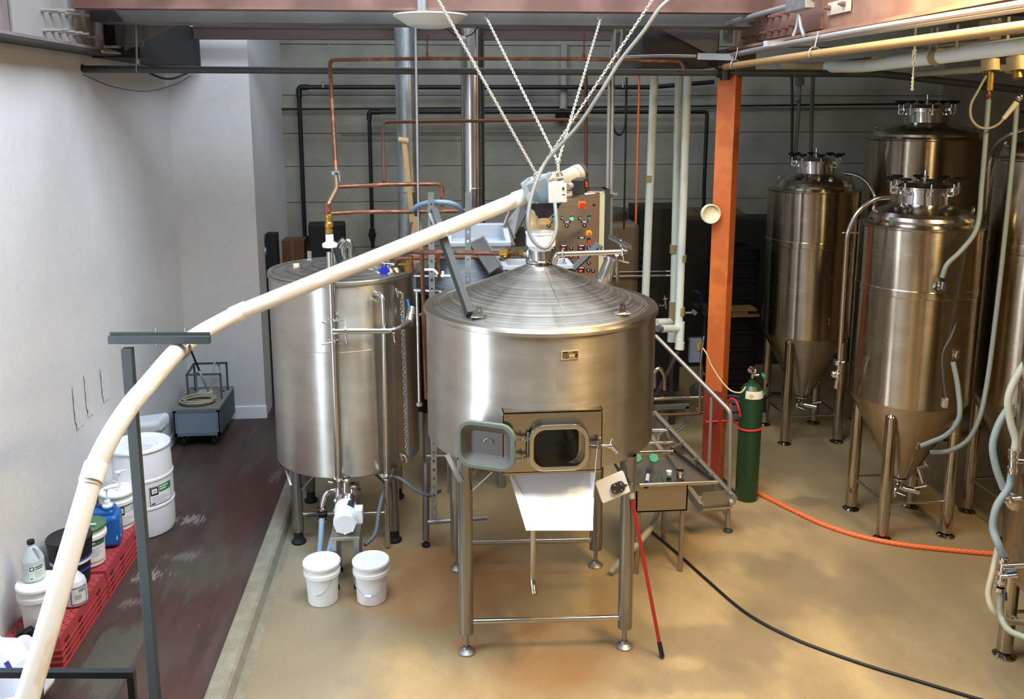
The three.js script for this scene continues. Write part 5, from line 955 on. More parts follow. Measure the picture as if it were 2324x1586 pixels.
// ---------- control panel ----------
{
  const t = thing('control_panel', 'stainless control cabinet with coloured buttons and red digital readouts', 'panel');
  const z = -9.05, a = [1.043, 3.228, -9.05], b = [1.777, 2.266, -9.05], zc = -9.05;
  part(t, 'cabinet', slab([a[0], 1.0, z - 0.3], [b[0] + 0.1, a[1] + 0.02, z - 0.03]), mat('#6f6d68', 0.4, 0.8));
  part(t, 'cabinet_door', slab([a[0], 1.0, z - 0.02], [b[0] - 0.005, a[1], z], 0.004), mat('#ffffff', 0.45, 1, { map: rep(texBrushCol, 1), roughnessMap: rep(texBrush, 1) }));
  part(t, 'door_seal', slab([b[0] + 0.0, 1.9, z - 0.03], [b[0] + 0.055, a[1] - 0.02, z - 0.015]), mat('#c9c59a', 0.7), 'pale yellow door seal');
  part(t, 'cabinet_edge', slab([b[0] + 0.06, 1.0, z - 0.28], [b[0] + 0.11, a[1] + 0.02, z - 0.02]), M.darkSteel);
  each(t, 'stand_leg', [slab([a[0] + 0.05, 0, z - 0.2], [a[0] + 0.1, 1.0, z - 0.15]), slab([b[0], 0, z - 0.2], [b[0] + 0.05, 1.0, z - 0.15])], M.dullSteel);
  const f = z + 0.001, disc = (n, p, r, m, h = 0.02, l) => part(t, n, xf(cyl(r, r * 0.92, h, [0, h / 2, 0], [0, 0, 0], 24), [p[0], p[1], f], [Math.PI / 2, 0, 0]), m, l);
  const plate = (n, p, w, h, m, l) => part(t, n, box(w, h, 0.01, [p[0], p[1], f + 0.004], [0, 0, 0], 0.002), m, l);
  plate('isolator_plate', [1.588, 3.09, -9.05], 0.075, 0.075, mat('#f28a1e', 0.45), 'orange plate'); disc('isolator_knob', [1.59, 3.087, -9.05], 0.032, mat('#c8301c', 0.4), 0.045, 'red isolator knob');
  disc('black_button', [1.715, 3.088, -9.05], 0.015, M.black, 0.015);
  const teal = mat('#1fa58c', 0.3), lit = mat('#37d98a', 0.3, 0, { emissive: new THREE.Color(0.1, 0.9, 0.4), emissiveIntensity: 1.2 });
  for (const [p, m] of [[[1.293, 2.95, -9.05], teal], [[1.482, 2.949, -9.05], lit], [[1.666, 2.95, -9.05], teal]]) { plate('button_bezel', add(p, [0, 0.008, 0]), 0.034, 0.045, M.black); disc('green_button', p, m === lit ? 0.019 : 0.015, m, 0.022, m === lit ? 'lit green button' : 'green button'); }
  for (const p of [[1.379, 2.954, -9.05], [1.565, 2.952, -9.05], [1.291, 2.797, -9.05]]) { plate('switch_plate', p, 0.028, 0.042, M.black); part(t, 'switch_lever', xf(box(0.006, 0.024, 0.012, [0, 0, 0]), add(p, [0.002, 0.002, 0.012]), [0, 0, 0.7]), M.whiteGloss); }
  for (const p of [[1.242, 2.914, -9.05], [1.432, 2.915, -9.05], [1.615, 2.915, -9.05], [1.59, 2.746, -9.05], [1.401, 2.505, -9.05], [1.221, 2.802, -9.05]]) { const q = plate('legend_plate', p, 0.078, 0.027, M.black); each(q, 'legend', [box(0.05, 0.005, 0.002, [p[0], p[1] + 0.004, f + 0.0095]), box(0.03, 0.005, 0.002, [p[0], p[1] - 0.006, f + 0.0095])], M.whiteGloss); }
  for (const p of [[1.242, 2.876, -9.05], [1.43, 2.874, -9.05], [1.616, 2.874, -9.05], [1.292, 2.633, -9.05], [1.479, 2.635, -9.05], [1.665, 2.636, -9.05], [1.48, 2.541, -9.05], [1.481, 2.475, -9.05], [1.667, 2.477, -9.05], [1.666, 2.394, -9.05], [1.716, 2.389, -9.05]]) { const k = disc('knob', p, 0.021, M.black, 0.03); part(k, 'pointer', box(0.006, 0.02, 0.004, [p[0] - 0.004, p[1] + 0.006, f + 0.031], [0, 0, 0.6]), M.whiteGloss); }
  disc('stop_collar', [1.667, 2.79, -9.05], 0.034, mat('#f2b51a', 0.4), 0.015, 'yellow collar'); disc('stop_button', [1.668, 2.787, -9.05], 0.018, mat('#e0522a', 0.4), 0.045, 'red stop button');
  plate('button_bezel', [1.665, 2.717, -9.05], 0.034, 0.05, M.black); disc('red_button', [1.666, 2.708, -9.05], 0.016, mat('#e2342a', 0.35), 0.022, 'red button');
  const glow = mat('#ff3b30', 0.4, 0, { emissive: new THREE.Color(1, 0.08, 0.05), emissiveIntensity: 1.0 });
  for (const p of [[1.402, 2.643, -9.05], [1.588, 2.64, -9.05], [1.403, 2.552, -9.05], [1.588, 2.554, -9.05], [1.589, 2.403, -9.05]]) { const d = plate('controller', p, 0.075, 0.062, M.black); part(d, 'readout', box(0.032, 0.018, 0.003, [p[0] - 0.006, p[1] - 0.01, f + 0.0105]), glow, 'glowing red readout'); part(d, 'legend', box(0.05, 0.008, 0.002, [p[0], p[1] + 0.022, f + 0.01]), M.whiteGloss); }
}
solo('crumpled_paper', xf(box(0.28, 0.012, 0.2, [0, 0, 0], [0, 0, 0], 0.005), [1.718, 3.222, -9.15], [0.1, 0.3, 0.04]), M.white, 'white paper sheets lying on top of the control cabinet', 'paper');
// ---------- kettle and white tubs between ----------
{
  const t = thing('brew_kettle', 'steel kettle with opened square hatch lids, half hidden behind the mash tun', 'tank');
  part(t, 'shell', lathe([[0.62, 0.9], [0.68, 0.92], [0.68, 2.2], [0.62, 2.23], [0.3, 2.42], [0.16, 2.56], [0.16, 2.6]], 72, [0.34, 0, -9.45]), mat('#7d848c', 0.7, 1, { map: rep(texBrushCol, 1), roughnessMap: rep(texBrush, 1) }));
  part(t, 'flue_collar', lathe([[0.15, 2.5], [0.15, 2.75], [0.17, 2.76], [0.17, 2.8], [0.15, 2.82]], 32, [0.34, 0, -9.6]), M.galvDuct);
  for (const [x, z] of [[-0.06, -9.05], [0.74, -9.05], [-0.06, -9.85], [0.74, -9.85]]) part(t, 'leg', rod([x, 0, z], [x, 1.0, z], 0.05, 16), M.dullSteel);
  const plank = (n, a, b, c, d, m) => { const k = v3(b).sub(v3(a)).cross(v3(d).sub(v3(a))).normalize().multiplyScalar(-0.025).toArray(), q = (p) => add(p, k); return part(t, n, [quad(a, b, c, d), quad(q(a), q(b), q(c), q(d)), quad(a, b, q(b), q(a)), quad(b, c, q(c), q(b)), quad(c, d, q(d), q(c)), quad(d, a, q(a), q(d))], m); };
  const dk = mat('#5c5b58', 0.5, 0.6), lt = mat('#a5a39d', 0.4, 0.7);
  plank('hatch_lid', [0.357, 2.837, -8.15], [0.495, 2.883, -8.25], [0.658, 2.636, -8.05], [0.536, 2.574, -7.95], dk);
  part(t, 'lid_flange', [rod([0.356, 2.84, -8.13], [0.498, 2.886, -8.23], 0.012), bar([0.497, 2.885, -8.21], [0.655, 2.635, -8.01], 0.02, 0.04)], lt);
  plank('hatch_lid', [0.947, 3.106, -9], [1, 3.026, -8.9], [0.855, 2.784, -8.8], [0.787, 2.929, -8.9], mat('#5f5e5a', 0.5, 0.5));
  part(t, 'lid_flange', [bar([0.756, 2.913, -8.85], [0.837, 2.711, -8.75], 0.03, 0.05), bar([0.788, 2.934, -8.86], [0.857, 2.782, -8.78], 0.012, 0.03)], lt);
  part(t, 'lid_handle', rod([0.752, 2.929, -8.8], [0.805, 3.063, -8.8], 0.02, 14), M.tube);
  part(t, 'hatch_throat', slab([0.846, 2.674, -8.95], add([0.983, 2.856, -8.95], [0, 0, -0.2])), mat('#1a1918', 0.7));
  plank('hatch_lid', [1.655, 2.74, -8.6], [1.69, 2.717, -8.55], [1.407, 2.513, -8.35], [1.358, 2.527, -8.4], dk);
  part(t, 'lid_flange', bar([1.642, 2.753, -8.58], [1.698, 2.72, -8.5], 0.02, 0.04), lt);
}
function tub(label, c, w, d, h, rx) {
  const t = thing('white_tub', label, 'tub', undefined), e = 0.02, f = (g) => { g = merge(g); return g.applyMatrix4(new THREE.Matrix4().makeTranslation(...c).multiply(new THREE.Matrix4().makeRotationX(rx))); };
  const rimS = rrect(w, d, 0.02); rimS.holes.push(rrect(w - 0.09, d - 0.09, 0.02, THREE.Path));
  part(t, 'rim', f(extrude(rimS, 0.03, [], 0.004).rotateX(-Math.PI / 2)), M.tubWhite ??= mat('#b4bcc4', 0.45));
  part(t, 'wall', f([box(w - 0.06, h, e, [0, -h / 2, d / 2 - 0.04]), box(w - 0.06, h, e, [0, -h / 2, -d / 2 + 0.04]), box(e, h, d - 0.06, [w / 2 - 0.04, -h / 2, 0]), box(e, h, d - 0.06, [-w / 2 + 0.04, -h / 2, 0])]), M.tubWhite);
  part(t, 'bottom', f(box(w - 0.08, 0.02, d - 0.08, [0, -h + 0.02, 0])), M.tubWhite);
  return t;
}
tub('white-rimmed tub with a shaded inside, tilted behind the auger tube', [0.478, 2.83, -8.7], 0.62, 0.55, 0.14, 0.22);
tub('white tub peeking out behind the cone lid of the mash tun', [1.034, 2.567, -8.45], 0.68, 0.4, 0.2, 0.0);
// ---------- stair, sink, gas ----------
{
  const t = thing('steel_stair', 'stainless stair with round handrail running up behind the mash tun', 'stair');
  const z0 = -7.95, z1 = -7.6;
  const A = [2.27, 0.959, -8.55], top = [2.893, 1.158, -8], foot = [2.87, 0, -7.819];
  // stringers drop from behind the mash tun to the foot near the gas cylinder
  const s0 = [2.3, 0.843, -8.6], s1 = [2.868, 0.287, -7.75], q0 = [2.133, 0.862, -8.25], q1 = [2.522, 0.351, -7.6];
  const ws = (a, b, h = 0.15) => [bar(a, b, 0.012, h), bar(add(a, [0, h / 2, 0]), add(b, [0, h / 2, 0]), 0.05, 0.012)];
  part(t, 'stringer', ws(s0, s1, 0.26), M.stairSteel ??= mat('#a8a195', 0.5, 0.7));
  part(t, 'stringer', ws(q0, q1, 0.1), M.stairSteel);
  for (let i = 0; i < 6; i++) { const k = 0.02 + i / 5 * 0.95, a = lerp3(q0, q1, k), b = lerp3(s0, s1, k); part(t, 'tread', [bar(add(a, [0.01, 0.04, 0]), add(b, [-0.01, 0.04, 0]), 0.02, 0.2)], M.stairTread ??= mat('#a8a296', 0.4, 0.8)); }
  part(t, 'lowest_tread_edge', bar(q1, s1, 0.03, 0.02), M.tube);
  const f = foot; part(t, 'leg', rod([f[0], 0.04, f[2]], [f[0] - 0.02, 0.32, f[2]], 0.028, 4), M.stairSteel);
  part(t, 'levelling_foot', lathe([[0.001, 0], [0.045, 0], [0.047, 0.012], [0.02, 0.03], [0.015, 0.06]], 20, f), M.darkSteel);
  const h0 = [2.295, 1.784, -8.6], h1 = [2.833, 1.236, -7.8];
  part(t, 'handrail', pipe([h0, h1, [2.853, 0.374, -7.78]], 0.021, 0.06, 14), mat('#a79f92', 0.4, 0.6));
  part(t, 'baluster', rod([2.709, 1.313, -8], [2.711, 0.525, -8], 0.016), M.stairSteel);
  part(t, 'post_knob', new THREE.SphereGeometry(0.035, 14, 10).translate(...[2.878, 0.341, -7.76]), mat('#b5a98f', 0.6));
}
{
  const t = thing('sink_table', 'small stainless sink on legs beside the mash tun, holding glassware', 'sink');
  const y = 0.92, fl = [1.763, 0.86, -6.848], fr = [2.295, 0.86, -6.817], bl = [1.901, 0.86, -7.633], br = [2.266, 0.86, -7.631];
  const X0 = 1.76, X1 = 2.22, Z0 = -7.08, Z1 = -7.75, Y = 0.86, D = 0.26;
  part(t, 'basin', [slab([X0, Y - D, Z0], [X1, Y, Z0 - 0.012]), slab([X0, Y - D, Z1], [X1, Y, Z1 + 0.012]), slab([X0, Y - D, Z1], [X0 + 0.012, Y, Z0]), slab([X1 - 0.012, Y - D, Z1], [X1, Y, Z0]), slab([X0, Y - D, Z1], [X1, Y - D + 0.012, Z0])], M.sinkSteel ??= mat('#a39a8a', 0.38, 0.85));
  part(t, 'drainboard', slab([X0 - 0.02, Y - 0.05, Z1 - 0.02], [X0 + 0.01, Y, Z0 + 0.02]), M.sinkSteel);
  part(t, 'glass_shelf', slab([X0 + 0.012, Y - 0.05, Z1 + 0.012], [X1 - 0.012, Y - 0.04, Z0 - 0.012]), mat('#8f8f88', 0.35, 0.8));
  part(t, 'front_rail', rod([X0 + 0.02, Y + 0.005, Z0 + 0.015], [X1 + 0.26, Y + 0.005, Z0 + 0.015], 0.017, 14), M.tube);
  part(t, 'side_rail', rod([X1 + 0.24, Y + 0.005, Z0 + 0.015], [X1 + 0.06, Y + 0.005, Z1 - 0.1], 0.014), mat('#2a2c30', 0.4, 0.5));
  each(t, 'back_rail', [rod([X0, Y + 0.01, Z1 - 0.03], [X1 + 0.06, Y + 0.01, Z1 - 0.03], 0.014), rod([X0 + 0.08, Y + 0.09, Z1 - 0.05], [X1 + 0.06, Y + 0.09, Z1 - 0.05], 0.014)], M.tube);
  part(t, 'splash_panel', slab([X1 + 0.0, Y - 0.03, Z1], [X1 + 0.2, Y - 0.02, Z0]), M.sinkSteel);
  part(t, 'faucet', pipe([[X0 + 0.2, Y, Z1 - 0.05], [X0 + 0.2, Y + 0.22, Z1 - 0.05], [X0 + 0.44, Y + 0.24, Z1 + 0.02], [X0 + 0.46, Y + 0.17, Z1 + 0.04]], 0.014, 0.06, 12), M.chrome);
  for (const [x, z] of [[X0 + 0.03, Z0 - 0.04], [X1 - 0.03, Z0 - 0.04], [X0 + 0.03, Z1 + 0.04], [X1 - 0.03, Z1 + 0.04]]) part(t, 'leg', rod([x, 0, z], [x, Y - D, z], 0.022, 14), M.sinkSteel);
  part(t, 'drain_hose', hose([[X0 + 0.25, Y - D, -7.35], [X0 + 0.25, Y - D - 0.12, -7.3], [X0 + 0.16, Y - D - 0.22, -7.2], [X0 - 0.02, Y - D - 0.36, -7.1], [X0 - 0.2, 0.04, -7.1]], 0.03, 30, 12), mat('#a9a493', 0.55));
  // glassware
  const gy = Y - 0.04;
  for (const [x, z, l, tilt] of [[1.83, -7.62, 'clear measuring cylinder lying nearer the mash tun in the sink, green base up', 0.75], [1.98, -7.6, 'clear measuring cylinder lying farther from the mash tun in the sink, green base up', 0.75]]) {
    const c = thing('measuring_cylinder', l, 'glassware', 'measuring cylinders in the sink'), f = (g) => xf(merge(g), [x, gy + 0.03, z + 0.12], [tilt, 0.15, 0]);
    part(c, 'glass_tube', f(lathe([[0.001, -0.12], [0.026, -0.12], [0.028, -0.11], [0.028, 0.17], [0.025, 0.17], [0.025, -0.1]], 20).rotateX(-Math.PI).translate(0, 0.05, 0)), M.clear);
    part(c, 'base', f(cyl(0.05, 0.045, 0.02, [0, 0.18, 0], [0, 0, 0], 6)), mat('#12936a', 0.4), 'green plastic base');
  }
  const mk = thing('marker_pen', 'blue and white marker pen lying in the sink', 'pen');
  part(mk, 'barrel', rod([1.86, gy + 0.03, -7.12], [1.905, gy + 0.045, -7.26], 0.018, 12), mat('#d9dde6', 0.4)); each(mk, 'cap', [rod([1.84, gy + 0.022, -7.07], [1.865, gy + 0.032, -7.14], 0.02, 12), rod([1.9, gy + 0.045, -7.25], [1.925, gy + 0.05, -7.34], 0.016, 12)], mat('#1b2a78', 0.4), 'dark blue cap');
  solo('glass_flask', lathe([[0.001, 0.002], [0.045, 0], [0.048, 0.01], [0.018, 0.09], [0.018, 0.13], [0.022, 0.134], [0.015, 0.134], [0.015, 0.09], [0.043, 0.012], [0.001, 0.008]], 24, [1.98, gy, -7.13]), M.clear, 'small clear conical flask near the front rail of the sink', 'glassware');
  const bt = thing('sample_bottle', 'small clear bottle with green band and white cap by the sink front rail', 'bottle');
  part(bt, 'body', lathe([[0.001, 0.002], [0.022, 0], [0.022, 0.07], [0.012, 0.09], [0.012, 0.1]], 18, [2.06, gy, -7.13]), M.clear); part(bt, 'band', cyl(0.0228, 0.0228, 0.025, [2.06, gy + 0.05, -7.13], [0, 0, 0], 18, true), M.green); part(bt, 'cap', lathe([[0.018, 0.098], [0.02, 0.1], [0.026, 0.135], [0.014, 0.14], [0.001, 0.14]], 12, [2.06, gy, -7.13]), M.white);
  solo('steel_cup', lathe([[0.001, 0.002], [0.028, 0], [0.034, 0.13], [0.037, 0.132], [0.035, 0.136], [0.031, 0.13], [0.025, 0.01], [0.001, 0.008]], 24, [2.16, gy, -7.14]), M.polish, 'narrow stainless cup standing in the sink by the front rail', 'cup');
}
{
  const t = thing('gas_cylinder', 'tall green gas cylinder strapped to the orange column', 'cylinder');
  const c = [3.31, 0, -8.52], r = 0.118;
  part(t, 'body', lathe([[0.09, 0], [0.112, 0.006], [r, 0.03], [r, 1.16], [0.108, 1.215], [0.075, 1.26], [0.04, 1.28], [0.034, 1.32]], 48, c), mat('#1c3f25', 0.35));
  part(t, 'shoulder_label', lathe([[r + 0.0015, 1.135], [r + 0.0015, 1.165], [0.1095, 1.215]], 48, c, -0.9, 1.9), mat('#e9e9dc', 0.5), 'white shoulder label');
  part(t, 'hazard_mark', xf(box(0.035, 0.035, 0.003, [0, 0, 0], [0, 0, 0.78]), add(c, [-0.045, 1.178, 0.112]), [-0.2, -0.4, 0]), M.yellow, 'yellow diamond mark');
  part(t, 'valve', [rod(add(c, [0, 1.31, 0]), add(c, [0, 1.4, 0]), 0.018, 14), rod(add(c, [-0.02, 1.4, 0]), add(c, [0.03, 1.41, 0.02]), 0.028, 16), rod(add(c, [0, 1.36, 0]), add(c, [0.06, 1.37, 0.03]), 0.014), xf(lathe([[0.001, -0.02], [0.034, -0.02], [0.036, 0.012], [0.001, 0.02]], 20), add(c, [-0.03, 1.43, 0.03]), [1.3, 0, 0])], M.chrome);
  part(t, 'hand_wheel', xf(lathe([[0.001, -0.012], [0.03, -0.012], [0.034, 0], [0.03, 0.012], [0.001, 0.012]], 12), add(c, [0.1, 1.36, 0.04]), [0.3, 0, -1.2]), mat('#1d8a55', 0.4), 'green hand wheel');
  const s = thing('cargo_strap', 'red strap tied around the gas cylinder and the orange column', 'strap');
  const ring = []; for (let i = 0; i <= 20; i++) { const a = -2.0 + (i / 20) * 4.1; ring.push([c[0] + Math.sin(a) * (r + 0.004), 0.8 + 0.008 * Math.sin(a), c[2] + Math.cos(a) * (r + 0.004)]); }
  const wrap = [...ring.reverse(), [3.2, 0.79, -8.72], [2.9, 0.79, -8.73]].map((p) => p);
  part(s, 'band', hose(wrap, (l, k) => 0.011, 60, 6), M.strapRed ??= mat('#d7262c', 0.55));
  part(s, 'tail', hose([[3.091, 0.98, -8.62], [3.099, 1.1, -8.55], [3.129, 1.102, -8.5], [3.152, 1.038, -8.45], [3.175, 0.941, -8.45]], 0.012, 24, 6), M.strapRed);
  part(s, 'strap_block', slab([3.11, 0.998, -8.72], [3.152, 0.941, -8.6]), mat('#9c5b48', 0.6));
}
solo('gas_hose', hose([[2.829, 1.612, -8.7], [2.848, 1.578, -8.65], [2.898, 1.449, -8.6], [2.989, 1.297, -8.5], [3.059, 1.233, -8.4], [3.145, 1.227, -8.38], [3.197, 1.276, -8.4]], 0.008, 50, 8), mat('#c9b88a', 0.35), 'thin pale gas hose from the orange column to the green cylinder', 'hose');
solo('floor_hose', hose([[3.423, 0.022, -8.664], [3.518, 0.022, -8.479], [3.671, 0.022, -8.153], [3.85, 0.022, -7.825], [4.084, 0.022, -7.566], [4.383, 0.022, -7.381], [4.741, 0.022, -7.247], [5.153, 0.022, -7.126], [5.717, 0.022, -7.026]], 0.023, 80, 12), mat('#ffffff', 0.5, 0, { map: rep(texture(128, (u, v) => ((u * 4 + v * 2) % 1 < 0.14 ? [0.97, 0.72, 0.55] : [0.95, 0.42, 0.18])), 8, 10) }), 'orange braided hose lying across the tan floor', 'hose');
solo('floor_cable', hose([[2.114, 0.012, -7.864], [2.264, 0.012, -7.359], [2.368, 0.012, -6.961], [2.551, 0.012, -6.374], [2.779, 0.012, -6.031], [3.145, 0.012, -5.686], [3.459, 0.012, -5.451], [3.735, 0.012, -5.25], [4.021, 0.012, -5.049]], 0.0125, 80, 8), M.black, 'black cable snaking across the tan floor to the corner', 'cable');
// ---------- hoses by the near tank ----------
for (const [n, l, pts, r, m] of [
  ['grey_hose', 'hanging grey hose bending in to the upper port of the front fermenter', [[4.886, 4.174, -7.427], [4.858, 3.879, -7.376], [4.812, 3.424, -7.297], [4.729, 3.052, -7.186], [4.559, 2.872, -7.117], [4.436, 2.752, -7.107], [4.408, 2.644, -7.11]], 0.021, M.hoseGrey],
  ['grey_hose', 'long grey hose hanging nearest the frame edge, curving in below the front fermenter cone', [[5.13, 4.106, -7.393], [5.093, 3.727, -7.327], [5.013, 3.045, -7.21], [4.925, 2.363, -7.093], [4.822, 1.682, -6.978], [4.756, 1.416, -6.936], [4.68, 1.208, -6.956], [4.563, 1.078, -7.045], [4.47, 1.032, -7.147]], 0.02, M.hoseGrey],
  ['grey_hose', 'grey hose from the middle port down to the cone of the front fermenter', [[4.479, 1.93, -6.953], [4.517, 1.713, -6.91], [4.52, 1.451, -6.862], [4.478, 1.284, -6.937], [4.408, 1.156, -7.073], [4.375, 1.102, -7.138]], 0.021, M.hoseGrey],
  ['grey_hose', 'pale ribbed hose snaking down past the nearest tank valves', [[4.217, 2.397, -5.633], [4.106, 2.244, -5.615], [4.036, 2.076, -5.591], [4.051, 1.909, -5.559], [4.083, 1.787, -5.534], [4.073, 1.71, -5.521]], 0.026, M.hosePale ??= mat('#b2b5a2', 0.5)],
  ['grey_hose', 'grey hose bowing out beside the pale ribbed hose', [[4.191, 1.98, -5.763], [4.099, 1.838, -5.746], [4.049, 1.681, -5.722], [4.069, 1.523, -5.691], [4.123, 1.366, -5.657]], 0.026, M.hoseGrey],
  ['grey_hose', 'grey ribbed hose twisting down to the lowest valve of the nearest tank', [[4.022, 1.587, -5.452], [3.999, 1.488, -5.436], [3.911, 1.351, -5.419], [3.884, 1.2, -5.394], [3.887, 1.119, -5.328], [3.923, 1.038, -5.31]], 0.026, M.hoseGrey],
  ['grey_hose', 'tan hose hanging in a loop below the nearest tank', [[4.021, 1.037, -5.505], [3.905, 0.872, -5.383], [3.843, 0.746, -5.315], [3.844, 0.669, -5.25], [3.934, 0.6, -5.229], [4.171, 0.53, -5.297]], 0.021, mat('#b7a98c', 0.5)],
  ['grey_hose', 'grey green hose dropping from the valves at the foot of the nearest tank', [[3.833, 0.843, -5.18], [3.834, 0.681, -5.151], [3.821, 0.651, -5.044], [3.871, 0.658, -4.939]], 0.021, mat('#9aa08e', 0.5)],
]) solo(n, hose(pts, r, 70, 12), m, l, 'hose');
{
  const t = thing('valve_assembly', 'stainless tee and clamps between hoses on the nearest tank', 'valve');
  part(t, 'tee_body', [rod([4.001, 1.758, -5.434], [3.993, 1.599, -5.406], 0.026, 16), rod([4, 1.686, -5.421], [4.121, 1.683, -5.409], 0.02, 14)], M.chrome);
  for (const y of [[4, 1.704, -5.424], [3.993, 1.632, -5.412], [4.001, 1.746, -5.432]]) part(t, 'clamp_ring', rod(add(y, [0, -0.012, 0]), add(y, [0, 0.012, 0]), 0.034, 16), M.chrome);
  const s = thing('valve_assembly', 'stainless valve stack with blue levers at the foot of the nearest tank', 'valve');
  part(s, 'valve_body', [rod([3.858, 1.076, -5.221], [3.834, 0.887, -5.188], 0.024, 16), rod([3.816, 1.046, -5.168], [3.946, 1.08, -5.111], 0.02, 14), rod([3.806, 0.978, -5.156], [3.886, 1.01, -5.104], 0.014, 14)], M.chrome);
  for (const p of [[3.855, 1.058, -5.218], [3.845, 0.982, -5.205], [3.838, 0.923, -5.194], [3.828, 0.87, -5.186]]) part(s, 'clamp_ring', rod(add(p, [0, -0.014, 0]), add(p, [0, 0.014, 0]), 0.036, 16), M.chrome);
  part(s, 'lever', bar([3.81, 1.028, -5.114], [3.864, 1.053, -5.093], 0.03, 0.02, 0.004), mat('#2d4750', 0.4), 'dark teal lever');
  part(s, 'lever', bar([3.831, 0.879, -5.136], [3.833, 0.82, -5.125], 0.02, 0.02, 0.004), mat('#3a3f48', 0.4));
  part(s, 'port_bar', [rod([3.885, 1.466, -5.289], [3.984, 1.475, -5.282], 0.014), rod([3.901, 1.483, -5.291], [3.918, 1.454, -5.284], 0.02)], M.chrome);
}
{
  const t = thing('sensor_cable', 'beige cable looping to a cream connector above the right-hand hoses', 'cable');
  part(t, 'cable_run', hose([[4.803, 4.36, -7.367], [4.733, 4.237, -7.351], [4.666, 4.106, -7.333], [4.672, 3.994, -7.312], [4.735, 3.926, -7.294], [4.822, 3.915, -7.284], [4.91, 3.956, -7.283], [4.948, 4.001, -7.288]], 0.011, 50, 8), mat('#a79e86', 0.5));
  part(t, 'connector', rod([4.944, 3.994, -7.287], [5.031, 4.135, -7.254], 0.018, 14, 0.026), mat('#d8cfae', 0.5));
  part(t, 'ball_joint', new THREE.SphereGeometry(0.04, 16, 12).translate(...[5.062, 4.18, -7.259]), M.chrome);
}
solo('copper_stub', [rod([4.897, 4.352, -7.459], [4.887, 4.212, -7.434], 0.014), rod([4.887, 4.212, -7.434], [4.882, 4.159, -7.425], 0.03, 16), rod([4.824, 4.189, -7.385], [4.87, 4.189, -7.38], 0.014)], M.copper, 'copper stub with clamp feeding the hanging grey hose', 'pipe');
// ---------- back right: tank, manifold, crates ----------
{
  const t = thing('cold_water_tank', 'tan plastic water tank in the dim back corner behind the white drain pipes', 'tank');
  part(t, 'tank_body', [slab([1.72, 0.75, -11.5], [2.56, 2.7, -10.45], 0.06)], mat('#6d5d45', 0.6));
  part(t, 'tank_lid', [lathe([[0.001, 2.86], [0.2, 2.84], [0.24, 2.8], [0.24, 2.69]], 32, [2.25, 0, -10.9])], mat('#4a443a', 0.6));
  each(t, 'tank_band', [rod([1.7, 2.06, -10.4], [2.95, 2.06, -10.4], 0.014), rod([1.7, 2.11, -10.42], [2.95, 2.11, -10.42], 0.01)], M.tube);
  each(t, 'tank_leg', [slab([1.76, 0, -10.6], [1.82, 0.75, -10.5]), slab([2.46, 0, -10.6], [2.52, 0.75, -10.5])], M.dullSteel);
}
{
  const t = thing('pipe_manifold', 'low stainless pipe manifold with a bent tube behind the stair handrail', 'pipe');
  part(t, 'bent_tube', pipe([[2.565, 0.894, -9.6], [2.559, 1.095, -9.6], [2.62, 1.136, -9.6], [2.68, 1.05, -9.6], [2.686, 0.863, -9.6]], 0.024, 0.09, 14), M.chrome);
  part(t, 'upper_run', rod([2.537, 0.795, -9.5], [3.107, 0.799, -9.5], 0.02), M.tube);
  part(t, 'lower_run', rod([2.516, 0.635, -9.4], [3.103, 0.637, -9.4], 0.018), mat('#6e4a38', 0.5, 0.3));
  each(t, 'frame_rail', [bar([2.594, 0.617, -9.7], [3.012, 0.626, -9.7], 0.05, 0.05), bar([2.996, 0.626, -9.7], [2.993, 0.413, -9.7], 0.05, 0.05)], mat('#6f6a5e', 0.6, 0.2));
  part(t, 'valve', [rod([3.015, 0.633, -9.45], [3.07, 0.702, -9.4], 0.02), rod([3.017, 0.725, -9.4], [3.04, 0.661, -9.4], 0.015), rod([3.06, 0.657, -9.38], [3.101, 0.655, -9.38], 0.03, 14)], M.chrome);
  each(t, 'upright', [rod([2.989, 0.386, -9.7], [2.5, 0, -9.75], 0.02), rod([3.007, 1.492, -9.3], [3.018, 0.692, -9.3], 0.016), rod([3.017, 1.596, -9.25], [2.989, 1.292, -9.25], 0.014)], M.tube);
}
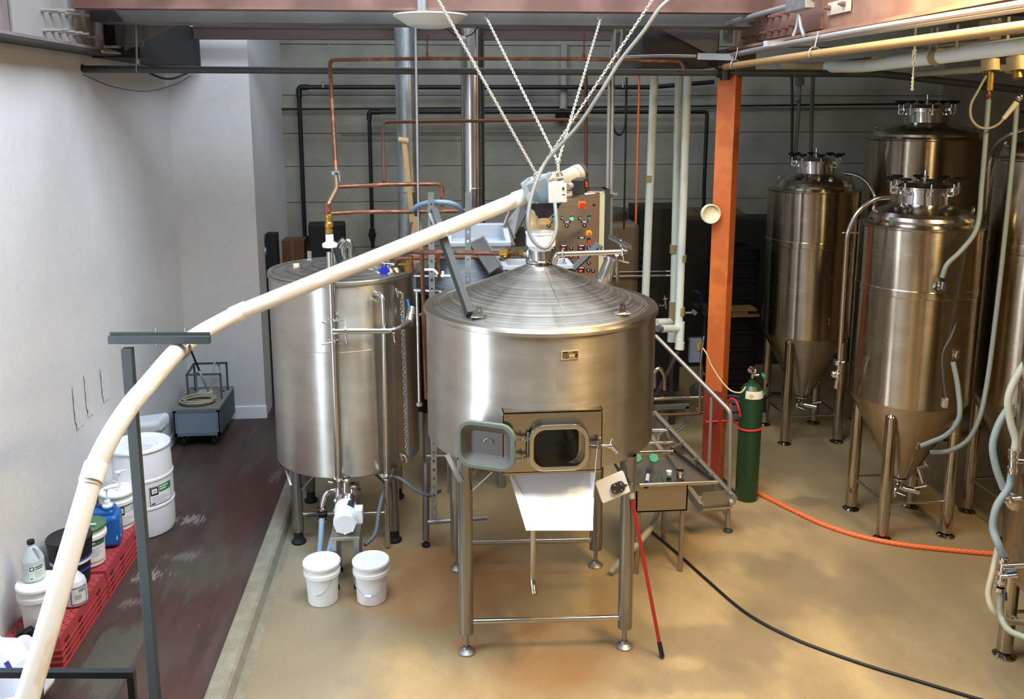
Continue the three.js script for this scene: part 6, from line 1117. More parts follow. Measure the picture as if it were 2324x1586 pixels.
{
  const t = thing('chiller_unit', 'black glycol chiller full of dark pipes beside the orange column', 'machine');
  part(t, 'casing', slab([2.62, 0.45, -11.4], [3.2, 2.85, -10.75], 0.01), mat('#101112', 0.55));
  part(t, 'gauge_panel', slab([3.188, 1.271, -10.3], add([3.334, 0.974, -10.3], [0, 0, -0.06])), mat('#8fa0b0', 0.5), 'pale blue-grey panel');
  part(t, 'panel_sticker', slab([3.273, 1.229, -10.28], add([3.316, 1.133, -10.28], [0, 0, -0.01])), M.yellow);
  const dk = mat('#2a2c2d', 0.4, 0.4);
  for (const [x, y] of [[1578,525], [1578,552], [1579,570], [1577,588], [1576,607], [1576,625], [1575,645]]) part(t, 'ribbed_hose', xf(new THREE.TorusGeometry(0.04, 0.014, 8, 16), [2.72 - (y - 525) * 0.0004, 2.83 - (y - 525) * 0.0062, -10.68], [1.3, 0.2, 0]), dk);
  each(t, 'dark_pipe', [pipe([[3.256, 1.67, -10.5], [3.422, 1.61, -10.5], [3.424, 1.269, -10.5]], 0.03, 0.06, 12), pipe([[3.275, 1.818, -10.6], [3.389, 1.793, -10.6], [3.413, 1.473, -10.6]], 0.025, 0.06, 12), rod([3.387, 1.69, -10.4], [3.398, 1.544, -10.4], 0.05, 16)], dk);
  part(t, 'motor_end', [rod([3.244, 0.621, -10.2], [3.288, 0.709, -10.1], 0.09, 20)], mat('#4c4a46', 0.5, 0.4));
  part(t, 'frame', [bar([3.18, 1.256, -10.4], [3.404, 1.262, -10.4], 0.03, 0.03), slab([2.62, 0, -11.4], [2.68, 0.45, -11.3]), slab([3.1, 0, -10.85], [3.16, 0.45, -10.75]), slab([2.62, 0, -10.85], [2.68, 0.45, -10.75])], M.darkSteel);
  each(t, 'small_clamp', [rod([2.857, 1.823, -10.35], [2.884, 1.656, -10.35], 0.016), rod([2.789, 1.703, -10.35], [2.85, 1.69, -10.35], 0.014), rod([2.836, 1.772, -10.33], [2.891, 1.782, -10.33], 0.01)], M.chrome);
}
{
  for (const [i, x] of [2.35, 3.1, 3.85, 4.6].entries()) {
    const t = thing('crate_lid', 'dusty wooden board with an oval hole on the back ledge, ' + ['first', 'second', 'third', 'fourth'][i] + ' from the drain pipes', 'board', 'wooden boards on the back ledge');
    const s = new THREE.Shape([[-0.36, -0.25], [0.36, -0.25], [0.36, 0.25], [-0.36, 0.25]].map((q) => new THREE.Vector2(...q))); const h = new THREE.Path(); h.absellipse(0, 0, 0.26, 0.17, 0, 6.283, true); s.holes.push(h);
    part(t, 'board', extrude(s, 0.05).rotateX(-Math.PI / 2 + 0.12).translate(x, 2.42, -13.62), mat('#6b5c42', 0.85));
    part(t, 'board_edge', slab([x - 0.36, 2.36, -13.35], [x + 0.36, 2.41, -13.32]), mat('#4c4232', 0.85));
  }
  const proto = thing('black_crate', 'black plastic crate at the bottom of the stack beside the fermenter lettered FV1', 'crate', 'black crates stacked beside the fermenter');
  const X0 = 3.95, X1 = 4.5, Z0 = -11.55, Z1 = -12.1;
  part(proto, 'crate_wall', [slab([X0, 0.05, Z0], [X1, 0.23, Z0 - 0.015]), slab([X0, 0.05, Z1], [X1, 0.23, Z1 + 0.015]), slab([X0, 0.05, Z1], [X0 + 0.015, 0.23, Z0]), slab([X1 - 0.015, 0.05, Z1], [X1, 0.23, Z0]), slab([X0, 0.05, Z1], [X1, 0.07, Z0])], M.crate ??= mat('#0c0c0d', 0.6));
  part(proto, 'crate_rim', [slab([X0 - 0.01, 0.215, Z0 + 0.01], [X1 + 0.01, 0.235, Z0 - 0.02]), slab([X0 - 0.01, 0.0, Z0 + 0.004], [X1 + 0.01, 0.05, Z0 - 0.02])], M.crate);
  const ord = ['second', 'third', 'fourth', 'fifth', 'sixth', 'seventh', 'eighth', 'ninth'];
  for (let i = 1; i < 9; i++) copyOf(proto, 'black_crate', [0, 0.245 * i, 0], 'black plastic crate, ' + ord[i - 1] + ' from the floor, beside the fermenter lettered FV1');
  const w = thing('wooden_pallet_end', 'short piece of brown pallet wood in front of the black crates', 'pallet');
  part(w, 'board', [slab([4.05, 1.401, -11.3], add([4.407, 1.369, -11.3], [0, 0, -0.27])), slab([4.053, 1.321, -11.3], add([4.448, 1.288, -11.3], [0, 0, -0.27])), slab([4.07, 1.371, -11.32], add([4.288, 1.311, -11.32], [0, 0, -0.08]))], mat('#8a6a3c', 0.7));
}
for (const [l, dy, r] of [['grey coiled tarp hose lying on the floor behind the gas cylinder', 0.03, 0.03]]) solo('coiled_hose', Array.from({ length: 5 }, (_, i) => xf(new THREE.TorusGeometry(0.22 - i * 0.02, 0.03, 10, 36), [3.95 + i * 0.02, 0.035 + i * 0.05, -11.0], [Math.PI / 2 + 0.05 * (i % 2 ? 1 : -1), 0, 0])), mat('#5a5d60', 0.7), l, 'hose');
{
  const t = thing('hose_spigot', 'black tap with a green tip by a leg of the fermenter lettered FV1', 'tap');
  part(t, 'tap_body', pipe([[4.223, 0.261, -10.4], [4.214, 0.438, -10.4], [4.262, 0.506, -10.4], [4.425, 0.502, -10.4]], 0.022, 0.08, 12), M.black); part(t, 'tip', rod([4.143, 0.514, -10.3], [4.187, 0.548, -10.3], 0.02, 12), mat('#2c8a5c', 0.4), 'green tip');
}
// ---------- along the white wall ----------
{
  // nesting red plastic dunnage trays, two stacks end to end
  const proto = thing('red_pallet', 'red plastic tray pallet at the bottom of the stack nearest the black rail', 'pallet', 'red plastic pallets along the white wall');
  const W = 0.43, L = 0.93, X = -2.965, Z = -6.63, h = 0.105;
  const tap = (y0, y1, o0, o1, axis, s) => { const a = W / 2, b = L / 2; return axis ? quad([X + s * (a + o0), y0, Z - b - o0], [X + s * (a + o0), y0, Z + b + o0], [X + s * (a + o1), y1, Z + b + o1], [X + s * (a + o1), y1, Z - b - o1]) : quad([X - a - o0, y0, Z + s * (b + o0)], [X + a + o0, y0, Z + s * (b + o0)], [X + a + o1, y1, Z + s * (b + o1)], [X - a - o1, y1, Z + s * (b + o1)]); };
  const deck = rrect(W - 0.03, L - 0.03, 0.02);
  for (let i = 0; i < 12; i++) for (const sx of [-1, 1]) for (const k of [0, 1]) deck.holes.push(circlePath(sx * (0.175 - k * 0.03), -0.42 + i * 0.076 + k * 0.03, 0.009));
  part(proto, 'deck', extrude(deck, 0.01).rotateX(-Math.PI / 2).translate(X, h - 0.02, Z), M.redPallet);
  for (const s of [-1, 1]) { each(proto, 'side_wall', [tap(0, h, 0.0, -0.012, 1, s), tap(h, h - 0.012, -0.012, -0.03, 1, s)], M.redPallet); part(proto, 'end_wall', [tap(0, h, 0.0, -0.012, 0, s), tap(h, h - 0.012, -0.012, -0.03, 0, s)], M.redPallet); }
  part(proto, 'lip', [slab([X - W / 2 - 0.006, 0, Z - L / 2 - 0.006], [X - W / 2 + 0.004, 0.014, Z + L / 2 + 0.006]), slab([X + W / 2 - 0.004, 0, Z - L / 2 - 0.006], [X + W / 2 + 0.006, 0.014, Z + L / 2 + 0.006]), slab([X - W / 2, 0, Z + L / 2 - 0.004], [X + W / 2, 0.014, Z + L / 2 + 0.006]), slab([X - W / 2, 0, Z - L / 2 - 0.006], [X + W / 2, 0.014, Z - L / 2 + 0.004])], M.redPallet);
  for (const dz of [-0.28, 0.1, 0.36]) part(proto, 'dark_slot_strip', slab([X + W / 2 - 0.004, 0.03, Z + dz - 0.035], [X + W / 2 + 0.003, 0.05, Z + dz + 0.035]), mat('#5a1418', 0.8));  // slot shade put into dark red strips; no opening is cut
  const nm = ['', 'second', 'third', 'top'];
  for (let i = 1; i < 4; i++) copyOf(proto, 'red_pallet', [0, 0.048 * i, 0], `red plastic tray pallet, ${nm[i]} layer of the stack nearest the black rail`);
  for (let i = 0; i < 4; i++) copyOf(proto, 'red_pallet', [0.0, 0.048 * i, -0.955], `red plastic tray pallet, ${['bottom', 'second', 'third', 'top'][i]} layer of the stack reaching the white barrel`);
}
const TOP = 0.25;
const label = (w, h, draw) => mat('#ffffff', 0.5, 0, { map: canvasTexture(256, Math.round(256 * h / w), draw) });
// label wrapped on a round body: centre angle a (0 = toward +z), height range
function wrapLabel(t, c, r, y0, y1, a, arc, m, name = 'paper_label') {
  const g = new THREE.CylinderGeometry(r, r, y1 - y0, 20, 1, true, a - arc / 2, arc).translate(c[0], (y0 + y1) / 2, c[2]);
  return part(t, name, g, m);
}
const logo = (c, w, h, green = '#2f8f4a') => { c.fillStyle = '#f4f5f5'; c.fillRect(0, 0, w, h); c.strokeStyle = '#20242c'; c.lineWidth = 6; c.strokeRect(4, 4, w - 8, h - 8); c.fillStyle = green; c.fillRect(w * 0.38, 8, w * 0.6, h * 0.34); c.fillStyle = '#1d2128'; c.fillRect(10, 10, w * 0.32, h * 0.42); c.fillStyle = '#f4f5f5'; c.fillRect(24, 24, w * 0.21, h * 0.26); c.strokeStyle = '#20242c'; c.lineWidth = 4; c.beginPath(); c.arc(10 + w * 0.16, 12 + h * 0.21, w * 0.05, 0, 7); c.stroke(); c.fillStyle = '#ffffff'; c.fillRect(w * 0.42, h * 0.08, w * 0.4, h * 0.06); c.fillRect(w * 0.42, h * 0.2, w * 0.3, h * 0.06); c.fillStyle = '#9aa0aa'; for (let i = 0; i < 5; i++) c.fillRect(w * 0.1, h * (0.56 + i * 0.08), w * (0.5 + 0.3 * ((i * 37) % 3) / 2), h * 0.025); c.fillStyle = '#3a3f4a'; c.fillRect(w * 0.06, h * 0.86, w * 0.14, h * 0.08); };
{
  const p = pail('white_pail', 'lidded white pail on the red pallets with a clear jug standing on it', -2.955, -6.36, 1, M.pail, mat('#e4e2dd', 0.45), TOP, 0.9);
  const t = thing('plastic_jug', 'translucent white jug with a black cap and label, standing on a pail lid', 'jug'), c = [-3.0, TOP + 0.362, -6.4];
  part(t, 'body', lathe([[0.001, 0.002], [0.07, 0], [0.078, 0.01], [0.078, 0.16], [0.07, 0.185], [0.03, 0.255], [0.022, 0.262], [0.022, 0.285], [0.001, 0.285]], 36, c), mat('#dfe9ec', 0.35, 0, { transmission: 0.3, thickness: 0 }));
  part(t, 'cap', lathe([[0.001, 0.31], [0.024, 0.308], [0.027, 0.3], [0.027, 0.28], [0.02, 0.276]], 20, c), M.black, 'black cap');
  part(t, 'jug_handle', pipe([add(c, [0.024, 0.262, 0.02]), add(c, [0.06, 0.255, 0.035]), add(c, [0.07, 0.19, 0.035])], 0.009, 0.03, 10), mat('#dfe9ec', 0.35, 0, { transmission: 0.3, thickness: 0 }));
  wrapLabel(t, c, 0.0795, c[1] + 0.02, c[1] + 0.13, 0.75, 1.5, label(1.1, 1, (x, w, h) => { x.fillStyle = '#d9e6df'; x.fillRect(0, 0, w, h); x.fillStyle = '#20262c'; x.fillRect(16, 10, 70, 66); x.fillStyle = '#eef2f0'; x.fillRect(30, 24, 42, 38); x.fillStyle = '#20262c'; x.fillRect(100, 14, 130, 20); x.fillRect(100, 48, 120, 16); x.fillStyle = '#7f8c88'; for (let i = 0; i < 6; i++) x.fillRect(90, 96 + i * 20, 140 - (i % 3) * 20, 6); x.fillStyle = '#20262c'; x.fillRect(24, 190, 24, 24); }));
}
{
  const t = thing('plastic_jug', 'white jug with a purple edged label, standing behind the auger tube', 'jug'), c = [-2.83, TOP, -6.66];
  part(t, 'body', lathe([[0.001, 0.002], [0.08, 0], [0.09, 0.012], [0.09, 0.17], [0.08, 0.2], [0.035, 0.26], [0.03, 0.28], [0.001, 0.28]], 36, c), mat('#dfe5ea', 0.4));
  part(t, 'pump_top', [rod(add(c, [0, 0.28, 0]), add(c, [0, 0.38, 0]), 0.008), rod(add(c, [0, 0.27, 0]), add(c, [0, 0.3, 0]), 0.03, 16), rod(add(c, [-0.06, 0.385, 0.01]), add(c, [0.02, 0.385, 0]), 0.013)], M.white);
  wrapLabel(t, c, 0.0915, TOP + 0.02, TOP + 0.16, 0.75, 1.4, label(1, 1.1, (x, w, h) => { x.fillStyle = '#3d3aa0'; x.fillRect(0, 0, w, h); x.fillStyle = '#e6e6e2'; x.fillRect(14, 14, w - 28, h - 28); x.fillStyle = '#7fa08a'; x.fillRect(120, 30, 110, 60); x.fillStyle = '#b9b2a6'; x.fillRect(60, 120, 100, 80); }));
}
{
  const t = thing('black_bin', 'black bucket with a big black lid and a purple and white rim', 'bucket'), c = [-2.97, TOP, -6.98];
  part(t, 'body', lathe([[0.001, 0.002], [0.125, 0], [0.13, 0.01], [0.145, 0.2], [0.145, 0.22]], 44, c), M.darkPlastic);
  part(t, 'white_rim', lathe([[0.145, 0.2], [0.158, 0.202], [0.158, 0.225], [0.146, 0.23]], 44, c), M.white);
  each(t, 'purple_band', [lathe([[0.146, 0.13], [0.1435, 0.13], [0.1435, 0.145]], 44, c), lathe([[0.147, 0.23], [0.162, 0.232], [0.162, 0.243], [0.15, 0.246]], 44, c)], mat('#4a45a8', 0.5), 'purple band');
  part(t, 'lid', lathe([[0.15, 0.245], [0.16, 0.25], [0.172, 0.37], [0.176, 0.39], [0.17, 0.405], [0.14, 0.398], [0.001, 0.392]], 44, c), M.darkPlastic);
}
{
  const t = pail('white_pail', 'white pail with a green lid and a green and black label', -2.95, -7.3, 0.98, mat('#4f7a57', 0.45), M.pail, TOP, 0);
  const c = [-2.95, TOP, -7.3];
  wrapLabel(t, c, 0.1335, TOP + 0.05, TOP + 0.25, 0.85, 1.3, label(1, 1.15, (x, w, h) => { x.fillStyle = '#eceeec'; x.fillRect(0, 0, w, h); x.fillStyle = '#1f2a26'; x.fillRect(0, 20, w, 70); x.fillStyle = '#3b7a4e'; x.fillRect(60, 26, w - 60, 56); x.fillStyle = '#e8efe8'; x.fillRect(70, 40, 40, 20); x.fillStyle = '#8a9090'; for (let i = 0; i < 6; i++) x.fillRect(50, 120 + i * 20, 150 - (i % 3) * 24, 6); x.fillStyle = '#23292b'; x.fillRect(14, 110, 20, 150); }));
  each(t, 'lid_spout', [rod(add(c, [-0.07, 0.37, 0.05]), add(c, [-0.05, 0.385, 0.06]), 0.04, 18), rod(add(c, [-0.02, 0.375, 0.07]), add(c, [0.1, 0.372, 0.06]), 0.008)], M.white);
}
{
  const t = thing('jerry_can', 'blue plastic jerry can with a white pump and a yellow hazard label', 'can'), c = [-2.93, TOP, -7.63];
  part(t, 'body', [box(0.27, 0.3, 0.24, add(c, [0, 0.15, 0]), [0, 0.15, 0], 0.05), box(0.2, 0.07, 0.18, add(c, [0, 0.31, 0]), [0, 0.15, 0], 0.03), lathe([[0.05, 0.33], [0.05, 0.365], [0.001, 0.366]], 24, add(c, [0.05, 0, 0.03]))], M.blue);
  part(t, 'carry_handle', pipe([add(c, [-0.1, 0.34, 0]), add(c, [-0.1, 0.37, 0]), add(c, [-0.01, 0.37, 0.02]), add(c, [0.0, 0.34, 0.02])], 0.014, 0.03, 10), mat('#154c8a', 0.4));
  part(t, 'pump', [lathe([[0.045, 0.362], [0.045, 0.38], [0.03, 0.39], [0.024, 0.42], [0.001, 0.422]], 24, add(c, [0.05, 0, 0.03])), rod(add(c, [0.05, 0.4, 0.03]), add(c, [0.05, 0.52, 0.03]), 0.007), rod(add(c, [0.04, 0.53, 0.035]), add(c, [0.13, 0.535, 0.0]), 0.009), rod(add(c, [0.03, 0.53, 0.035]), add(c, [0.065, 0.53, 0.028]), 0.018, 14)], M.white, 'white hand pump');
  part(t, 'hazard_label', xf(box(0.085, 0.11, 0.002, [0, 0, 0], [0, 0, -0.35]), add(c, [0.13, 0.19, 0.04]), [0, 1.45, 0]), label(1, 1.3, (x, w, h) => { x.fillStyle = '#efb81c'; x.fillRect(0, 0, w, h); x.fillStyle = '#7a5a10'; x.beginPath(); x.arc(130, 80, 26, 0, 7); x.fill(); x.fillRect(40, 160, 150, 12); x.fillRect(40, 200, 120, 12); x.fillRect(40, 240, 140, 12); }));
  part(t, 'white_tag', xf(box(0.08, 0.05, 0.002, [0, 0, 0], [0, 0, -0.5]), add(c, [0.135, 0.085, 0.06]), [0, 1.45, 0]), M.white);
}
{
  const t = pail('white_pail', 'white pail with a hand pump and a green label, beside the tall white barrel', -2.93, -7.98, 1, M.pail, M.pail, 0.24, 0);
  const c = [-2.93, 0.24, -7.98];
  part(t, 'hand_pump', [rod(add(c, [0.03, 0.357, 0]), add(c, [0.03, 0.52, 0]), 0.011), rod(add(c, [0.03, 0.357, 0]), add(c, [0.03, 0.375, 0]), 0.035, 16), rod(add(c, [0.0, 0.535, 0.01]), add(c, [0.09, 0.54, -0.02]), 0.009), rod(add(c, [0.01, 0.53, 0.01]), add(c, [0.05, 0.53, 0]), 0.018, 14)], M.white, 'white hand pump');
  wrapLabel(t, c, 0.138, 0.24 + 0.05, 0.24 + 0.24, 0.9, 1.3, label(1, 1, (x, w, h) => logo(x, w, h, '#b9d8c0')));
}
solo('plastic_cup', lathe([[0.001, 0.002], [0.04, 0], [0.046, 0.12], [0.043, 0.12], [0.037, 0.006], [0.001, 0.006]], 24, [-3.06, TOP + 0.345, -7.63]), mat('#cfdcc4', 0.4, 0, { transmission: 0.45, thickness: 0 }), 'frosted pale green measuring cup standing on the blue can', 'cup');
{
  const t = thing('plastic_barrel', 'tall white plastic barrel with two rolling rings and a green label', 'barrel'), c = [-2.85, 0, -8.42], r = 0.285;
  part(t, 'body', lathe([[0.001, 0.004], [r - 0.025, 0], [r - 0.01, 0.012], [r + 0.002, 0.06], [r + 0.004, 0.28], [r + 0.012, 0.295], [r + 0.012, 0.31], [r + 0.005, 0.325], [r + 0.006, 0.56], [r + 0.014, 0.575], [r + 0.014, 0.59], [r + 0.006, 0.605], [r + 0.0, 0.78], [r - 0.012, 0.845], [r - 0.03, 0.86]], 64, c), mat('#eceef2', 0.4));
  part(t, 'lid', lathe([[r - 0.03, 0.855], [r - 0.002, 0.857], [r + 0.006, 0.868], [r + 0.002, 0.882], [r - 0.01, 0.886], [r - 0.03, 0.874], [r - 0.06, 0.862], [0.001, 0.864]], 64, c), mat('#eef0f4', 0.35));
  each(t, 'bung', [rod(add(c, [0.2, 0.862, -0.02]), add(c, [0.2, 0.88, -0.02]), 0.035, 18), rod(add(c, [-0.19, 0.862, 0.02]), add(c, [-0.19, 0.88, 0.02]), 0.035, 18)], M.white);
  part(t, 'lid_sheet', xf(box(0.2, 0.003, 0.13, [0, 0, 0], [0, -0.35, 0]), add(c, [0.03, 0.867, 0.06])), mat('#d9dce0', 0.6));
  wrapLabel(t, c, r + 0.0085, 0.33, 0.52, 0.95, 0.85, label(1, 0.8, (x, w, h) => logo(x, w, h)));
}
solo('white_tube', lathe([[0.001, 0], [0.075, 0.002], [0.075, 0.82], [0.07, 0.83], [0.001, 0.83]], 28, [-3.11, 0, -8.2]), mat('#d5d8d6', 0.5), 'plain white standing tube between the wall and the white barrel', 'tube');
{
  const g = new RoundedBoxGeometry(0.34, 0.14, 0.3, 6, 0.05), p = g.attributes.position;
  for (let i = 0; i < p.count; i++) { const x = p.getX(i), y = p.getY(i), z = p.getZ(i); p.setXYZ(i, x + 0.012 * Math.sin(z * 40 + y * 20), y + 0.02 * Math.sin(x * 30) * Math.cos(z * 25), z + 0.012 * Math.sin(x * 37)); }
  g.computeVertexNormals();
  solo('plastic_bag', [g.translate(-2.93, 0.86, -8.98), xf(new RoundedBoxGeometry(0.3, 0.8, 0.26, 3, 0.04), [-2.93, 0.4, -8.98])], mat('#c3c8cc', 0.45), 'white plastic sack standing behind the white barrel', 'bag');
}
{
  const t = thing('hose_cart', 'blue-grey steel cart on casters with a coiled hose on top', 'cart');
  const x0 = -3.13, x1 = -2.575, y0 = 0.15, y1 = 0.5, z0 = -10.5, z1 = -11.32;
  const bl = mat('#74808a', 0.55, 0.2), gr = mat('#7d7d74', 0.65);
  part(t, 'tray_top', [slab([x0, y1 - 0.03, z0], [x1, y1, z1], 0.004)], gr);
  part(t, 'front_panel', slab([x0 + 0.04, y0 + 0.04, z0 - 0.02], [x1 - 0.04, y1 - 0.05, z0 - 0.008]), mat('#8694a2', 0.5, 0.2));
  part(t, 'side_panel', slab([x1 - 0.02, y0, z0], [x1 - 0.005, y1 - 0.03, z1]), mat('#4f585c', 0.6)); part(t, 'side_panel', slab([x0 + 0.005, y0, z0], [x0 + 0.02, y1 - 0.03, z1]), mat('#4f585c', 0.6));
  part(t, 'front_frame', [slab([x0, y0, z0 - 0.02], [x0 + 0.04, y1 - 0.03, z0]), slab([x1 - 0.04, y0, z0 - 0.02], [x1, y1 - 0.03, z0]), slab([x0, y0, z0 - 0.02], [x1, y0 + 0.04, z0]), slab([x0, y1 - 0.05, z0 - 0.02], [x1, y1 - 0.03, z0])], bl);
  part(t, 'back_panel', slab([x0, y0, z1], [x1, y1 + 0.01, z1 + 0.015]), bl);
  part(t, 'tray_slot', slab([x1 - 0.14, y1, z1 + 0.14], [x1 - 0.08, y1 + 0.003, z1 + 0.2]), M.black);
  const fr = (z, h) => [bar([x0 + 0.1, y1, z], [x0 + 0.1, y1 + h, z], 0.022), bar([x1 - 0.05, y1, z], [x1 - 0.05, y1 + h, z], 0.022), bar([x0 + 0.09, y1 + h, z], [x1 - 0.04, y1 + h, z], 0.022)];
  part(t, 'handle_frame', fr(-10.85, 0.32), mat('#5b6264', 0.5, 0.3)); part(t, 'handle_frame', fr(-11.2, 0.36), mat('#4b5153', 0.5, 0.3));
  each(t, 'top_link', [bar([x0 + 0.1, y1 + 0.32, -10.85], [x0 + 0.1, y1 + 0.36, -11.2], 0.022)], mat('#4b5153', 0.5, 0.3));
  for (const [x, z] of [[x0 + 0.1, z0 - 0.1], [x1 - 0.1, z0 - 0.1], [x0 + 0.1, z1 + 0.1], [x1 - 0.1, z1 + 0.1]]) { const c = part(t, 'caster', [slab([x - 0.03, 0.07, z - 0.02], [x - 0.022, 0.15, z + 0.02]), slab([x + 0.022, 0.07, z - 0.02], [x + 0.03, 0.15, z + 0.02])], M.galv); part(c, 'wheel', [xf(lathe([[0.02, -0.018], [0.06, -0.02], [0.072, -0.01], [0.072, 0.01], [0.06, 0.02], [0.02, 0.018]], 28), [x, 0.0725, z], [0, 0, Math.PI / 2])], M.rubber); }
  const coil = []; for (let i = 0; i <= 150; i++) { const a = i * 0.17, r = 0.2 - 0.05 * Math.abs(((i / 30) % 2) - 1); coil.push([-2.88 + Math.cos(a) * r * 1.05, y1 + 0.02 + 0.012 * Math.floor(i / 38), z0 - 0.22 + Math.sin(a) * r * 0.95]); }
  solo('coiled_hose', hose(coil, 0.013, 420, 8), mat('#a39c86', 0.6), 'tan hose coiled on the front of the blue-grey cart', 'hose');
  solo('hung_hose', hose([[-2.95, 0.52, -11.0], [-2.93, 0.8, -10.9], [-2.88, 0.86, -10.85], [-2.84, 0.82, -10.8], [-2.82, 0.6, -10.95], [-2.8, 0.54, -11.05], [-2.78, 0.75, -11.1], [-2.76, 0.88, -11.2], [-2.72, 0.8, -11.23], [-2.7, 0.56, -11.1]], 0.012, 80, 8), mat('#a8a79c', 0.6), 'pale hose draped over the handle bars of the blue-grey cart', 'hose');
  solo('crumpled_cloth', new THREE.IcosahedronGeometry(0.1, 2).scale(1.1, 0.4, 0.8).translate(-2.87, 0.53, -11.02), mat('#b3aea4', 0.8), 'crumpled pale cloth lying on the blue-grey cart', 'cloth');
  solo('black_pole', rod([-3.008, 1.109, -11], [-2.87, 0.578, -11.1], 0.013), M.black, 'black pole leaning over the blue-grey cart toward the wall', 'pole');
}
{
  // peeling paper sheets on the white wall
  const sheet = (a, w, h, s) => { const g = new THREE.PlaneGeometry(w, h, 10, 14), p = g.attributes.position; for (let i = 0; i < p.count; i++) { const x = p.getX(i), y = p.getY(i); p.setZ(i, 0.005 + 0.0022 * Math.sin(y * 46 + x * 30 + s) + 0.0016 * Math.sin(x * 60 + s * 3)); if (y < -h / 2 + 0.06) p.setX(i, x * 0.8); } g.computeVertexNormals(); return xf(g, a, [0, Math.PI / 2, 0.0]); };
  solo('wall_sheet', sheet([-3.195, 1.441, -7.96], 0.22, 0.42, 1), M.wall, 'crinkled white paper sheet on the wall, the lowest of three', 'paper');
  solo('wall_sheet', sheet([-3.195, 1.46, -8.23], 0.2, 0.42, 4), M.wall, 'crinkled white paper sheet on the wall, the middle one of three', 'paper');
  solo('wall_sheet', sheet([-3.195, 1.436, -8.628], 0.2, 0.36, 7), M.wall, 'crinkled white paper sheet on the wall, nearest the T-stand', 'paper');
}
{
  const t = thing('black_rack', 'black square-tube steel frame in the lowest corner by the white wall', 'rack'), m = mat('#23272a', 0.5, 0.3);
  const a = [-2.407, 1.191, -4.383], b = [-1.569, 1.189, -4.306], c = [-2.055, 1.131, -4.36];
  part(t, 'top_rail', bar(a, b, 0.038, 0.038, 0.003), m);
  part(t, 'leg', bar([b[0] - 0.018, 0, b[2]], [b[0] - 0.018, b[1] - 0.019, b[2]], 0.036), m);
  part(t, 'leg', bar([c[0], 0, c[2] + 0.3], [c[0], a[1] - 0.02, c[2] + 0.05], 0.04), m);
  part(t, 'lower_rail', bar(add(a, [0, -0.2, 0.1]), add(c, [0, -0.19, 0.1]), 0.03), m);
  part(t, 'rear_bar', bar(add(a, [0.0, 0, 0.02]), add(a, [0, -0.01, 0.6]), 0.036), m);
}
{
  const bag = (w, h, d, p, s) => { const g = new RoundedBoxGeometry(w, h, d, 9, Math.min(w, h, d) * 0.32), q = g.attributes.position; for (let i = 0; i < q.count; i++) { const x = q.getX(i), y = q.getY(i), z = q.getZ(i), k = 1 - 0.5 * step(-h * 0.1, h / 2, y); q.setXYZ(i, x * k + 0.012 * Math.sin(z * 38 + y * 24 + s), y + 0.02 * Math.sin(x * 30 + s), z * (1 - 0.45 * step(0, h / 2, y)) + 0.014 * Math.sin(x * 33 + y * 20)); } g.computeVertexNormals(); return g.translate(...p); };
  const t = thing('white_sack', 'white plastic sack with a blue mark, leaning by the red pallets', 'bag');
  part(t, 'sack_body', bag(0.5, 0.5, 0.36, [-2.93, 0.27, -5.75], 1), mat('#e6eaf4', 0.45));
  part(t, 'blue_mark', xf(box(0.03, 0.1, 0.004, [0, 0, 0], [0, 0, 0.55]), [-2.845, 0.4, -5.605], [-0.4, 0.2, 0]), mat('#2b2f8f', 0.5), 'dark blue printed mark');
  const s = thing('white_sack', 'smaller white sack in the very corner below the black frame', 'bag');
  part(s, 'sack_body', bag(0.36, 0.34, 0.3, [-2.75, 0.18, -5.3], 5), mat('#dfe6f2', 0.45));
  const k = thing('spray_trigger', 'black spray head lying on the near end of the red pallets', 'sprayer');
  part(k, 'trigger', [box(0.12, 0.05, 0.06, [-3.0, 0.3, -6.17], [0.2, 0.4, 0.3], 0.012), rod([-3.04, 0.24, -6.16], [-3.02, 0.34, -6.14], 0.022), rod([-2.96, 0.28, -6.18], [-2.9, 0.33, -6.22], 0.025)], M.black);
}
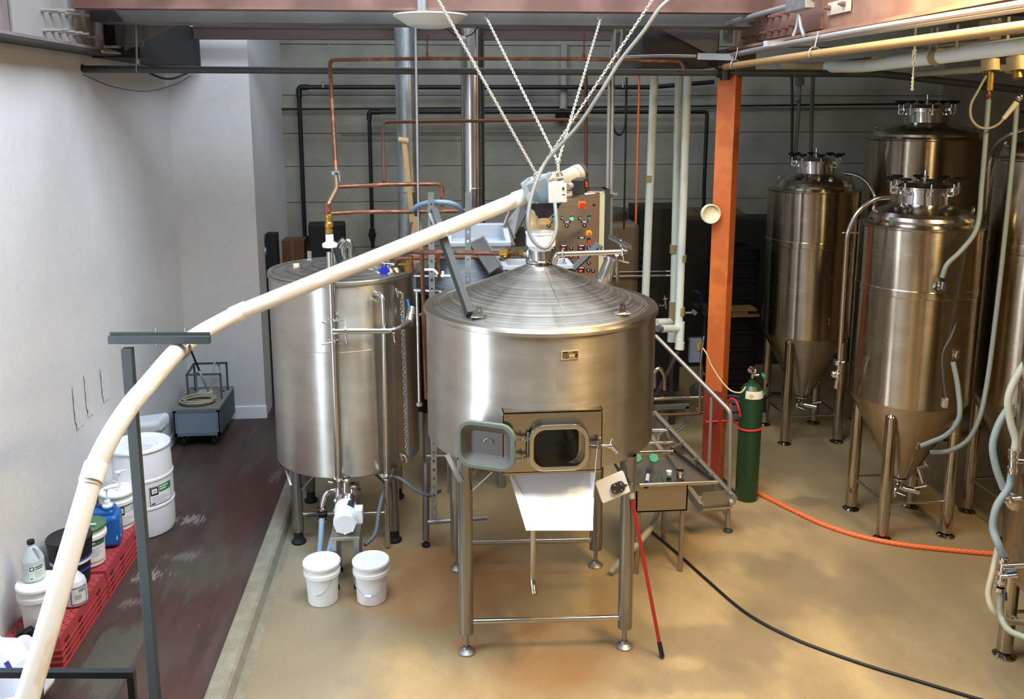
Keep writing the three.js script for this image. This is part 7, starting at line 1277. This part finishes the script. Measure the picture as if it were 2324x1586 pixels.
// ---------- back left ----------
{
  const t = thing('black_cabinet', 'tall black cabinet in the dark gap behind the water tank', 'cabinet');
  part(t, 'cabinet_body', slab([-2.0, 0.02, -12.2], [-1.0, 1.9, -12.9], 0.01), mat('#12151b', 0.6));
  part(t, 'cabinet_door', slab([-1.98, 0.08, -12.185], [-1.52, 1.86, -12.2], 0.004), mat('#161b24', 0.55)); part(t, 'cabinet_door', slab([-1.5, 0.08, -12.185], [-1.02, 1.86, -12.2], 0.004), mat('#161b24', 0.55));
  part(t, 'shelf_edge', slab([-2.05, 1.9, -12.15], [-0.98, 1.93, -12.95]), M.darkSteel);
  const k0 = thing('black_panel', 'tall narrow black panel in the gap between the partition edge and the water tank', 'locker');  // narrow black upright panel of unknown use
  part(k0, 'panel_body', slab([-2.19, 0, -11.95], [-2.05, 2.42, -12.15], 0.004), mat('#0f1218', 0.6)); part(k0, 'panel_rod', rod([-2.16, 1.5, -11.945], [-2.08, 1.5, -11.945], 0.008), M.chrome);
  solo('small_camera', [box(0.06, 0.06, 0.08, [-2.201, 2.194, -12], [0.3, 0.4, 0.3], 0.015), rod([-2.295, 2.127, -12.05], [-2.192, 2.134, -12], 0.012), rod([-2.204, 2.134, -12], [-2.201, 2.188, -12], 0.012)], mat('#d7dadb', 0.4), 'small white camera on a bracket beside the partition edge', 'camera');
  const b = thing('cardboard_box', 'brown cardboard box standing on the black cabinet', 'box');
  part(b, 'carton', slab([[-2.041, 1.864, -12.3][0], 1.93, -12.3], add([-1.734, 2.275, -12.3], [0, 0, -0.35]), 0.006), mat('#6b4a2c', 0.85)); part(b, 'tape', slab(add([-1.914, 2.278, -12.3], [0, 0.0, 0.002]), add([-1.881, 1.936, -12.3], [0, 0, 0.004])), mat('#7d5a38', 0.6));
  const g = thing('gas_bottle', 'small grey-brown gas bottle with a collar, beside the cardboard box', 'cylinder');
  const gc = [[-1.647, 1.914, -12.4]][0];
  part(g, 'bottle_body', lathe([[0.001, 1.93 - gc[1]], [0.09, 1.935 - gc[1]], [0.1, 1.97 - gc[1]], [0.1, 0.2], [0.08, 0.28], [0.03, 0.3]], 28, gc), mat('#3c322c', 0.6)); part(g, 'collar', [lathe([[0.075, 0.29], [0.078, 0.29], [0.075, 0.4], [0.07, 0.4]], 24, gc, 0.4, 4.6), rod(add(gc, [0, 0.29, 0]), add(gc, [0, 0.36, 0]), 0.02)], mat('#57483e', 0.6));
  const k = thing('black_case', 'heap of black equipment case behind the white union of the copper riser', 'case');
  each(k, 'case_body', [box(0.5, 0.6, 0.3, [[-1.412, 2.022, -12.3][0], 2.22, -12.3], [0, 0.1, 0], 0.03), box(0.3, 0.14, 0.25, [-1.423, 2.209, -12.3], [0, 0.2, 0.35], 0.03)], mat('#131210', 0.65)); part(k, 'case_strap', rod([-1.442, 2.24, -12.1], [-1.295, 2.195, -12.1], 0.015), M.black);
}
// ---------- lamp shade under the beam, and the lamp over the fermenter side ----------
{
  const t = thing('lamp_shade', 'shallow white bowl lamp shade under the red-brown beam', 'lamp'), c = [0.04, 4.775, -8.0];
  part(t, 'shade', lathe([[0.001, 0], [0.13, 0.0], [0.2, 0.02], [0.3, 0.085], [0.325, 0.1], [0.325, 0.112], [0.31, 0.112], [0.2, 0.045], [0.001, 0.03]], 56, c), mat('#d8d8cc', 0.5));
  part(t, 'stem', rod(add(c, [0, 0.03, 0]), add(c, [0, 0.135, 0]), 0.03), M.galv);
}
{
  const t = thing('tag_box', 'tiny white box on a wire by the bright flue duct', 'box');
  part(t, 'box_body', box(0.05, 0.03, 0.03, [0.335, 4.72, -8.3], [0, 0, 0], 0.004), M.white); part(t, 'wire', hose([[0.165, 4.828, -8.35], [0.232, 4.762, -8.35], [0.315, 4.724, -8.3], [0.412, 4.748, -8.3], [0.479, 4.823, -8.35]], 0.005, 30, 6), M.black);
}
for (const [x, y, z, power, label] of [[2.62, 5.35, -4.5, WARM_POWER, 'warm strip lamp hung beside the red-brown beam over the fermenters'], [4.75, 5.13, -5.1, WARM_SIDE_POWER, 'warm strip lamp under the side ceiling above the nearest tank']]) {
  // bright work lamps out of the picture: they light the tan floor and the red-brown beam
  const t = thing('strip_lamp', label, 'lamp');
  part(t, 'housing', slab([x - 0.12, y, z - 0.65], [x + 0.12, y + 0.06, z + 0.65]), M.white);
  part(t, 'tube_light', slab([x - 0.09, y - 0.02, z - 0.6], [x + 0.09, y - 0.002, z + 0.6]), M.lampGlow ??= mat('#fff1d8', 0.5, 0, { emissive: new THREE.Color(...WARM), emissiveIntensity: 6 }));
  for (const s of [-0.4, 0.4]) part(t, 'hanger', rod([x, y + 0.06, z + s], [x, x > 3 ? 5.25 : 7.3, z + s], 0.006), M.galv);
  const l = new THREE.RectAreaLight(new THREE.Color(...WARM), power, 0.3, 1.3); l.position.set(x, y - 0.03, z); l.rotation.x = -Math.PI / 2; l.castShadow = true; scene.add(l);
}
for (const o of things) settle(o);
for (const o of things) delete o.userData.settled;
scene.traverse((o) => { if (o.isMesh) { o.castShadow = true; o.receiveShadow = true; } });
renderer.render(scene, camera);
